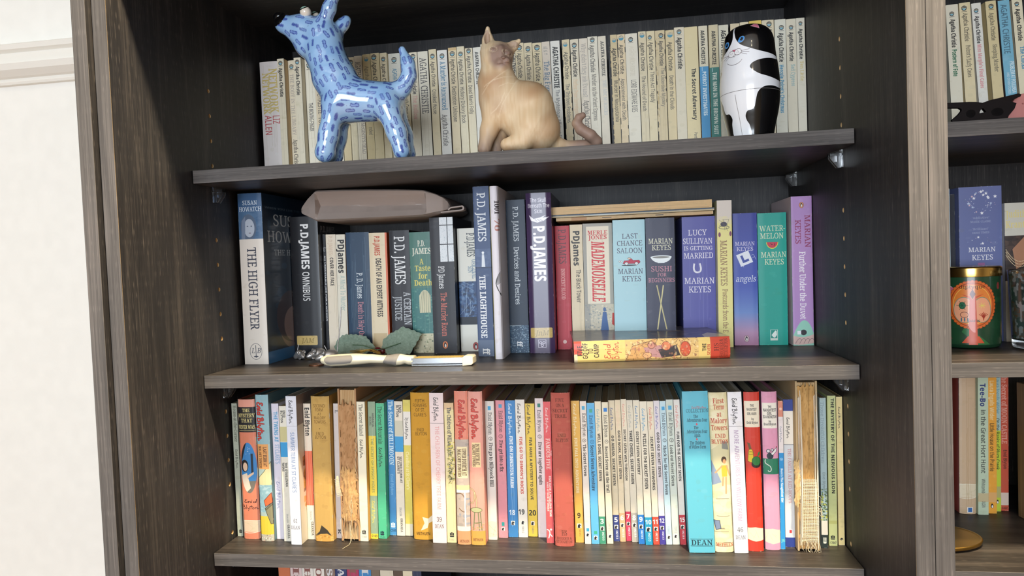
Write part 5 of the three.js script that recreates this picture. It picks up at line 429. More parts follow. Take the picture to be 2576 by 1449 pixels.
function paintSpine(x, W, H, b) {
  const [, , , , , , , , , , , col, , edge, , items] = b;
  x.fillStyle = col; x.fillRect(0, 0, W, H);
  blot(x, 0, 0, W, H, 26, ['#7a6030', '#ffffff', '#8a7a60'], 3, 22, 0.05);
  for (const it of items) {
    const [k, ...a] = it; x.save();
    if (k === 'v' || k === 'vi') textV(x, W, H, a[0], a[1], a[2], a[3], a[4], a[5], a[6], k === 'vi');
    else if (k === 'h' || k === 'hi') textH(x, W, H, a[0], a[1], a[2], a[3], a[4], a[5], a[6], k === 'hi');
    else if (k === 'band') { x.fillStyle = a[2]; x.fillRect(0, a[0] * H, W, Math.max(2, (a[1] - a[0]) * H)); }
    else if (k === 'rect') { x.fillStyle = a[4]; x.fillRect(a[2] * W, a[0] * H, (a[3] - a[2]) * W, (a[1] - a[0]) * H); }
    else if (k === 'sig' || k === 'sigo') { x.translate(a[2] * W + a[3] * W * 0.42, a[0] * H); x.rotate(Math.PI / 2); x.scale((a[1] - a[0]) * H / 96, a[3] * W / 22); x.translate(0, -1); x.lineCap = x.lineJoin = 'round'; if (k === 'sigo') { x.strokeStyle = '#5a1a14'; x.lineWidth = 3.4; sigPath(x, ['Enid', 'Blyton']); } x.strokeStyle = a[4]; x.lineWidth = k === 'sigo' ? 2.2 : 1.7; sigPath(x, ['Enid', 'Blyton']); }
    else if (k === 'sigh') { const ws = a[5] === 'Enid' ? ['Enid'] : a[5] === 'Blyton' ? ['Blyton'] : ['Enid', 'Blyton'], x0 = a[5] === 'Blyton' ? 38 : 0, L = a[5] === 'Enid' ? 34 : a[5] === 'Blyton' ? 58 : 96; x.translate(a[2] * W, a[0] * H - a[1] * H * 0.7); x.scale((a[3] - a[2]) * W / L, a[1] * H / 16); x.translate(-x0, 0); x.strokeStyle = a[4]; x.lineWidth = 1.5; x.lineCap = 'round'; sigPath(x, ws); }
    else if (k === 'fon') { const r = a[2] * W / 2, cx = a[1] * W, cy = a[0] * H; ell(x, cx, cy - r * 0.1, r, r * 0.9, '#2d2d30', null, 1, Math.PI, Math.PI * 2); ell(x, cx, cy + r * 0.02, r * 0.8, r * 0.82, '#86bccb', '#2d2d30', r * 0.26, 0, Math.PI); x.strokeStyle = '#d8ccae'; x.lineWidth = r * 0.16; for (let i = 0; i < 3; i++) { x.beginPath(); x.arc(cx - r * 0.45 + i * r * 0.42, cy - r * 0.32, r * 0.24, Math.PI * 0.9, Math.PI * 2.1); x.stroke(); } x.fillStyle = '#2d2d30'; x.fillRect(cx - r, cy + r * 1.2, r * 2, Math.max(2, r * 0.12)); }
    else if (k === 'globe') { const r = a[2] * W / 2, cx = a[1] * W, cy = a[0] * H; ell(x, cx, cy, r, r, '#c9c0a8', '#8a8070', 1.5); ell(x, cx, cy, r, r, '#4f9ab4', null, 1, 0, Math.PI); blot(x, cx - r, cy - r, 2 * r, r, 30, ['#6a6458', '#e6dcc4'], 1, 3, 0.5); }
    else if (k === 'oval') { const cx = a[1] * W, cy = a[0] * H, r = a[2] * W * 0.5; ell(x, cx, cy, r, r * 1.25, null, '#4a4d5a', 2.5); textH(x, W, H, 'L B', 'r', a[0] - 0.006, 0.03, 0.3, 0.7, '#4a4d5a', true); x.fillStyle = '#4a4d5a'; x.fillRect(cx - 2, cy - r, 4, 2 * r); ell(x, cx, cy + r * 0.8, r * 0.4, 5, '#4a4d5a'); }
    else if (k === 'circ') { const r = a[2] * W; ell(x, a[1] * W, a[0] * H, r, r, a[3], a[4], 2); if (a[5]) { x.translate(a[1] * W, a[0] * H); x.rotate(Math.PI / 2); x.font = FONTS.S(r * 1.2); x.textAlign = 'center'; x.fillStyle = a[4] || '#333'; x.fillText(a[5], 0, r * 0.42); } }
    else if (k === 'horse') { const r = a[2] * W / 2, cx = a[1] * W, cy = a[0] * H; x.fillStyle = '#f0ece0'; x.fillRect(cx - r, cy - r * 1.1, 2 * r, 2.2 * r); poly(x, [[cx - r * 0.8, cy + r], [cx - r * 0.7, cy - r * 0.2], [cx - r * 0.1, cy - r * 0.9], [cx + r * 0.7, cy - r * 0.3], [cx + r * 0.6, cy + r * 0.1], [cx + r * 0.2, cy], [cx + r * 0.4, cy + r]], '#1d1b1c'); }
    else if (k === 'ship') { const r = a[2] * W / 2, cx = a[1] * W, cy = a[0] * H; x.fillStyle = a[3]; for (let i = -1; i < 2; i++) { x.fillRect(cx + i * r * 0.62 - r * 0.24, cy - r * (i ? 0.8 : 1.05), r * 0.48, r * (i ? 1.1 : 1.35)); } poly(x, [[cx - r, cy + r * 0.45], [cx + r, cy + r * 0.45], [cx + r * 0.75, cy + r * 0.95], [cx - r * 0.75, cy + r * 0.95]], a[3]); x.fillRect(cx - r * 0.03, cy - r * 1.1, r * 0.06, r * 1.6); }
    else if (k === 'peng' || k === 'puffin') { const r = a[2] * W / 2, cx = a[1] * W, cy = a[0] * H; if (k === 'peng') ell(x, cx, cy, r * 1.05, r * 1.45, a[3], '#3a2a24', 1.5); ell(x, cx, cy + r * 0.1, r * 0.55, r * 0.95, '#26222a'); ell(x, cx + r * 0.06, cy + r * 0.3, r * 0.32, r * 0.66, '#f2eee8'); ell(x, cx - r * 0.05, cy - r * 0.75, r * 0.3, r * 0.28, '#26222a'); }
    else if (k === 'tee') { const w = W * 0.7, cx = W / 2, cy = a[0] * H; poly(x, [[cx - w / 2, cy - w], [cx + w / 2, cy - w], [cx + w / 2, cy - w * 0.4], [cx + w * 0.3, cy - w * 0.4], [cx + w * 0.3, cy + w], [cx - w * 0.3, cy + w], [cx - w * 0.3, cy - w * 0.4], [cx - w / 2, cy - w * 0.4]], null, '#d8d8d8', 2); }
    else if (k === 'bca') { const r = a[2] * W / 2, cx = a[1] * W, cy = a[0] * H; x.strokeStyle = '#e8e2ee'; x.lineWidth = 3; x.strokeRect(cx - r, cy - r, 2 * r, 2 * r); ell(x, cx - r * 0.4, cy - r * 0.25, r * 0.3, r * 0.3, null, '#e8e2ee', 4); ell(x, cx + r * 0.45, cy - r * 0.25, r * 0.3, r * 0.3, null, '#e8e2ee', 4); ell(x, cx, cy + r * 0.45, r * 0.32, r * 0.32, null, '#e8e2ee', 4); }
    else if (k === 'diam') { const cx = a[1] * W, cy = a[0] * H; poly(x, [[cx, cy - 8], [cx + 6, cy], [cx, cy + 8], [cx - 6, cy]], '#d84a54'); }
    else if (k === 'label') { x.fillStyle = '#c9ad6c'; x.beginPath(); x.roundRect(a[2] * W, a[0] * H, (a[3] - a[2]) * W, (a[1] - a[0]) * H, 8); x.fill(); blot(x, a[2] * W, a[0] * H, (a[3] - a[2]) * W, (a[1] - a[0]) * H, 30, ['#b0924e', '#dcc68c'], 2, 8, 0.4); textH(x, W, H, a[4], 'r', (a[0] + a[1]) / 2, (a[1] - a[0]) * 0.5, lerp(a[2], a[3], 0.22), lerp(a[2], a[3], 0.82), '#8a7440', true); }
    else if (k === 'stars') { for (let i = 0; i < (a[1] - a[0] > 0.1 ? 60 : 10); i++) { const th = rnd() * 6.3, q = 0.2 + 0.1 * rnd(), big = rnd() < 0.25, cx = W * clamp(0.5 + Math.cos(th) * q * rr(0.5, 1.4), 0.1, 0.95), cy = H * lerp(a[0], a[1], clamp(0.5 + Math.sin(th) * rr(0.2, 0.5), 0, 1)), r = big ? rr(6, 13) : rr(1.5, 4), pts = []; for (let j = 0; j < 10; j++) { const rad = j % 2 ? r * 0.45 : r; pts.push([cx + Math.sin(j * Math.PI / 5) * rad, cy - Math.cos(j * Math.PI / 5) * rad]); } poly(x, pts, ['#f4f2f6', '#e6c4cc', '#c4d0e8', '#f6f4f8'][i % 4]); } }
    else if (k === 'crease') { x.strokeStyle = a[1] || '#b8a888'; for (let i = 0; i < a[0]; i++) { x.globalAlpha = rr(0.35, 0.8); x.lineWidth = rr(0.8, 1.8); const cx = W * rr(0.12, 0.9), y0 = H * rr(0, 0.5), y1 = H * rr(0.6, 1); x.beginPath(); x.moveTo(cx, y0); for (let j = 1; j <= 14; j++) x.lineTo(cx + rr(-1.6, 1.6), lerp(y0, y1, j / 14)); x.stroke(); } }
    else if (k === 'tear') { x.fillStyle = '#c9ad78'; for (let i = 0; i < 24; i++) { const y = H * rnd(); x.fillRect(a[0] * W - 3, y, rr(2, 7), rr(4, 26)); } }
    else if (k === 'art') { x.beginPath(); x.rect(0, a[1] * H, W, (a[2] - a[1]) * H); x.clip(); x.translate(0, a[1] * H); ART[a[0]](x, W, (a[2] - a[1]) * H); }
    x.restore();
  }
  if (edge) { x.fillStyle = edge; for (let i = 0; i < 40; i++) { const y = H * rnd(); x.fillRect(rnd() < 0.7 ? 0 : W - 4, y, rr(2, 5), rr(10, 50)); } }
  x.globalAlpha = 0.35; x.fillStyle = '#f4ecd8'; for (let i = 0; i < 16; i++) x.fillRect(rnd() < 0.5 ? 0 : W - 2, H * rnd(), 2, rr(4, 20)); for (let i = 0; i < 6; i++) x.fillRect(W * rnd(), rnd() < 0.5 ? 0 : H - 3, rr(3, 10), 3); x.globalAlpha = 1;
}
const COVERS = {                                                // front covers that show past their neighbours
  'tall white paperback with blue top lettered The High Flyer'(x, w, h) { x.fillStyle = '#14293f'; x.fillRect(0, 0, w, h); blot(x, 0, 0, w, h, 50, ['#1f3d5a', '#0e1c2e', '#2a5478'], 10, 40, 0.4); textH(x, w, h, 'WHEN YOU LIVE THE LIE', 's', 0.08, 0.012, 0.06, 0.9, '#7a8c9c'); textH(x, w, h, 'SUSAN', 'r', 0.15, 0.07, 0.2, 0.95, '#c3cad0'); textH(x, w, h, 'HOWATCH', 'r', 0.25, 0.07, 0.08, 1.1, '#c3cad0'); textH(x, w, h, 'THE HIGH FLYER', 'r', 0.345, 0.035, 0.2, 1.1, '#c3cad0'); ell(x, w * 0.52, h * 0.8, w * 0.26, h * 0.14, '#7a6260'); ell(x, w * 0.5, h * 0.74, w * 0.3, h * 0.16, '#3f3238', null); ell(x, w * 0.54, h * 0.79, w * 0.2, h * 0.11, '#8f7570'); x.fillStyle = '#3a6ea0'; x.fillRect(0, h * 0.93, w, h * 0.07); },
  'thick glossy black omnibus paperback with white capitals and gold label'(x, w, h) { x.fillStyle = '#15151a'; x.fillRect(0, 0, w, h); textH(x, w, h, 'P.D.JAMES', 'S', 0.09, 0.05, 0.08, 0.5, '#8a8684'); },
  'white mottled hardback numbered 61 with tall blue grey title'(x, w, h) { x.fillStyle = '#d2cabc'; x.fillRect(0, 0, w, h); x.fillStyle = '#8a7c78'; x.fillRect(0, 0, w, h * 0.2); x.fillStyle = '#4a4c6a'; x.fillRect(w * 0.3, h * 0.3, w, h * 0.1); blot(x, w * 0.1, h * 0.4, w * 0.9, h * 0.45, 60, ['#8a5a34', '#c88a3c', '#e0b458', '#6a4432'], 10, 30, 0.6); },
};
reseed(4242);
const bookRect = BOOKS.map((b) => {
  const w = Math.max(8, Math.round(b[5] * PX)), h = Math.round(b[6] * PX);
  const r = alloc(w + 14, h), x = sheets[r.s].x;
  x.save(); x.translate(r.x, r.y); x.beginPath(); x.rect(0, 0, w, h); x.clip(); paintSpine(x, w, h, b); x.restore();
  x.fillStyle = b[12]; x.fillRect(r.x + w + 2, r.y, 12, h);
  r.sw = w; r.cx = r.x + w + 8;
  if (COVERS[b[2]]) { const cw = Math.round(b[9] * 2500), ch = Math.round(b[6] * 2500), q = alloc(cw, ch); if (q.s !== r.s) throw new Error('cover on another sheet'); x.save(); x.translate(q.x, q.y); x.beginPath(); x.rect(0, 0, cw, ch); x.clip(); COVERS[b[2]](x, cw, ch); x.restore(); r.cover = q; }
  return r;
});
function sheetTex(s) { const t = new THREE.CanvasTexture(s.c); t.colorSpace = THREE.SRGBColorSpace; t.magFilter = THREE.LinearFilter; t.anisotropy = 8; return t; }
const sheetMat = {}, texOf = [];
function bookMat(s, kind) { const k = s + kind; if (!sheetMat[k]) { texOf[s] ??= sheetTex(sheets[s]); sheetMat[k] = kind === 'gloss' ? phys({ map: texOf[s], roughness: 0.32, clearcoat: 0.25, clearcoatRoughness: 0.12 }) : std({ map: texOf[s], roughness: kind === 'cloth' ? 0.85 : 0.48 }); } return sheetMat[k]; }
const pageTex = dataTex(256, 8, (u) => { const n = vn(u * 128, 0.5, 128, 4, 61) * 40 + vn(u * 30, 0.5, 30, 4, 62) * 24; return [214 - n, 200 - n, 172 - n]; });
const pageMats = [std({ map: pageTex, roughness: 0.95 }), std({ map: pageTex, roughness: 0.95, color: 0xd9c19a }), std({ map: pageTex, roughness: 0.95, color: 0xfff6e6 })];
// cover as one folded sheet: front board, spine, back board
function coverGeo(w, h, d, t, bulge, r, seg = 8) {
  const pts = []; const hw = w / 2;
  pts.push([hw, -d, 0], [hw, -d * 0.5, 0], [hw, -bulge - 0.0012, 0]);
  for (let i = 0; i <= seg; i++) { const a = i / seg, sx = lerp(hw, -hw, a); pts.push([sx, bulge * (Math.sqrt(Math.max(0, 1 - Math.pow(2 * a - 1, 2))) - 1) * 1.0, 1, a]); }
  pts.push([-hw, -bulge - 0.0012, 2], [-hw, -d * 0.5, 2], [-hw, -d, 2]);
  const n = pts.length, inner = pts.map(([x, z, k]) => { const s = (hw - t) / hw; return [x * s, k === 1 ? z - t : Math.min(z, -bulge - t)]; });
  const P = [], U = [], S = 2048;
  const cu = r.cx / S, cv = (y) => 1 - (r.y + y * r.h) / S, su = (a) => (r.x + a * r.sw) / S;
  const outerUV = (i, y) => { const q = pts[i]; if (q[2] === 1) return [su(1 - q[3]), cv(y)]; if (q[2] === 0 && r.cover) { const f = clamp(-q[1] / d, 0, 1); return [(r.cover.x + f * r.cover.w) / S, 1 - (r.cover.y + y * r.cover.h) / S]; } return [cu, cv(y)]; };
  const quad = (a, b, c, e, ua, ub, uc, ue) => { P.push(...a, ...b, ...c, ...a, ...c, ...e); U.push(...ua, ...ub, ...uc, ...ua, ...uc, ...ue); };
  const o3 = (i, y) => [pts[i][0], y, pts[i][1]], i3 = (i, y) => [inner[i][0], y, inner[i][1]], flat = [cu, cv(0.5)];
  for (let i = 0; i < n - 1; i++) {
    const j = i + 1, sp = pts[i][2] === 1 && pts[j][2] === 1, sc = !sp && (pts[i][2] !== pts[j][2]);
    const u0 = (y) => sc ? (pts[i][2] === 1 || pts[j][2] === 1 ? [su(pts[i][0] > 0 ? 1 : 0), cv(y)] : flat) : outerUV(i, y), u1 = (y) => sc ? [su(pts[i][0] > 0 ? 0.995 : 0.005), cv(y)] : outerUV(j, y);
    quad(o3(i, h), o3(j, h), o3(j, 0), o3(i, 0), u0(0), u1(0), u1(1), u0(1));
    quad(i3(j, h), i3(i, h), i3(i, 0), i3(j, 0), flat, flat, flat, flat);
    const e = sp ? [su(1 - pts[i][3]), cv(0.002)] : flat;
    quad(o3(j, h), o3(i, h), i3(i, h), i3(j, h), e, e, e, e); quad(o3(i, 0), o3(j, 0), i3(j, 0), i3(i, 0), flat, flat, flat, flat);
  }
  for (const i of [0, n - 1]) quad(o3(i, h), i3(i, h), i3(i, 0), o3(i, 0), flat, flat, flat, flat);
  const g = new THREE.BufferGeometry(); g.setAttribute('position', new THREE.BufferAttribute(new Float32Array(P), 3)); g.setAttribute('uv', new THREE.BufferAttribute(new Float32Array(U), 2)); g.computeVertexNormals();
  return toCreasedNormals(g, 0.6);
}
function pagesGeo(w, h, d, t, inset, front) {                   // page block with uv across the leaves
  const g = box(-w / 2 + t + 0.0002, w / 2 - t - 0.0002, inset, h - inset, -d + inset, front);
  const p = g.attributes.position, uv = g.attributes.uv; for (let i = 0; i < p.count; i++) uv.setXY(i, p.getX(i) / 0.02 + 0.5, p.getY(i)); return g;
}
const ROWY = { 1: 0, 2: Y2, 3: Y3, 4: 0, 5: Y2, 6: Y3, 7: -0.74 };
const ROWG = { 1: 'paperbacks on the upper shelf', 2: 'novels on the middle shelf', 3: 'children\'s books on the lowest full shelf', 4: 'paperbacks on the neighbouring upper shelf', 5: 'novels behind the candles', 6: 'children\'s books on the neighbouring lower shelf', 7: 'tall books under the lowest full shelf' };
const torn = [];
function bookParts(o, b, r, kind) {
  const [, , , , , w, h, , , d, hb, , , , special] = b;
  const t = hb ? 0.0022 : 0.00045, inset = hb ? 0.003 : 0.0003, bulge = special === 'curl' ? w * 0.45 : hb === 1 ? Math.min(0.0035, w * 0.14) : hb === 2 ? 0.0007 : Math.min(0.0008, w * 0.05);
  part(o, 'cover', coverGeo(w, h, d, Math.min(t, w * 0.18), bulge, r), bookMat(r.s, kind));
  part(o, 'page_block', pagesGeo(w, h, d, Math.min(t, w * 0.18), inset, -bulge - t - 0.0004), pageMats[Math.floor(rnd() * 3)]);
}
reseed(777);
const GLOSSY = /omnibus|High Flyer|purple jacketed/;
BOOKS.forEach((b, i) => {
  const [row, name, label, group, x, w, h, z, tilt, d, hb, , , , special] = b, r = bookRect[i];
  const o = thing(name, label, 'book', group || ROWG[row], [x, Y0 + ROWY[row] + 0.0002 + Math.abs(tilt) * w / 2, z]);
  o.rotation.z = -Math.atan(tilt);
  if (special === 'torn' || special === 'mesh') { torn.push([o, b, r]); return; }
  bookParts(o, b, r, GLOSSY.test(label) ? 'gloss' : name === 'cloth_hardback' ? 'cloth' : 'plain');
});
// ------------------------------------------------------------------ coverless books, books lying flat
function noiseSheet(w, h, nx, ny, amp, cols, ragged, seed) {    // glued paper or cloth layer with a ragged outline
  const P = [], C = [], I = []; const cs = cols.map((c) => new THREE.Color(c));
  for (let j = 0; j <= ny; j++) for (let i = 0; i <= nx; i++) {
    const u = i / nx, v = j / ny; let x = (u - 0.5) * w, y = v * h;
    if (j === 0 || j === ny) y += (vn(u * 14, 3, 64, 64, seed) - 0.5) * ragged * (j ? 1 : 1.6); if (i === 0 || i === nx) x += (vn(v * 26, 7, 64, 64, seed + 1) - 0.5) * ragged * 0.35;
    const bow = -Math.pow(2 * u - 1, 2) * w * 0.1, z = bow + amp * (vn(u * 9, v * 12, 64, 64, seed + 2) - 0.4) + amp * 0.7 * (vn(u * 22, v * 5, 64, 64, seed + 3) - 0.5);
    P.push(x, y, z); const t = vn(u * 7, v * 16, 64, 64, seed + 4), c = cs[0].clone().lerp(cs[1], t); if (vn(u * 20, v * 70, 64, 128, seed + 5) > 0.78) c.lerp(cs[2] ?? cs[1], 0.6); C.push(c.r, c.g, c.b);
    if (i < nx && j < ny) { const a = j * (nx + 1) + i; I.push(a, a + 1, a + nx + 2, a, a + nx + 2, a + nx + 1); }
  }
  const g = new THREE.BufferGeometry(); g.setAttribute('position', new THREE.Float32BufferAttribute(P, 3)); g.setAttribute('color', new THREE.Float32BufferAttribute(C, 3)); g.setIndex(I); g.computeVertexNormals(); return g;
}
const paperV = std({ vertexColors: true, roughness: 0.95, side: THREE.DoubleSide });
const threadM = std({ color: 0xe9dcbc, roughness: 0.9 });
function signatures(w, h, d, n) {                               // folded sections of a stripped book
  const s = new THREE.Shape(), hw = w / 2, r = w / n; s.moveTo(-hw, d); s.lineTo(-hw, 0);
  for (let i = 0; i < n; i++) { const x0 = -hw + i * r; s.quadraticCurveTo(x0 + r * 0.5, -0.0014 - 0.0012 * (1 - Math.pow(2 * (i + 0.5) / n - 1, 2)), x0 + r, 0); }
  s.lineTo(hw, d); s.closePath();
  return new THREE.ExtrudeGeometry(s, { depth: h, bevelEnabled: false, curveSegments: 3 }).rotateX(-Math.PI / 2);
}
const leafEdge = std({ color: 0xcfae80, roughness: 0.95 });
reseed(31337);
for (const [o, b, r] of torn) {
  const [, , , , , w, h, , , d, , , cov, , special] = b, mesh = special === 'mesh';
  const boardM = std({ color: cov, roughness: 0.85 });
  const sig = signatures(w - 0.005, h - 0.004, d - 0.004, 9); sig.computeVertexNormals();
  const sg = toCreasedNormals(sig.index ? sig.toNonIndexed() : sig, 0.9);
  const pb = part(o, 'page_block', sg, leafEdge); pb.position.set(0, 0.002, -0.004);
  for (const s of [-1, 1]) part(o, 'board', box(s < 0 ? -w / 2 : w / 2 - 0.0022, s < 0 ? -w / 2 + 0.0022 : w / 2, 0, h, -d, -0.0025 + (s < 0 ? 0.0015 : 0), 0.0006), boardM);
  if (!mesh) {
    const sh = part(o, 'spine_paper', noiseSheet(w - 0.004, h * 0.79, 20, 90, 0.0007, ['#a97c52', '#c2966a', '#8c6238'], 0.014, 3), paperV, 'brown spine lining paper'); sh.position.set(0, h * 0.115, 0.0006);
    const s2 = part(o, 'spine_paper', noiseSheet(w * 0.8, h * 0.34, 20, 44, 0.0013, ['#b98e5c', '#d0a872', '#986c3c'], 0.02, 13), paperV); s2.position.set(0.001, h * 0.13, 0.0015);
    const sc = []; for (let i = 0; i < 9; i++) sc.push(tube([V(-0.0035 + i * 0.0008, 0, 0), V(-0.004 + i * 0.0007, 0.01, 0.001), V(-0.0005 + i * 0.0003, 0.026, 0)], 0.00018, 8, 4)); for (let i = 0; i < 12; i++) sc.push(tube([V(-0.004, i * 0.002, 0.0006), V(0.003 - i * 0.0001, i * 0.002 + 0.0008, 0.0008)], 0.00018, 3, 4));
    const scm = part(o, 'cloth_scrap', merged(sc), threadM, 'scrap of binding mesh'); scm.position.set(-w / 2 + 0.001, h * 0.3, 0.0012); scm.rotation.z = 0.15;
    for (let i = 0; i < 9; i++) { const x = rr(-w * 0.5, w * 0.25), y = h * rr(0.1, 0.34); part(o, 'thread', tube([V(x, y, 0.0012), V(x + rr(-0.003, 0.003), Math.max(0.002, y - h * 0.08), 0.003), V(x + rr(-0.005, 0.004), Math.max(0.0008, y - h * rr(0.1, 0.18)), 0.0015)], 0.00016, 12, 4), threadM); }
    part(o, 'thread', tube([V(0.002, h * 0.13, 0.001), V(0.0025, 0.012, 0.004), V(0.003, 0.0012, 0.009), V(0.0005, 0.0004, 0.018), V(-0.001, 0.0004, 0.024)], 0.0002, 20, 5), threadM);
    part(o, 'thread', tube([V(w * 0.45, h * 0.9, 0.001), V(w * 0.52, h * 0.7, 0.003), V(w * 0.44, h * 0.5, 0.002), V(w * 0.5, h * 0.42, 0.002)], 0.00018, 20, 4), threadM);
  } else {
    const sh = part(o, 'spine_paper', noiseSheet(w - 0.006, h * 0.93, 30, 110, 0.0016, ['#b58a50', '#cfa468', '#8f6a38'], 0.012, 23), paperV, 'crazed brown glue layer'); sh.position.set(-0.0005, h * 0.05, 0.0008);
    const lp = part(o, 'paper_flap', noiseSheet(0.006, h * 0.26, 8, 40, 0.0008, ['#c9a468', '#dcc08c', '#a88450'], 0.006, 43), paperV); lp.position.set(-w / 2 - 0.0002, h * 0.28, 0.0022); lp.rotation.y = -0.5;
    const net = [], gw = w * 0.62, gh = h * 0.36;
    for (let i = 0; i <= 15; i++) { const x = lerp(-gw / 2, gw / 2, i / 15); net.push(tube([V(x, -0.006 * rnd(), 0.0004), V(x + rr(-0.0004, 0.0004), gh / 2, 0.0006), V(x, gh, 0.0002)], 0.00026, 6, 4)); }
    for (let j = 0; j <= 42; j++) { const y = gh * j / 42; net.push(tube([V(-gw / 2, y, 0.0003), V(0, y + rr(-0.0003, 0.0003), 0.0008), V(gw / 2 + 0.003 * rnd(), y, 0.0003)], 0.00024, 4, 4)); }
    const nm = part(o, 'mesh_cloth', merged(net), threadM, 'open weave binding cloth'); nm.position.set(0.0005, h * 0.07, 0.0018); nm.userData.kind = 'stuff';
    for (const s of [-1, 1]) for (let i = 0; i < 5; i++) { const x = s * w * 0.36 + rr(-0.0016, 0.0016); part(o, 'thread', tube([V(x, h * rr(0.9, 0.96), 0.001), V(x + rr(-0.001, 0.001), h * 0.6, 0.0026), V(x + rr(-0.0015, 0.0015), h * 0.3, 0.0022), V(x, h * rr(0.02, 0.1), 0.0018)], rr(0.0002, 0.0004), 24, 5), std({ color: 0xefe6d2, roughness: 0.9 })); }
    for (let i = 0; i < 14; i++) { const x = rr(-w * 0.3, w * 0.4), y = h * rr(0.02, 0.1); part(o, 'thread', tube([V(x, y, 0.0015), V(x + rr(-0.003, 0.003), Math.max(0.001, y - 0.004), 0.0035), V(x + rr(-0.005, 0.005), Math.max(0.0006, y - 0.012), 0.003)], 0.00018, 8, 4), threadM); }
    for (let i = 0; i < 10; i++) { const x = w * rr(0.3, 0.42), y = h * rr(0.22, 0.34); part(o, 'thread', tube([V(x, y, 0.0018), V(x + 0.003, y + rr(-0.003, 0.002), 0.0035), V(x + rr(0.003, 0.005), y - 0.008, 0.002)], 0.00016, 8, 4), threadM); }
  }
}
// books lying flat: built upright, then laid down with the head towards -x and the spine to the front
COVERS.camp = (x, w, h) => { x.fillStyle = '#5a5662'; x.fillRect(0, 0, w, h); blot(x, 0, 0, w, h, 90, ['#3f3c4a', '#7a7680', '#4c5668', '#8a7a78'], 10, 40, 0.5); blot(x, w * 0.1, h * 0.4, w * 0.6, h * 0.4, 30, ['#8a5a40', '#3a2f3a', '#a08a78'], 8, 24, 0.6); poly(x, [[0, h * 0.84], [w * 0.22, h * 0.86], [w * 0.36, h * 0.92], [w * 0.2, h], [0, h]], '#e6d9ae'); };
ART.campart = (x, w, h) => { x.fillStyle = '#dcb877'; x.fillRect(0, 0, w, h); poly(x, [[0, 0], [w * 0.7, h * 0.1], [w, h * 0.45], [0, h * 0.3]], '#cf9f62', '#6a4a30', 3); poly(x, [[w * 0.2, h * 0.3], [w * 0.6, h * 0.25], [w * 0.75, h * 0.55], [w * 0.1, h * 0.5]], '#b98a8a'); poly(x, [[w * 0.1, h * 0.5], [w * 0.5, h * 0.45], [w * 0.7, h * 0.7], [w * 0.2, h * 0.75]], '#3a3436'); ell(x, w * 0.66, h * 0.56, w * 0.2, h * 0.06, '#d8825a', '#7a3a2a', 3); ell(x, w * 0.5, h * 0.82, w * 0.34, h * 0.07, '#cf5a3c', '#7a2a1a', 3); ell(x, w * 0.25, h * 0.3, w * 0.14, h * 0.06, '#d8a878', '#6a4030', 3); ell(x, w * 0.72, h * 0.36, w * 0.16, h * 0.05, '#c88a78', '#6a4030', 3);  x.strokeStyle = '#5a3a28'; x.lineWidth = 1.5; for (let i = 0; i < 90; i++) { const a = rr(0, w), b = rr(0, h); x.beginPath(); x.moveTo(a, b); x.quadraticCurveTo(a + rr(-14, 14), b + rr(-20, 20), a + rr(-18, 18), b + rr(-26, 26)); x.stroke(); } blot(x, 0, 0, w, h, 90, ['#e8cf98', '#c88a5a', '#8a5a4a', '#b0685a', '#f0dcb0'], 3, 12, 0.55); };
function lyingBook(name, label, len, thick, depth, hb, col, cov, items, kind, pos, turn, coverKey) {
  const b = [0, name, label, '', 0, thick, len, 0, 0, depth, hb, col, cov, '', '', items];
  const w = Math.round(thick * PX), h = Math.min(1900, Math.round(len * PX)), r = alloc(w + 14, h), x = sheets[r.s].x;
  x.save(); x.translate(r.x, r.y); x.beginPath(); x.rect(0, 0, w, h); x.clip(); paintSpine(x, w, h, b); x.restore(); x.fillStyle = cov; x.fillRect(r.x + w + 2, r.y, 12, h); r.sw = w; r.cx = r.x + w + 8;
  if (coverKey) { const cw = Math.round(depth * 2500), ch = Math.round(len * 2500), q = alloc(cw, ch); if (q.s !== r.s) throw new Error('sheet'); const y = sheets[q.s].x; y.save(); y.translate(q.x, q.y); y.beginPath(); y.rect(0, 0, cw, ch); y.clip(); COVERS[coverKey](y, cw, ch); y.restore(); r.cover = q; }
  const o = thing(name, label, 'book', 'books lying flat on the middle shelf', pos);
  const t = hb ? 0.0022 : 0.0004, bulge = hb ? 0.003 : 0.0006, inset = hb ? 0.003 : 0.0005, M = new THREE.Matrix4().makeRotationY(turn).multiply(new THREE.Matrix4().makeTranslation(len, thick / 2, 0)).multiply(new THREE.Matrix4().makeRotationZ(Math.PI / 2));
  part(o, 'cover', coverGeo(thick, len, depth, t, bulge, r).applyMatrix4(M), bookMat(r.s, kind));
  part(o, 'page_block', pagesGeo(thick, len, depth, t, inset, -bulge - t - 0.0003).applyMatrix4(M), pageMats[1]);
  return o;
}
sheets.push(sheet());
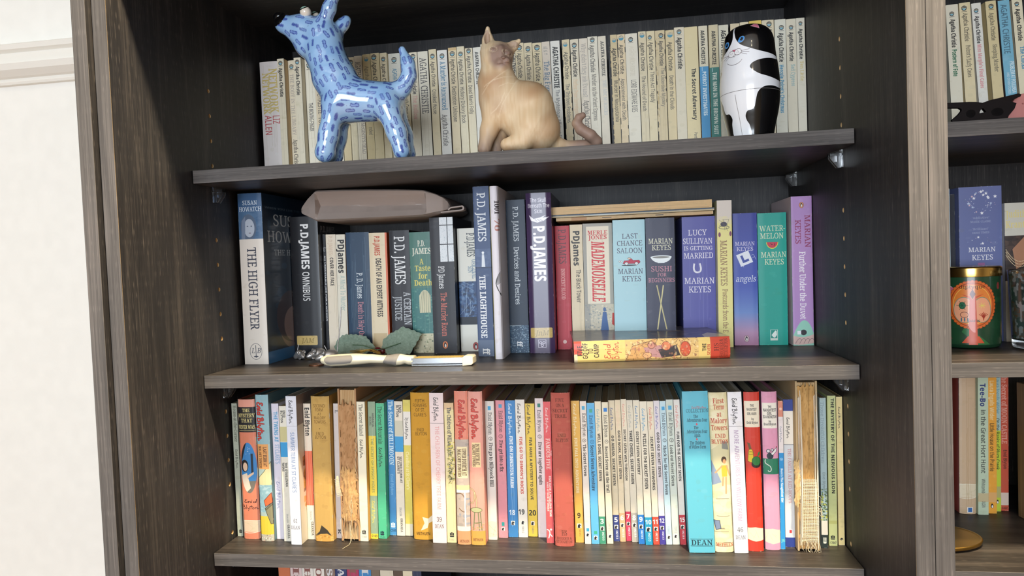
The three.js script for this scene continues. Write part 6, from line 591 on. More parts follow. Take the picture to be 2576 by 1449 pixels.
lyingBook('hardback', 'jacketed yellow hardback lying flat with torn red cloth corners and camp picture', 0.187, 0.0258, 0.148, 1, '#e6c878', '#5a5662', [['rect', 0, 0.05, 0.35, 1, '#c84a34'], ['rect', 0, 0.022, 0, 0.4, '#dccba8'], ['h', 'FIVE', 'S', 0.038, 0.034, 0.3, 0.8, '#3a2c18'], ['h', 'GO OFF', 'S', 0.072, 0.034, 0.16, 0.92, '#3a2c18'], ['h', 'TO', 'S', 0.108, 0.034, 0.4, 0.66, '#3a2c18'], ['h', 'CAMP', 'S', 0.145, 0.034, 0.2, 0.86, '#3a2c18'], ['sigh', 0.215, 0.05, 0.12, 0.86, '#b8402c', 'Enid'], ['sigh', 0.265, 0.055, 0.1, 0.92, '#b8402c', 'Blyton'], ['art', 'campart', 0.33, 0.8], ['h', 'THE', 'S', 0.835, 0.026, 0.36, 0.72, '#3a2c18'], ['h', 'SEVEN', 'S', 0.862, 0.02, 0.16, 0.68, '#b8402c'], ['rect', 0.875, 1, 0, 1, '#c8452f'], ['h', 'HS', 'r', 0.912, 0.03, 0.34, 0.72, '#3a1c14'], ['h', 'HODDER &', 'r', 0.945, 0.024, 0.06, 0.9, '#3a1c14'], ['h', 'STOUGHTON', 'r', 0.973, 0.024, 0.06, 0.92, '#3a1c14']], 'gloss', [0.4572, Y0 + Y2 + 0.0003, -0.1835], 0.1, 'camp');
const stackY = Y0 + Y2 + 0.1793;
lyingBook('booklet', 'thin stapled tan booklet lowest of the flat stack on the novels', 0.2105, 0.0045, 0.1, 0, '#caa878', '#bf9a68', [['rect', 0.3, 0.36, 0.4, 0.6, '#3a3430'], ['rect', 0.64, 0.69, 0.4, 0.6, '#3a3430'], ['rect', 0.1, 0.2, 0, 1, '#b98a5c']], 'plain', [0.4315, stackY, -0.303], 0.01);
lyingBook('booklet', 'thin blue and cream edged booklet in the middle of flat stack', 0.2165, 0.0037, 0.1, 0, '#c3b08c', '#3c5068', [['rect', 0, 1, 0.55, 0.95, '#4a5c70'], ['rect', 0.2, 0.45, 0.2, 0.6, '#c9d0cc'], ['crease', 3, '#2a3038']], 'plain', [0.4266, stackY + 0.0048, -0.3], 0.008);
lyingBook('booklet', 'thick tan paper spined book on top of the flat stack', 0.2135, 0.0106, 0.11, 0, '#d8b076', '#b98d58', [['tear', 0.4], ['crease', 4, '#8a6a40'], ['crease', 6, '#b08c58']], 'plain', [0.4268, stackY + 0.0088, -0.301], 0.004);
lyingBook('booklet', 'dark brown card booklet curling behind top of the flat stack', 0.19, 0.0022, 0.07, 0, '#5a4836', '#4c3c2e', [['crease', 3, '#8a7050']], 'plain', [0.436, stackY + 0.0196, -0.335], 0.02);

// ------------------------------------------------------------------ implicit surfaces for the figurines
const smin = (a, b, k) => { const h = Math.max(k - Math.abs(a - b), 0) / k; return Math.min(a, b) - h * h * k * 0.25; };
function cap(p, a, b) { const bx = b[0] - a[0], by = b[1] - a[1], bz = b[2] - a[2], px = p[0] - a[0], py = p[1] - a[1], pz = p[2] - a[2], t = clamp((px * bx + py * by + pz * bz) / (bx * bx + by * by + bz * bz || 1e-12), 0, 1), x = px - bx * t, y = py - by * t, z = pz - bz * t; return Math.sqrt(x * x + y * y + z * z) - lerp(a[3], b[3], t); }
const ssub = (a, b, k) => -smin(-a, b, k);
const ball = (p, x, y, z, r) => Math.hypot(p[0] - x, p[1] - y, p[2] - z) - r;
const ellip = (p, x, y, z, a, b, c) => { const k0 = Math.hypot((p[0] - x) / a, (p[1] - y) / b, (p[2] - z) / c), k1 = Math.hypot((p[0] - x) / (a * a), (p[1] - y) / (b * b), (p[2] - z) / (c * c)); return k1 ? k0 * (k0 - 1) / k1 : -Math.min(a, b, c); };
function isoMesh(f, lo, hi, h) {                                 // surface nets
  const n = [0, 1, 2].map((i) => Math.ceil((hi[i] - lo[i]) / h) + 1), [nx, ny, nz] = n, F = new Float32Array(nx * ny * nz), q = [0, 0, 0];
  for (let k = 0, o = 0; k < nz; k++) { q[2] = lo[2] + k * h; for (let j = 0; j < ny; j++) { q[1] = lo[1] + j * h; for (let i = 0; i < nx; i++, o++) { q[0] = lo[0] + i * h; F[o] = f(q); } } }
  const id = new Int32Array(nx * ny * nz).fill(-1), P = [], I = [], at = (i, j, k) => i + nx * (j + ny * k);
  const E = [[0, 1], [2, 3], [4, 5], [6, 7], [0, 2], [1, 3], [4, 6], [5, 7], [0, 4], [1, 5], [2, 6], [3, 7]];
  for (let k = 0; k < nz - 1; k++) for (let j = 0; j < ny - 1; j++) for (let i = 0; i < nx - 1; i++) {
    const v = []; let s = 0; for (let c = 0; c < 8; c++) { const d = F[at(i + (c & 1), j + ((c >> 1) & 1), k + (c >> 2))]; v.push(d); if (d < 0) s++; }
    if (s === 0 || s === 8) continue; let x = 0, y = 0, z = 0, m = 0;
    for (const [a, b] of E) if ((v[a] < 0) !== (v[b] < 0)) { const t = v[a] / (v[a] - v[b]); x += lerp(a & 1, b & 1, t); y += lerp((a >> 1) & 1, (b >> 1) & 1, t); z += lerp(a >> 2, b >> 2, t); m++; }
    id[at(i, j, k)] = P.length / 3; P.push(lo[0] + (i + x / m) * h, lo[1] + (j + y / m) * h, lo[2] + (k + z / m) * h);
  }
  const quad = (a, b, c, d, flip) => { if (a < 0 || b < 0 || c < 0 || d < 0) return; flip ? I.push(a, c, b, a, d, c) : I.push(a, b, c, a, c, d); };
  for (let k = 1; k < nz - 1; k++) for (let j = 1; j < ny - 1; j++) for (let i = 1; i < nx - 1; i++) {
    const a = F[at(i, j, k)] < 0;
    if (a !== F[at(i + 1, j, k)] < 0) quad(id[at(i, j - 1, k - 1)], id[at(i, j, k - 1)], id[at(i, j, k)], id[at(i, j - 1, k)], !a);
    if (a !== F[at(i, j + 1, k)] < 0) quad(id[at(i - 1, j, k - 1)], id[at(i - 1, j, k)], id[at(i, j, k)], id[at(i, j, k - 1)], !a);
    if (a !== F[at(i, j, k + 1)] < 0) quad(id[at(i - 1, j - 1, k)], id[at(i, j - 1, k)], id[at(i, j, k)], id[at(i - 1, j, k)], !a);
  }
  const N = new Float32Array(P.length), e = h * 0.35;
  for (let v = 0; v < P.length; v += 3) {
    const p = [P[v], P[v + 1], P[v + 2]], g = [0, 0, 0];
    for (let it = 0; it < 2; it++) { for (let c = 0; c < 3; c++) { const s = p[c]; p[c] = s + e; const u = f(p); p[c] = s - e; g[c] = (u - f(p)) / (2 * e); p[c] = s; } const l = Math.hypot(...g) || 1, d = it ? 0 : clamp(f(p), -h, h) / l; for (let c = 0; c < 3; c++) { g[c] /= l; p[c] -= g[c] * d; } }
    for (let c = 0; c < 3; c++) { P[v + c] = p[c]; N[v + c] = g[c]; }
  }
  const g = new THREE.BufferGeometry(); g.setAttribute('position', new THREE.Float32BufferAttribute(P, 3)); g.setAttribute('normal', new THREE.BufferAttribute(N, 3)); g.setIndex(I); return g;
}
function paint(g, fn) { const p = g.attributes.position, n = g.attributes.normal, c = new Float32Array(p.count * 3); for (let i = 0; i < p.count; i++) { const k = fn([p.getX(i), p.getY(i), p.getZ(i)], [n.getX(i), n.getY(i), n.getZ(i)], i); c[i * 3] = k.r; c[i * 3 + 1] = k.g; c[i * 3 + 2] = k.b; } g.setAttribute('color', new THREE.BufferAttribute(c, 3)); return g; }
const chain = (pts) => pts.slice(1).map((b, i) => [pts[i], b]);
const mixC = (a, b, t) => a.clone().lerp(b, clamp(t, 0, 1));

// ------------------------------------------------------------------ blue glazed dog
{
  const o = thing('dog_figurine', 'light blue glazed ceramic dog with dark blue dashes looking up', 'figurine', null, [0.212, Y0 + 0.0003, -0.168]);
  const leg = (pts, dz) => pts.map(([x, y, z, r]) => [x, y, z + dz, r * 0.86]);
  const fl = [[-0.034, 0.0694, 0, 0.016], [-0.0418, 0.0368, 0, 0.0125], [-0.0475, 0.0150, 0, 0.0146]], bl = [[0.0335, 0.0632, 0, 0.0178], [0.044, 0.034, 0, 0.0126], [0.0492, 0.0108, 0, 0.0118]];
  const bones = [
    ...chain([[-0.0965, 0.1785, 0, 0.0105], [-0.072, 0.172, 0, 0.0145], [-0.052, 0.163, 0, 0.0175], [-0.043, 0.154, 0, 0.0172]]), ...chain([[-0.096, 0.1745, 0, 0.0062], [-0.070, 0.150, 0, 0.0125], [-0.0515, 0.134, 0, 0.0168]]),
    ...chain([[-0.0479, 0.1553, 0, 0.0182], [-0.0445, 0.1335, 0, 0.0215], [-0.0366, 0.1085, 0, 0.0250], [-0.0232, 0.083, 0, 0.0272]]), [[-0.0229, 0.0787, 0, 0.0268], [0.0265, 0.0735, 0, 0.0238]],
    ...chain([[0.0328, 0.0789, 0, 0.0125], [0.0511, 0.0888, 0, 0.0088], [0.0591, 0.1024, 0, 0.0076], [0.0583, 0.1165, 0, 0.0068], [0.0517, 0.134, 0, 0.0044]]),
    ...chain([[-0.0443, 0.1700, 0.008, 0.0082], [-0.0338, 0.1880, 0.011, 0.0068], [-0.0275, 0.2030, 0.012, 0.0058], [-0.0268, 0.2085, 0.012, 0.0042]]), ...chain([[-0.0336, 0.1640, -0.008, 0.0076], [-0.0262, 0.1760, -0.012, 0.0058], [-0.0218, 0.1810, -0.013, 0.005]]),
    ...chain(leg(fl, 0.0125)), ...chain(leg(fl, -0.0125)), ...chain(leg(bl, 0.0125)), ...chain(leg(bl, -0.0125))];
  const f = (p) => { let d = 1; for (const [a, b] of bones) d = smin(d, cap(p, a, b), 0.009); d = smin(d, ball(p, -0.1005, 0.1795, 0, 0.0088), 0.006); return Math.max(d, -p[1]); };
  const g = isoMesh(f, [-0.118, -0.004, -0.04], [0.075, 0.217, 0.04], 0.00095);
  // painted dashes follow the limbs
  reseed(5150); const P = g.attributes.position, N = g.attributes.normal, order = Array.from({ length: P.count }, (_, i) => i); for (let i = order.length - 1; i > 0; i--) { const j = Math.floor(rnd() * (i + 1)); [order[i], order[j]] = [order[j], order[i]]; }
  const cell = 0.014, grid = new Map(), key = (x, y, z) => Math.round(x / cell) + ',' + Math.round(y / cell) + ',' + Math.round(z / cell), dashes = [];
  const around = (p, fn) => { const a = [0, 1, 2].map((c) => Math.round(p[c] / cell)); for (let i = -1; i < 2; i++) for (let j = -1; j < 2; j++) for (let k = -1; k < 2; k++) for (const d of grid.get((a[0] + i) + ',' + (a[1] + j) + ',' + (a[2] + k)) ?? []) if (fn(d)) return true; return false; };
  const axisOf = (p) => { let best = 9, ax = [1, 0, 0]; for (const [a, b] of bones) { const d = cap(p, a, b); if (d < best) { best = d; ax = [b[0] - a[0], b[1] - a[1], b[2] - a[2]]; } } return ax; };
  for (const i of order.slice(0, 40000)) {
    const p = [P.getX(i), P.getY(i), P.getZ(i)]; if (p[0] < -0.099 || p[1] < 0.002) continue;
    if (around(p, (d) => { const x = p[0] - d.p[0], y = p[1] - d.p[1], z = p[2] - d.p[2], a = x * d.t[0] + y * d.t[1] + z * d.t[2], q = Math.max(0, x * x + y * y + z * z - a * a); return (a * a) / (0.0126 * 0.0126) + q / (0.0068 * 0.0068) < 1; })) continue;
    const n = [N.getX(i), N.getY(i), N.getZ(i)], ax = axisOf(p), dot = ax[0] * n[0] + ax[1] * n[1] + ax[2] * n[2]; let t = ax.map((c, k) => c - dot * n[k] + rr(-0.003, 0.003)); const l = Math.hypot(...t) || 1; t = t.map((c) => c / l);
    const d = { p, t, n, L: rr(0.0028, 0.0042), r: rr(0.0014, 0.0020), k: rnd() }; dashes.push(d); const kk = key(...p); grid.has(kk) ? grid.get(kk).push(d) : grid.set(kk, [d]);
  }
  const base = new THREE.Color('#92bdec'), light = new THREE.Color('#a9cef2'), mid = new THREE.Color('#6b84d0'), dark = new THREE.Color('#2f3f9e'), speck = new THREE.Color('#1c2a5c'), black = new THREE.Color('#0a0a0c');
  paint(g, (p) => {
    if (Math.hypot((p[0] + 0.1045) * 1.0, (p[1] - 0.1865) * 1.0) < 0.0125 - 0.1 * Math.max(0, -p[0] - 0.2)) return black;
    let c = mixC(base, light, vn(p[0] * 90 + 9, p[1] * 90, 64, 64, 8)); if (vn(p[0] * 700 + 50, p[1] * 700 + p[2] * 500 + 90, 4096, 4096, 12) > 0.985) c = speck.clone();
    around(p, (d) => { const x = p[0] - d.p[0], y = p[1] - d.p[1], z = p[2] - d.p[2], a = x * d.t[0] + y * d.t[1] + z * d.t[2], q = Math.sqrt(Math.max(0, x * x + y * y + z * z - a * a)), s = Math.hypot(Math.max(0, Math.abs(a) - d.L), q) - d.r * (1 + 0.1 * Math.sin(a * 900 + d.k * 20)); if (s < 0.0002) c = mixC(c, d.k < 0.25 ? dark : mid, s < -0.0006 ? (d.k < 0.25 ? 0.85 : 0.55) : 0); if (Math.abs(s + 0.0003) < 0.00055) c = mixC(c, dark, 0.55 + 0.35 * d.k); return false; });
    return c;
  });
  part(o, 'body', g, phys({ vertexColors: true, roughness: 0.12, clearcoat: 1, clearcoatRoughness: 0.04 }));
  const eyeM = phys({ color: 0xf0e4d2, roughness: 0.15, clearcoat: 1 }), lineM = std({ color: 0x101412, roughness: 0.3 }), lidM = std({ color: 0xa9cdb8, roughness: 0.3 });
  for (const [x, y, z] of [[-0.0655, 0.1872, 0.0085], [-0.0612, 0.1862, -0.0085]]) {
    const e = part(o, 'eye', new THREE.SphereGeometry(0.0069, 28, 20), eyeM, 'white bulging eye'); e.position.set(x, y, z);
    const lid = part(e, 'eyelid', new THREE.SphereGeometry(0.00705, 28, 10, 0, Math.PI * 2, 0, 0.82), lidM); lid.rotation.set(0.42, 0, 0.28);
    const ln = part(e, 'painted_line', new THREE.TorusGeometry(0.0052, 0.0006, 8, 36).rotateX(Math.PI / 2).translate(0, 0.0047, 0), lineM); ln.rotation.set(0.42, 0, 0.28);
  }
  part(o, 'nose', isoMesh((p) => smin(ellip(p, -0.1030, 0.1868, 0, 0.0084, 0.0066, 0.0088), ellip(p, -0.1062, 0.1815, 0, 0.0046, 0.0062, 0.0066), 0.004), [-0.117, 0.172, -0.012], [-0.09, 0.198, 0.012], 0.0008), phys({ color: 0x0b0b0d, roughness: 0.08, clearcoat: 1 }), 'shiny black nose');
}
// ------------------------------------------------------------------ tan seated cat
{
  const o = thing('cat_figurine', 'tan carved seated cat with brown face looking over its shoulder', 'figurine', null, [0.41, Y0 + 0.0003, -0.17]);
  const tail = [[0.0306, 0.0113, -0.004, 0.0095], [0.0492, 0.0068, -0.008, 0.0066], [0.0730, 0.0066, -0.004, 0.0064], [0.0835, 0.0085, 0.004, 0.0066], [0.0771, 0.0150, 0.009, 0.0068], [0.0662, 0.0226, 0.010, 0.0064], [0.0617, 0.0298, 0.010, 0.0056], [0.0645, 0.0362, 0.010, 0.0046], [0.0690, 0.0385, 0.010, 0.0036]];
  const body = [[[-0.0319, 0.1086, 0.002, 0.0170], [-0.0315, 0.086, 0.001, 0.0215]], [[-0.0315, 0.086, 0, 0.0215], [-0.0280, 0.066, 0, 0.0235]], [[-0.0349, 0.0661, 0.001, 0.0185], [-0.033, 0.0508, 0.002, 0.0175]], [[-0.016, 0.0669, -0.001, 0.0225], [0.0050, 0.0560, -0.002, 0.0275]], [[0.0050, 0.0560, -0.002, 0.0275], [0.0125, 0.0300, -0.002, 0.0285]],
    [[-0.0188, 0.0498, 0, 0.022], [0.002, 0.035, 0, 0.025]], [[0.0097, 0.0285, 0.009, 0.0235], [0.0180, 0.0235, 0.006, 0.0215]], ...chain([[-0.0355, 0.051, 0.010, 0.0130], [-0.0416, 0.0286, 0.012, 0.0092], [-0.0478, 0.0072, 0.014, 0.0080]]), ...chain([[-0.030, 0.0441, -0.008, 0.0122], [-0.0345, 0.0256, -0.009, 0.0090], [-0.0385, 0.0072, -0.008, 0.0080]]), [[-0.0005, 0.0120, 0.020, 0.0115], [-0.0195, 0.0085, 0.021, 0.0078]], [[-0.0005, 0.0120, -0.018, 0.0115], [-0.0185, 0.0085, -0.019, 0.0078]]];
  const ears = [chain([[-0.0400, 0.1240, 0.001, 0.0105], [-0.0405, 0.1370, 0.001, 0.0062], [-0.0400, 0.1505, 0.002, 0.0024]]), chain([[-0.0185, 0.1230, -0.001, 0.0088], [-0.0105, 0.1288, -0.002, 0.0052], [-0.0036, 0.1336, -0.001, 0.0024]])];
  const f = (p) => {
    let d = 1, tl = 1; for (const [a, b] of body) d = smin(d, cap(p, a, b), 0.0075); for (const [a, b] of chain(tail)) tl = smin(tl, cap(p, a, b), 0.0015); d = smin(d, tl, 0.005);
    let h = ellip(p, -0.0295, 0.1160, 0.003, 0.0180, 0.0178, 0.0165);
    h = smin(h, ellip(p, -0.0212, 0.1040, 0.0140, 0.0080, 0.0062, 0.0070), 0.006); h = smin(h, ellip(p, -0.0228, 0.1150, 0.0170, 0.0034, 0.0090, 0.0040), 0.005);
    for (const e of ears) { let q = 1; for (const [a, b] of e) q = smin(q, cap(p, a, b), 0.004); h = smin(h, q, 0.006); }
    h = ssub(h, ellip(p, -0.0402, 0.1385, 0.0075, 0.0036, 0.0085, 0.0046), 0.002); h = ssub(h, ellip(p, -0.0105, 0.1285, 0.0060, 0.0056, 0.0038, 0.0040), 0.002);
    for (const [x, y, z] of [[-0.0318, 0.1205, 0.0190], [-0.0162, 0.1162, 0.0152]]) { h = ssub(h, ellip(p, x, y, z + 0.0006, 0.0050, 0.0036, 0.0026), 0.0018); h = smin(h, ellip(p, x, y, z - 0.0024, 0.0037, 0.0029, 0.0030), 0.0006); }
    for (const [x, y, z] of [[-0.0240, 0.1050, 0.0192], [-0.0166, 0.1060, 0.0180]]) h = smin(h, ball(p, x, y, z, 0.0040), 0.0016);
    h = smin(h, ellip(p, -0.0196, 0.1090, 0.0218, 0.0026, 0.0018, 0.0020), 0.001); h = smin(h, ellip(p, -0.0212, 0.0998, 0.0172, 0.0040, 0.0028, 0.0040), 0.0014);
    d = smin(d, h, 0.007);
    return Math.max(d, -p[1]);
  };
  const g = isoMesh(f, [-0.062, -0.003, -0.036], [0.094, 0.156, 0.037], 0.00115);
  const tan = new THREE.Color('#cfae84'), warm = new THREE.Color('#b48c66'), brown = new THREE.Color('#94796a'), pale = new THREE.Color('#ead8b8'), dusk = new THREE.Color('#6e5346');
  const worn = [[[-0.047, 0.070], [-0.038, 0.080], [-0.024, 0.090], [-0.016, 0.096]], [[-0.044, 0.078], [-0.034, 0.083], [-0.020, 0.087], [-0.008, 0.089]], [[-0.004, 0.088], [-0.012, 0.072], [-0.022, 0.056], [-0.028, 0.042], [-0.029, 0.028]], [[-0.026, 0.076], [-0.016, 0.080], [-0.008, 0.079]], [[-0.036, 0.046], [-0.030, 0.050], [-0.024, 0.058], [-0.020, 0.068]], [[-0.0402, 0.150], [-0.036, 0.140], [-0.030, 0.131]], [[-0.0405, 0.149], [-0.0455, 0.136], [-0.047, 0.122]]];
  const segd = (x, y, a, b) => { const dx = b[0] - a[0], dy = b[1] - a[1], t = clamp(((x - a[0]) * dx + (y - a[1]) * dy) / (dx * dx + dy * dy), 0, 1); return Math.hypot(x - a[0] - dx * t, y - a[1] - dy * t); };
  paint(g, (p) => {
    const grain = 0.5 * vn(p[0] * 700 + 40, p[1] * 130 + p[2] * 300 + 60, 1024, 1024, 22) + 0.5 * vn(p[0] * 150 + 40, p[1] * 60 + p[2] * 70 + 60, 512, 512, 28), bl = vn(p[0] * 70 + 10, p[1] * 60 + 20 + p[2] * 40, 256, 256, 23), n2 = (vn(p[0] * 160 + 20, p[1] * 160 + 30, 512, 512, 25) - 0.5) * 0.004;
    let c = mixC(mixC(tan, pale, grain * 0.85), warm, Math.max(0, bl - 0.4) * 1.5);
    const face = Math.hypot((p[0] + 0.0225) / 0.0150, (p[1] - 0.1130) / 0.0175, Math.min(0, p[2] - 0.006) / 0.008) + n2 * 40; c = mixC(c, brown, (1.15 - face) * 2.4);
    if (p[2] > 0) {
      for (const l of worn) for (let i = 1; i < l.length; i++) { const d = segd(p[0] + n2 * 0.12, p[1], l[i - 1], l[i]); if (d < 0.0008) c = mixC(c, pale, (0.0008 - d) * 700); }
      for (const [x, y] of [[-0.0318, 0.1205], [-0.0162, 0.1162]]) { const d = Math.hypot((p[0] - x) * 0.8, (p[1] - y) * 1.15 + (p[0] - x) * 0.2); if (Math.abs(d - 0.0036) < 0.0005) c = mixC(c, pale, 0.4); if (d < 0.0030) c = mixC(c, brown, 0.5); if (d < 0.0013) c = mixC(c, dusk, 0.7); }
      if (segd(p[0], p[1], [-0.0275, 0.1018], [-0.0140, 0.1035]) < 0.0005) c = mixC(c, dusk, 0.7); if (Math.hypot(p[0] + 0.0196, (p[1] - 0.109) * 1.3) < 0.0026) c = mixC(c, dusk, 0.4);
      if (Math.hypot((p[0] + 0.0408) / 0.004, (p[1] - 0.139) / 0.009) < 1 || Math.hypot((p[0] + 0.01) / 0.006, (p[1] - 0.129) / 0.004) < 1) c = mixC(c, brown, 0.7);
    }
    if (p[0] > 0.038) c = mixC(c, brown, (p[0] - 0.040) * 50 * 0.9); if (p[1] < 0.036 && p[0] < -0.028) c = mixC(c, brown, (0.036 - p[1]) * 26 * (0.5 + grain)); return c;
  });
  part(o, 'body', g, std({ vertexColors: true, roughness: 0.55 }));
}
// ------------------------------------------------------------------ black and white egg shaped cat
{
  const o = thing('cat_nesting_figure', 'egg shaped glossy black and white painted cat with blue eyes', 'figurine', null, [0.668, Y0 + 0.0003, -0.171]);
  const prof = [[0, 128.2], [1.9, 128], [11.5, 126.6], [19.2, 123.4], [25.2, 116.6], [27.8, 107.1], [28.8, 95.4], [31.2, 78], [32.5, 63.5], [32.6, 53.8], [31.7, 39.2], [30.2, 29.6], [28.1, 19.9], [26, 10.2], [24.4, 1.2], [23.4, 0], [0, 0]];
  const curve = new THREE.CatmullRomCurve3(prof.slice(0, 15).map(([r, y]) => V(r, y, 0))), pts = curve.getSpacedPoints(150).map((v) => [Math.max(0, v.x), v.y]);
  const sOf = (y) => { for (let i = 1; i < pts.length; i++) if (pts[i][1] <= y) { const t = (pts[i - 1][1] - y) / (pts[i - 1][1] - pts[i][1] || 1); return (i - 1 + t) / (pts.length - 1); } return 1; };
  const c = document.createElement('canvas'); c.width = 2048; c.height = 1024; const x = c.getContext('2d');
  const q = ([deg, mm]) => [(deg / 360 + 0.5) * 2048, sOf(mm - 4.2 * clamp((mm - 45) / 25, 0, 1) * clamp((128 - mm) / 9, 0, 1)) * 1024];
  const smooth = (list, close) => { const cv = new THREE.CatmullRomCurve3(list.map((p) => V(...q(p), 0)), close, 'centripetal'); return cv.getPoints(list.length * 8).map((v) => [v.x, v.y]); };
  x.fillStyle = '#08080a'; x.fillRect(0, 0, 2048, 1024);
  poly(x, smooth([[-54, 125], [-58.4, 125.3], [-49.6, 120.4], [-47.5, 115.2], [-48.9, 110.5], [-55, 105.7], [-65.6, 101.3], [-79.9, 97.7], [-92, 92], [-96, 88], [-92, 84], [-80, 79.4], [-83.8, 75.1], [-96, 68.8], [-98, 60], [-92, 50.3], [-77.6, 39.6], [-71.9, 28.8], [-58.2, 26.7], [-53, 21.3], [-57, 14.5], [-56, 0.4], [-9, 0.4], [-13.2, 12.7], [-18.4, 17.2], [-20.8, 22.2], [-16.9, 27], [-6.6, 28.6], [-2.1, 31.1], [0.3, 37.7], [3.7, 45.4], [8.9, 50.2], [17.2, 53.5], [33, 55], [66, 54], [78, 57], [80, 61], [65.2, 63], [49.9, 63.8], [24.6, 67.2], [7.4, 70.6], [-5, 75.6], [-9.3, 78.7], [-6.7, 81.7], [4.5, 85.1], [27.7, 87.6], [60, 88.4], [74, 90], [58, 91.9], [15.6, 95.5], [-4.4, 99], [-24.5, 104], [-32.3, 107.4], [-39.3, 112.8], [-43.8, 118.7]], true), '#eef1f6');
  const eye = (p, rx, ry, rot) => { x.save(); const [a, b] = q(p); x.translate(a, b); x.rotate(rot); ell(x, 0, 0, rx, ry, '#3f8fd8', '#bcd6ee', 2); ell(x, 2, 1, rx * 0.5, ry * 0.55, '#0a0f1a'); ell(x, -3, -4, 3, 3, '#cfe6fa'); x.restore(); };
  eye([-65.3, 108.8], 44, 24, 0); x.save(); { const [a, b] = q([-26, 110.6]); x.translate(a, b); x.rotate(-0.25); ell(x, 0, 0, 42, 22, '#3f8fd8', '#9cc4ea', 2); ell(x, 4, -1, 19, 13, '#101820'); ell(x, -4, -6, 3, 3, '#cfe6fa'); poly(x, [[-46, -4], [-10, -26], [46, -18], [46, -30], [-46, -34]], '#08080a'); x.restore(); }
  poly(x, [[-4, 123.2], [22, 126.2], [17, 120.6]].map(q), '#e8849c', '#e8c4d0', 3); poly(x, [[-47.2, 100.7], [-37.5, 100.5], [-41.4, 98]].map(q), '#d86a86', '#4a2a34', 2);
  const line = (l, w = 3) => poly(x, smooth(l, false), null, '#3a2c30', w); for (const [p, rx] of [[[-49, 96.4], 50], [[-33.5, 97.5], 46]]) { const [a, b] = q(p); ell(x, a, b, rx, 24, '#f3f4f7', '#3a2c30', 3); for (let i = 0; i < 8; i++) ell(x, a + rr(-20, 20), b + rr(-10, 10), 2, 2, '#6a5a60'); }
  line([[-59.4, 87.6], [-52.3, 85.1], [-43, 83.7], [-32.8, 84.5], [-27.2, 86.3], [-24.1, 88.5]]); line([[-39.2, 46.9], [-38.1, 39.2], [-35.6, 26.3], [-32.5, 1]], 4); line([[-45, 93.6], [-41.5, 92.8], [-38, 94.4]]);
  for (const l of [[[-27, 97.9], [-8.7, 98.6]], [[-26, 96.8], [-9.3, 95.4]], [[-28, 96], [-14, 93]], [[-55, 95.7], [-80, 96.3]], [[-56, 95], [-74, 92.5]], [[-54.5, 94.2], [-65, 90.9]]]) line(l, 2.5);
  const tex = new THREE.CanvasTexture(c); tex.colorSpace = THREE.SRGBColorSpace; tex.magFilter = THREE.LinearFilter;
  const m = phys({ map: tex, roughness: 0.16, clearcoat: 1, clearcoatRoughness: 0.05 });
  const lathe = (a, b) => { const sub = pts.slice(a, b + 1), g = new THREE.LatheGeometry(sub.map(([r, y]) => new THREE.Vector2(r / 1000, y / 1000)), 96, -Math.PI, Math.PI * 2), uv = g.attributes.uv; for (let i = 0; i < uv.count; i++) uv.setXY(i, uv.getX(i), 1 - lerp(a, b, uv.getY(i)) / (pts.length - 1)); const n = g.attributes.normal; for (let i = 0; i < n.count; i++) n.setXYZ(i, -n.getX(i), -n.getY(i), -n.getZ(i)); const ix = g.index.array; for (let i = 0; i < ix.length; i += 3) { const t = ix[i]; ix[i] = ix[i + 1]; ix[i + 1] = t; } return g; };
  const cut = pts.findIndex((p) => p[1] < 51);
  part(o, 'upper_half', lathe(0, cut), m, 'upper half painted with cat face'); part(o, 'lower_half', lathe(cut, pts.length - 1), m, 'lower half painted with cat legs');
  part(o, 'seam', new THREE.TorusGeometry(0.03235, 0.00028, 6, 90).rotateX(Math.PI / 2).translate(0, pts[cut][1] / 1000, 0), std({ color: 0x6a6664, roughness: 0.8 }));
  part(o, 'base', new THREE.CylinderGeometry(0.0243, 0.0238, 0.0012, 64).translate(0, 0.0006, 0), std({ color: 0x131214, roughness: 0.4 }));
}
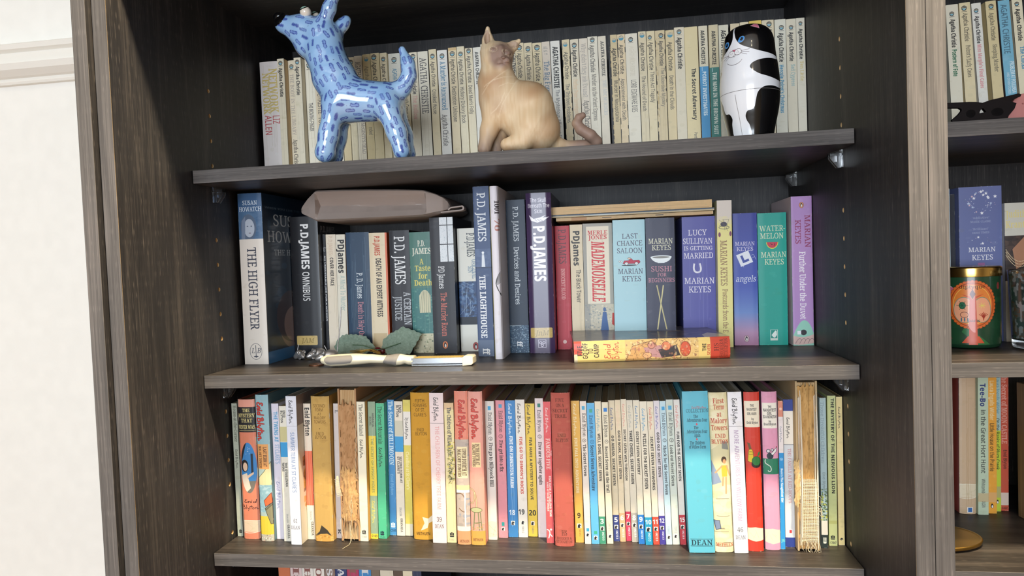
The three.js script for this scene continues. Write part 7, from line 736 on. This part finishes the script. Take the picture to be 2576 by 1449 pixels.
// ------------------------------------------------------------------ grey soft pouch lying on the novels
{
  const o = thing('fabric_pouch', 'taupe folded soft pouch with strap loop lying on top of the novels', 'pouch', null, [0, Y0, 0]);
  const secs = [[0.0705, -0.0445, -0.0415, 0.020], [0.0735, -0.0478, -0.0375, 0.016], [0.086, -0.0532, -0.027, 0.008], [0.099, -0.0595, -0.0178, 0.002], [0.103, -0.0598, -0.0172, 0.0005], [0.14, -0.0600, -0.0182, 0], [0.18, -0.0602, -0.0200, 0], [0.22, -0.0602, -0.0222, 0], [0.253, -0.0598, -0.0248, 0.0006], [0.258, -0.0590, -0.0256, 0.002], [0.270, -0.0560, -0.0298, 0.007], [0.281, -0.0540, -0.0355, 0.012], [0.2865, -0.0515, -0.0425, 0.018], [0.2875, -0.0500, -0.0470, 0.022]];
  const zf = -0.262, zb = -0.40, NV = 44, NX = 90, P = [], I = [];
  const cv = [0, 1, 2, 3].map((k) => (x) => { let i = 0; while (i < secs.length - 2 && secs[i + 1][0] < x) i++; const t = clamp((x - secs[i][0]) / (secs[i + 1][0] - secs[i][0]), 0, 1); return lerp(secs[i][k], secs[i + 1][k], t); });
  for (let i = 0; i <= NX; i++) {
    const x = lerp(secs[0][0], secs[secs.length - 1][0], i / NX), yb = cv[1](x), yt = cv[2](x), back = cv[3](x), inner = x > 0.1 && x < 0.257, fade = clamp(Math.min(x - 0.0995, 0.2585 - x) / 0.0025, 0, 1);
    for (let j = 0; j < NV; j++) {
      const a = j / NV; let y, z;
      if (a < 0.5) {                                             // front: two rolled folds with a deep crease between
        const v = a / 0.5, m = 0.52 + 0.03 * Math.sin(x * 34 + 1), w = vn(x * 90 + 8, v * 4 + 3, 512, 64, 71) - 0.5;
        y = lerp(yt, yb, v); const side = v < m ? v / m : (1 - v) / (1 - m), lip = Math.sqrt(clamp(1 - Math.pow(1 - Math.min(1, side * 5), 2), 0, 1));
        z = zf - back - 0.0035 * (1 - lip) - (0.0165 * fade + 0.0015 * (1 - fade)) * Math.pow(side, 1.25) + 0.0016 * w * (0.3 + side); y += 0.0016 * w * fade * side;
      } else { const v = (a - 0.5) / 0.5; y = lerp(yb, yt, clamp((v - 0.42) / 0.16, 0, 1)); z = v < 0.42 ? lerp(zf - back - 0.006, zb, v / 0.42) : v > 0.58 ? lerp(zb, zf - back - 0.006, (v - 0.58) / 0.42) : zb; }
      P.push(x, y, z);
    }
  }
  for (let i = 0; i < NX; i++) for (let j = 0; j < NV; j++) { const a = i * NV + j, b = i * NV + (j + 1) % NV, c = a + NV, d = b + NV; I.push(a, b, d, a, d, c); }
  for (const i of [0, NX]) for (let j = 1; j < NV - 1; j++) { const a = i * NV; i ? I.push(a, a + j, a + j + 1) : I.push(a, a + j + 1, a + j); }
  const g = new THREE.BufferGeometry(); g.setAttribute('position', new THREE.Float32BufferAttribute(P, 3)); g.setIndex(I);
  const m = std({ color: 0xa6978e, roughness: 0.55, side: THREE.DoubleSide }); part(o, 'body', toCreasedNormals(g.toNonIndexed(), 0.62), m);
  const s = new THREE.Shape(); s.moveTo(0.276, -0.0570); s.lineTo(0.290, -0.0562); s.quadraticCurveTo(0.304, -0.0560, 0.3075, -0.0548); s.quadraticCurveTo(0.3105, -0.0515, 0.3065, -0.0488); s.lineTo(0.292, -0.0500); s.quadraticCurveTo(0.288, -0.0502, 0.286, -0.0535); s.lineTo(0.2873, -0.0542); s.quadraticCurveTo(0.289, -0.0515, 0.292, -0.0514); s.lineTo(0.3058, -0.0502); s.quadraticCurveTo(0.3078, -0.052, 0.306, -0.0537); s.quadraticCurveTo(0.302, -0.0548, 0.290, -0.0550); s.lineTo(0.276, -0.0558); s.closePath();
  const lp = part(o, 'strap_loop', new THREE.ExtrudeGeometry(s, { depth: 0.014, bevelEnabled: true, bevelSize: 0.0003, bevelThickness: 0.0003, bevelSegments: 1, curveSegments: 8 }).translate(0, 0.001, -0.29), m); lp.userData.label = 'stitched strap loop';
}
// ------------------------------------------------------------------ pewter mice
{
  const pewter = std({ color: 0xb9b4b0, metalness: 0.75, roughness: 0.38 }), eyeM = std({ color: 0x18201e, roughness: 0.15 });
  const mouse = (label, x, z, turn, tail, sc = 1) => {
    const o = thing('metal_mouse', label, 'ornament', 'silver mouse ornaments', [x, Y0 + Y2 + 0.0002, z]); o.rotation.y = turn; o.scale.setScalar(sc);
    const f = (p) => { let d = ellip(p, 0.002, 0.0082, 0, 0.0105, 0.0082, 0.0078); d = smin(d, ellip(p, -0.0095, 0.0068, 0, 0.0062, 0.0058, 0.0054), 0.004); d = smin(d, ellip(p, -0.0152, 0.0048, 0, 0.0032, 0.0026, 0.0026), 0.004); for (const s of [-1, 1]) { d = smin(d, ellip(p, -0.0065, 0.0125, s * 0.0048, 0.0020, 0.0038, 0.0034), 0.0015); d = Math.max(d, -ellip(p, -0.0088, 0.0128, s * 0.0050, 0.0016, 0.0026, 0.0022)); d = smin(d, ellip(p, 0.006, 0.0045, s * 0.006, 0.0068, 0.0046, 0.0030), 0.002); d = smin(d, ellip(p, -0.0075, 0.0012, s * 0.004, 0.0034, 0.0014, 0.0018), 0.001); } return Math.max(d, -p[1]); };
    part(o, 'body', isoMesh(f, [-0.021, -0.002, -0.0115], [0.0155, 0.0195, 0.0115], 0.00075), pewter);
    for (const s of [-1, 1]) { const e = part(o, 'eye', new THREE.SphereGeometry(0.0009, 12, 8), eyeM); e.position.set(-0.0126, 0.0082, s * 0.0040); }
    part(o, 'tail', tube(tail.map((q) => V(...q)), 0.00075, 30, 8), pewter);
  };
  mouse('pewter mouse with very long upright tail rising before cream spines', 0.119, -0.241, 0.45, [[0.011, 0.006, 0], [0.012, 0.016, -0.002], [0.017, 0.045, -0.007], [0.020, 0.0735, -0.008]]);
  mouse('small pewter mouse between the long tailed one and the curled one', 0.0895, -0.272, 0.75, [[0.011, 0.005, 0], [0.015, 0.010, -0.003], [0.013, 0.0185, -0.006]], 0.92);
  mouse('curled pewter mouse turned away with short stick tail by omnibus', 0.0625, -0.272, 2.4, [[0.010, 0.008, 0], [0.012, 0.016, 0.001], [0.012, 0.026, 0.003]], 0.78);
  const c = thing('coin', 'flat coppery brown disc lying before the long tailed mouse', 'coin', null, [0.1165, Y0 + Y2 + 0.0002, -0.206]);
  part(c, 'disc', new THREE.CylinderGeometry(0.0098, 0.0098, 0.0014, 40).translate(0, 0.0007, 0), std({ color: 0x6a4a38, metalness: 0.8, roughness: 0.4 })); part(c, 'rim', new THREE.TorusGeometry(0.0095, 0.0004, 8, 40).rotateX(Math.PI / 2).translate(0, 0.0014, 0), std({ color: 0x7a5642, metalness: 0.8, roughness: 0.35 }));
}
// ------------------------------------------------------------------ artificial leaf sprig
{
  const o = thing('leaf_sprig', 'artificial sprig of two grey green leaves with gold wire and berry', 'sprig', null, [0, Y0 + 0.0016, 0]);
  const leafM = dataTex(128, 128, (u, v) => { const n = vn(u * 60, v * 60, 60, 60, 81) * 26 + vn(u * 12, v * 12, 12, 12, 82) * 14; return [112 + n, 130 + n, 112 + n]; });
  const mat = phys({ map: leafM, roughness: 0.85, side: THREE.DoubleSide }); leafM.repeat.set(30, 30);
  const leaf = (pts, zf) => {                                    // serrated blade, gently cupped
    const s = new THREE.Shape(); const out = []; for (let i = 0; i < pts.length; i++) { const a = pts[i], b = pts[(i + 1) % pts.length], L = Math.hypot(b[0] - a[0], b[1] - a[1]), n = Math.max(1, Math.round(L / 0.0042)), nx = (b[1] - a[1]) / L, ny = -(b[0] - a[0]) / L; for (let k = 0; k < n; k++) { const t = k / n, e = k % 2 ? -0.0007 : 0.0005; out.push([lerp(a[0], b[0], t) - nx * e, lerp(a[1], b[1], t) - ny * e]); } }
    out.forEach(([x, y], i) => i ? s.lineTo(x, y) : s.moveTo(x, y)); s.closePath();
    const g = new THREE.ExtrudeGeometry(s, { depth: 0.0004, bevelEnabled: false }), p = g.attributes.position; for (let i = 0; i < p.count; i++) p.setZ(i, p.getZ(i) + zf(p.getX(i), p.getY(i))); g.computeVertexNormals(); return g;
  };
  part(o, 'leaf', leaf([[0.1018, -0.2420], [0.109, -0.2300], [0.1158, -0.2252], [0.1225, -0.2238], [0.1372, -0.2241], [0.1518, -0.2272], [0.161, -0.2392], [0.1641, -0.2432], [0.1523, -0.2515], [0.1113, -0.2520]], (x, y) => -0.290 - 8 * Math.pow(x - 0.134, 2) - 0.25 * (y + 0.252)), mat);
  part(o, 'leaf', leaf([[0.1762, -0.2442], [0.1793, -0.2318], [0.191, -0.2235], [0.2092, -0.2146], [0.2249, -0.2204], [0.235, -0.2261], [0.2272, -0.2407], [0.2194, -0.2529], [0.1864, -0.2531]], (x, y) => -0.286 - 6 * Math.pow(x - 0.206, 2) - 0.22 * (y + 0.252)), mat);
  const stemM = std({ color: 0x4f6b4c, roughness: 0.7 }), gold = std({ color: 0xc9a050, metalness: 0.9, roughness: 0.35 });
  part(o, 'stem', tube([V(0.134, -0.2385, -0.2905), V(0.152, -0.2400, -0.288), V(0.166, -0.2440, -0.285), V(0.175, -0.2455, -0.284), V(0.190, -0.2420, -0.2855), V(0.2065, -0.2371, -0.288)], 0.00065, 40, 6), stemM);
  reseed(91); for (let i = 0; i < 16; i++) { const y = -0.2440 - 0.006 * rnd(), z = -0.283 + 0.006 * rnd(); part(o, 'wire', tube([V(0.134 + 0.01 * rnd(), y, z), V(0.150, y - 0.0006 + 0.002 * rnd(), z + 0.003 * rnd()), V(0.164, -0.2452 + 0.003 * (rnd() - 0.5), z), V(0.176 + 0.006 * rnd(), -0.2480 - 0.003 * rnd(), z + 0.002)], 0.0003, 14, 5), gold); }
  for (const [x, y, r] of [[0.1715, -0.2472, 0.0052], [0.1785, -0.2482, 0.0045]]) part(o, 'berry', new THREE.SphereGeometry(r, 20, 14).translate(x, Math.max(y, Y2 + r), -0.2905), phys({ color: 0x5e1016, roughness: 0.25, clearcoat: 0.5 }));
}
// ------------------------------------------------------------------ hand grater
{
  const o = thing('hand_grater', 'cream and grey handled fine grater with steel blade lying on the shelf', 'grater', null, [0, Y0 + Y2 + 0.0003, -0.194]); o.rotation.y = -0.02;
  const cream = phys({ color: 0xece2c6, roughness: 0.32, clearcoat: 0.2 }), grey = std({ color: 0x8a8580, roughness: 0.6 }), steel = std({ color: 0xc4c8cc, metalness: 1, roughness: 0.16 });
  const S = [[0.1292, 0.0088, 0.0010, 0.0020], [0.1325, 0.0088, 0.0046, 0.0070], [0.139, 0.0083, 0.0068, 0.0098], [0.1465, 0.0078, 0.0076, 0.0110], [0.158, 0.0084, 0.0077, 0.0112], [0.1755, 0.0092, 0.0072, 0.0105], [0.198, 0.0094, 0.0058, 0.0088], [0.2155, 0.0082, 0.0050, 0.0078], [0.2245, 0.0077, 0.0062, 0.0084], [0.2312, 0.0075, 0.0074, 0.0090], [0.238, 0.0078, 0.0070, 0.0086], [0.2435, 0.0080, 0.0056, 0.0080], [0.249, 0.0068, 0.0060, 0.0092], [0.2558, 0.0066, 0.0062, 0.0100]];
  const loft = (list, from, to, grow, a0, a1, NU, NV, wave) => { const P = [], I = [], at = (k) => (x) => { const c = list.map((s) => s[0]); let i = 0; while (i < c.length - 2 && c[i + 1] < x) i++; const t = clamp((x - c[i]) / (c[i + 1] - c[i]), 0, 1), u = t * t * (3 - 2 * t); return lerp(list[i][k], list[i + 1][k], lerp(t, u, 0.5)); }; const cy = at(1), ry = at(2), rz = at(3), closed = a1 - a0 > 6.2;
    for (let i = 0; i <= NU; i++) { for (let j = 0; j <= NV; j++) { const a = lerp(a0, a1, j / NV), x = lerp(from, to, i / NU) + (wave ? wave(a, i / NU) : 0); P.push(x, cy(x) + (ry(x) + grow) * Math.sin(a), (rz(x) + grow) * Math.cos(a)); } }
    for (let i = 0; i < NU; i++) for (let j = 0; j < NV; j++) { const a = i * (NV + 1) + j, b = a + 1, c = a + NV + 1, d = c + 1; I.push(a, d, b, a, c, d); }
    if (closed) for (const i of [0, NU]) { const b = i * (NV + 1); for (let j = 1; j < NV - 1; j++) i ? I.push(b, b + j + 1, b + j) : I.push(b, b + j, b + j + 1); }
    const g = new THREE.BufferGeometry(); g.setAttribute('position', new THREE.Float32BufferAttribute(P, 3)); g.setIndex(I); g.computeVertexNormals(); return g; };
  part(o, 'handle', loft(S, 0.1292, 0.2558, 0, 0, Math.PI * 2, 110, 40), cream);
  part(o, 'grip_inset', loft(S, 0.143, 0.172, 0.0002, -0.55, 0.95, 30, 16, (a, t) => 0.004 * Math.sin((a + 0.55) * 2.0) * (t < 0.5 ? -1 : 1) + (t - 0.5) * 0.002), grey, 'grey rubber grip inset'); part(o, 'grip_inset', loft(S, 0.2175, 0.235, 0.0002, -0.9, 2.2, 24, 24, (a) => 0.0022 * Math.sin(a * 1.4)), grey, 'grey rubber neck sleeve');
  const bl = part(o, 'blade', merged([box(0.2545, 0.3215, 0.0015, 0.0022, -0.0098, 0.0098), box(0.2545, 0.3215, 0.0032, 0.0098, 0.0090, 0.0098), box(0.2545, 0.3215, 0.0032, 0.0098, -0.0098, -0.0090), box(0.2545, 0.3215, 0.0094, 0.0102, -0.0098, 0.0098)]), steel, 'steel grating blade');
  part(o, 'blade_rail', box(0.2545, 0.3215, 0.0002, 0.0016, 0.0080, 0.0100, 0.0004), steel);
  const teeth = [], tm = std({ color: 0xe6c878, metalness: 0.5, roughness: 0.35 }); for (let i = 0; i < 34; i++) for (let j = 0; j < 9; j++) { const t = new THREE.ConeGeometry(0.0007, 0.0010, 5, 1).rotateZ(0.6); t.translate(0.2590 + i * 0.00178, 0.0106, -0.0078 + j * 0.00195 + (i % 2) * 0.00098); teeth.push(t); } const tt = part(o, 'grating_teeth', merged(teeth), tm, 'rows of tiny raised teeth'); tt.userData.kind = 'stuff';
  const s = new THREE.Shape(); [[0.3205, 0.0006], [0.331, 0.0014], [0.3325, 0.003], [0.3325, 0.0098], [0.331, 0.0112], [0.3225, 0.0112], [0.3205, 0.0095]].forEach(([a, b], i) => i ? s.lineTo(a, b) : s.moveTo(a, b)); part(o, 'end_cap', new THREE.ExtrudeGeometry(s, { depth: 0.0196, bevelEnabled: true, bevelSize: 0.0007, bevelThickness: 0.0007, bevelSegments: 3 }).translate(0, 0, -0.0098), cream, 'cream plastic end cap');
}
// ------------------------------------------------------------------ neighbouring shelf: sunglasses, case, candle, glass, coaster, frame
{
  const o = thing('sunglasses', 'dark brown cat eye sunglasses folded on the shelf beside partition', 'sunglasses', null, [0, Y0, 0]);
  const s = new THREE.Shape(); [[0.8450, 0.0248], [0.8550, 0.0240], [0.8683, 0.0228], [0.8893, 0.0224], [0.8968, 0.0218], [0.9024, 0.0204], [0.9100, 0.0227], [0.9231, 0.0251], [0.9372, 0.0277], [0.9396, 0.0268], [0.9390, 0.0252], [0.9353, 0.0240], [0.9290, 0.0207], [0.9349, 0.0178], [0.9329, 0.0125], [0.9273, 0.0057], [0.9255, 0.0004], [0.8740, 0.0004], [0.8727, 0.0046], [0.8789, 0.0099], [0.8820, 0.0137], [0.8822, 0.0156], [0.8794, 0.0174], [0.8682, 0.0182], [0.8560, 0.0190], [0.8450, 0.0205]].forEach(([a, b], i) => i ? s.lineTo(a, b) : s.moveTo(a, b)); s.closePath();
  const h = new THREE.Path(); [[0.8985, 0.0099], [0.9012, 0.0148], [0.9030, 0.0148], [0.9057, 0.0110]].forEach(([a, b], i) => i ? h.lineTo(a, b) : h.moveTo(a, b)); h.closePath(); s.holes.push(h);
  const fm = phys({ color: 0x0e0607, roughness: 0.5, specularIntensity: 0.35 }), lm = phys({ color: 0x050406, roughness: 0.3, specularIntensity: 0.35 });
  part(o, 'frame', new THREE.ExtrudeGeometry(s, { depth: 0.0032, bevelEnabled: true, bevelSize: 0.0005, bevelThickness: 0.0006, bevelSegments: 2 }).translate(0, 0.0003, -0.158), fm);
  for (const [x, w] of [[0.8905, 0.0085], [0.9165, 0.0110]]) part(o, 'lens', new THREE.SphereGeometry(0.02, 28, 16, 0, Math.PI * 2, 0, 0.5).rotateX(Math.PI / 2).scale(w / 0.0096, 0.0078 / 0.0096, 0.14).translate(x, 0.0105, -0.1569), lm, 'black lens');
  part(o, 'temple', tube([V(0.937, 0.0258, -0.157), V(0.934, 0.0230, -0.185), V(0.915, 0.0100, -0.198), V(0.885, 0.0030, -0.204)], 0.0017, 24, 8), fm); part(o, 'temple', tube([V(0.8465, 0.0225, -0.157), V(0.850, 0.0205, -0.185), V(0.868, 0.0080, -0.192), V(0.895, 0.0024, -0.196)], 0.0017, 24, 8), fm);
  const c = thing('pink_case', 'dusty pink leatherette case wedge beside the sunglasses', 'case', null, [0, Y0 + 0.0003, 0]);
  const cs = new THREE.Shape(); [[0.9270, 0.0010], [0.9335, 0.0125], [0.9405, 0.0255], [0.9440, 0.0285], [1.02, 0.036], [1.06, 0.030], [1.06, 0.001]].forEach(([a, b], i) => i ? cs.lineTo(a, b) : cs.moveTo(a, b)); cs.closePath();
  part(c, 'body', new THREE.ExtrudeGeometry(cs, { depth: 0.05, bevelEnabled: true, bevelSize: 0.0009, bevelThickness: 0.001, bevelSegments: 3 }).translate(0, 0, -0.216), std({ color: 0xb8756f, roughness: 0.6 })); part(c, 'closing_flap', box(0.946, 1.056, 0.0185, 0.0197, -0.1662, -0.1642, 0.0004), std({ color: 0xa6645f, roughness: 0.6 }));
}
{
  const o = thing('candle', 'dark green printed candle jar with orange oval and gold lid', 'candle', null, [0.937, Y0 + Y2 + 0.0003, -0.2685]);
  const c = document.createElement('canvas'); c.width = 1536; c.height = 640; const x = c.getContext('2d'); x.fillStyle = '#1c4028'; x.fillRect(0, 0, 1536, 640); reseed(12);
  blot(x, 0, 0, 1536, 640, 60, ['#24502f', '#16331f', '#2f6238'], 30, 110, 0.4); for (let k = 0; k < 2; k++) { x.save(); x.translate(k * 768, 0); poly(x, [[330, 460], [520, 640], [420, 640], [300, 520]], '#2c6a3a');
    poly(x, [[110, 110], [160, 60], [230, 90], [250, 120], [200, 170], [130, 170]], '#e8dcdc'); poly(x, [[190, 80], [270, 110], [220, 160], [160, 140]], '#c0607a');
    for (let i = 0; i < 40; i++) { const a = i / 40 * Math.PI * 2; ell(x, 384 + 178 * Math.cos(a), 262 + 216 * Math.sin(a), 17, 17, '#d8662c', '#8a3a18', 3); } ell(x, 384, 262, 178, 216, '#d86a2e'); ell(x, 384, 262, 168, 206, null, '#a04418', 8); ell(x, 384, 262, 146, 182, '#e08038', '#f0b450', 6);
    ell(x, 320, 310, 78, 120, '#e8a07a', '#6a8a78', 5); ell(x, 456, 310, 72, 118, '#e8a07a', '#6a8a78', 5); poly(x, [[352, 640], [362, 200], [300, 160], [384, 190], [470, 160], [410, 200], [420, 640]], '#d0522e'); poly(x, [[300, 625], [345, 560], [430, 560], [470, 625]], '#d0522e'); poly(x, [[384, 110], [408, 160], [384, 214], [360, 160]], '#6a2420', '#e89a5a', 3);
    ell(x, 308, 268, 24, 32, '#2a6a48', '#143a24', 3); for (let i = 0; i < 6; i++) { x.strokeStyle = '#1c3a28'; x.lineWidth = 3; x.beginPath(); x.moveTo(308, 268); x.lineTo(308 + 44 * Math.cos(i * 1.05), 268 + 46 * Math.sin(i * 1.05)); x.stroke(); } ell(x, 322, 356, 30, 26, null, '#6a3a34', 4); for (let i = 0; i < 3; i++) ell(x, 300 + i * 24, 402, 5, 20, '#4a6a78');
    x.strokeStyle = '#e0d060'; x.lineWidth = 4; for (let i = 0; i < 7; i++) { x.beginPath(); x.moveTo(456, 270); x.lineTo(456 + 30 * Math.cos(i * 0.9), 270 + 26 * Math.sin(i * 0.9)); x.stroke(); } x.strokeStyle = '#a03020'; x.lineWidth = 5; for (let i = 0; i < 7; i++) { x.beginPath(); x.moveTo(466, 410); x.quadraticCurveTo(466, 370, 430 + i * 12, 330 + Math.abs(i - 3) * 8); x.stroke(); }
    x.font = '46px serif'; x.fillStyle = '#3a1c10'; x.textAlign = 'center'; x.fillText('diptyque', 384, 108); x.font = '38px serif'; x.fillText('paris', 392, 424);
    poly(x, [[60, 520], [140, 490], [200, 520], [120, 560]], '#b06a74'); poly(x, [[150, 510], [230, 590], [180, 580]], '#7a3a3a'); ell(x, 690, 500, 20, 70, '#8a6a34'); ell(x, 620, 90, 20, 34, '#8a3a34'); x.restore(); }
  const t = new THREE.CanvasTexture(c); t.colorSpace = THREE.SRGBColorSpace; t.magFilter = THREE.LinearFilter;
  const jar = new THREE.CylinderGeometry(0.0338, 0.0335, 0.0805, 72, 1, true).translate(0, 0.0455, 0); const jm = part(o, 'jar', jar, phys({ map: t, roughness: 0.3, clearcoat: 0.4 }), 'printed dark green jar'); jm.rotation.y = Math.PI * 0.5 - 0.44 + 0.15;
  part(o, 'foot', new THREE.LatheGeometry([[0, 0], [0.029, 0], [0.0322, 0.0015], [0.0335, 0.0052]].map(([a, b]) => new THREE.Vector2(a, b)), 64), std({ color: 0x1d3f29, roughness: 0.3 }));
  part(o, 'lid', new THREE.LatheGeometry([[0.0345, 0.0858], [0.0352, 0.0862], [0.0352, 0.0955], [0.0346, 0.0972], [0.0330, 0.0980], [0, 0.0982]].map(([a, b]) => new THREE.Vector2(a, b)), 72), std({ color: 0xcba45a, metalness: 1, roughness: 0.2 }), 'polished gold lid');
  const g = thing('glass_candle_holder', 'clear glass holder with mottled grey and bronze frosting', 'glass', null, [1.0037, Y0 + Y2 + 0.0003, -0.235]);
  const fr = dataTex(256, 128, (u, v) => { const a = vn(u * 70, v * 18, 70, 18, 91), b = vn(u * 24, v * 10, 24, 10, 92), k = vn(u * 110, v * 60, 110, 60, 93); if (a > 0.62) return [196, 204, 206]; if (b > 0.62) return [74, 96, 92]; if (k > 0.66) return [150, 104, 72]; return [124, 122, 118]; });
  const gl = phys({ color: 0xffffff, transmission: 1, roughness: 0.03, thickness: 0.003, ior: 1.5 });
  part(g, 'glass', new THREE.LatheGeometry([[0, 0], [0.029, 0], [0.031, 0.002], [0.0315, 0.006], [0.0352, 0.0915], [0.0356, 0.0925], [0.0340, 0.0925], [0.0300, 0.0120], [0.0260, 0.0100], [0, 0.0100]].map(([a, b]) => new THREE.Vector2(a, b)), 72), gl);
  part(g, 'frosting', new THREE.CylinderGeometry(0.0336, 0.0300, 0.076, 64, 1, true).translate(0, 0.0505, 0), std({ map: fr, roughness: 0.5, metalness: 0.2, side: THREE.DoubleSide }), 'mottled metallic inner coating');
}
{
  const o = thing('brass_dish', 'flat oval brass dish on the lower neighbouring shelf', 'dish', null, [0.868, Y0 + Y3 + 0.0003, -0.2175]);
  const L = new THREE.LatheGeometry([[0, 0.0006], [0.044, 0.0006], [0.0505, 0.0012], [0.0538, 0.0028], [0.0548, 0.0058], [0.0540, 0.0068], [0.0522, 0.0066], [0.0505, 0.0060], [0, 0.0056]].map(([a, b]) => new THREE.Vector2(a, b)), 90); L.scale(1, 1, 0.72);
  part(o, 'plate', L, std({ color: 0xb9924a, metalness: 1, roughness: 0.38 })); part(o, 'foot_ring', new THREE.TorusGeometry(0.03, 0.0008, 8, 60).rotateX(Math.PI / 2).scale(1, 1, 0.72).translate(0, 0.0008, 0), std({ color: 0x9a7838, metalness: 1, roughness: 0.4 }));
  const f = thing('picture_frame', 'brown wooden picture frame standing past the red paperback', 'frame', null, [1.0085, Y0 + Y3 + 0.0003, -0.285]); f.rotation.y = 0.12;
  const fm = woodMat(woodTex(71, [82, 62, 44], [112, 86, 60], [140, 110, 80], 0.4), 0.5);
  part(f, 'frame_rail', grainUV(box(0.0, 0.011, 0, 0.172, -0.016, 0, 0.001), 1), fm); part(f, 'frame_rail', grainUV(box(0.114, 0.125, 0, 0.172, -0.016, 0, 0.001), 1), fm); part(f, 'frame_rail', grainUV(box(0.0112, 0.1138, 0, 0.011, -0.016, 0, 0.001), 0), fm); part(f, 'frame_rail', grainUV(box(0.0112, 0.1138, 0.161, 0.172, -0.016, 0, 0.001), 0), fm);
  const ph = dataTex(64, 64, (u, v) => { const n = vn(u * 12, v * 12, 12, 12, 95) * 40; return [42 + n, 52 + n, 40 + n * 0.8]; }); part(f, 'picture', box(0.0112, 0.1138, 0.0112, 0.1608, -0.012, -0.009), std({ map: ph, roughness: 0.3 }), 'dark green print');
}
renderer.render(scene, camera);
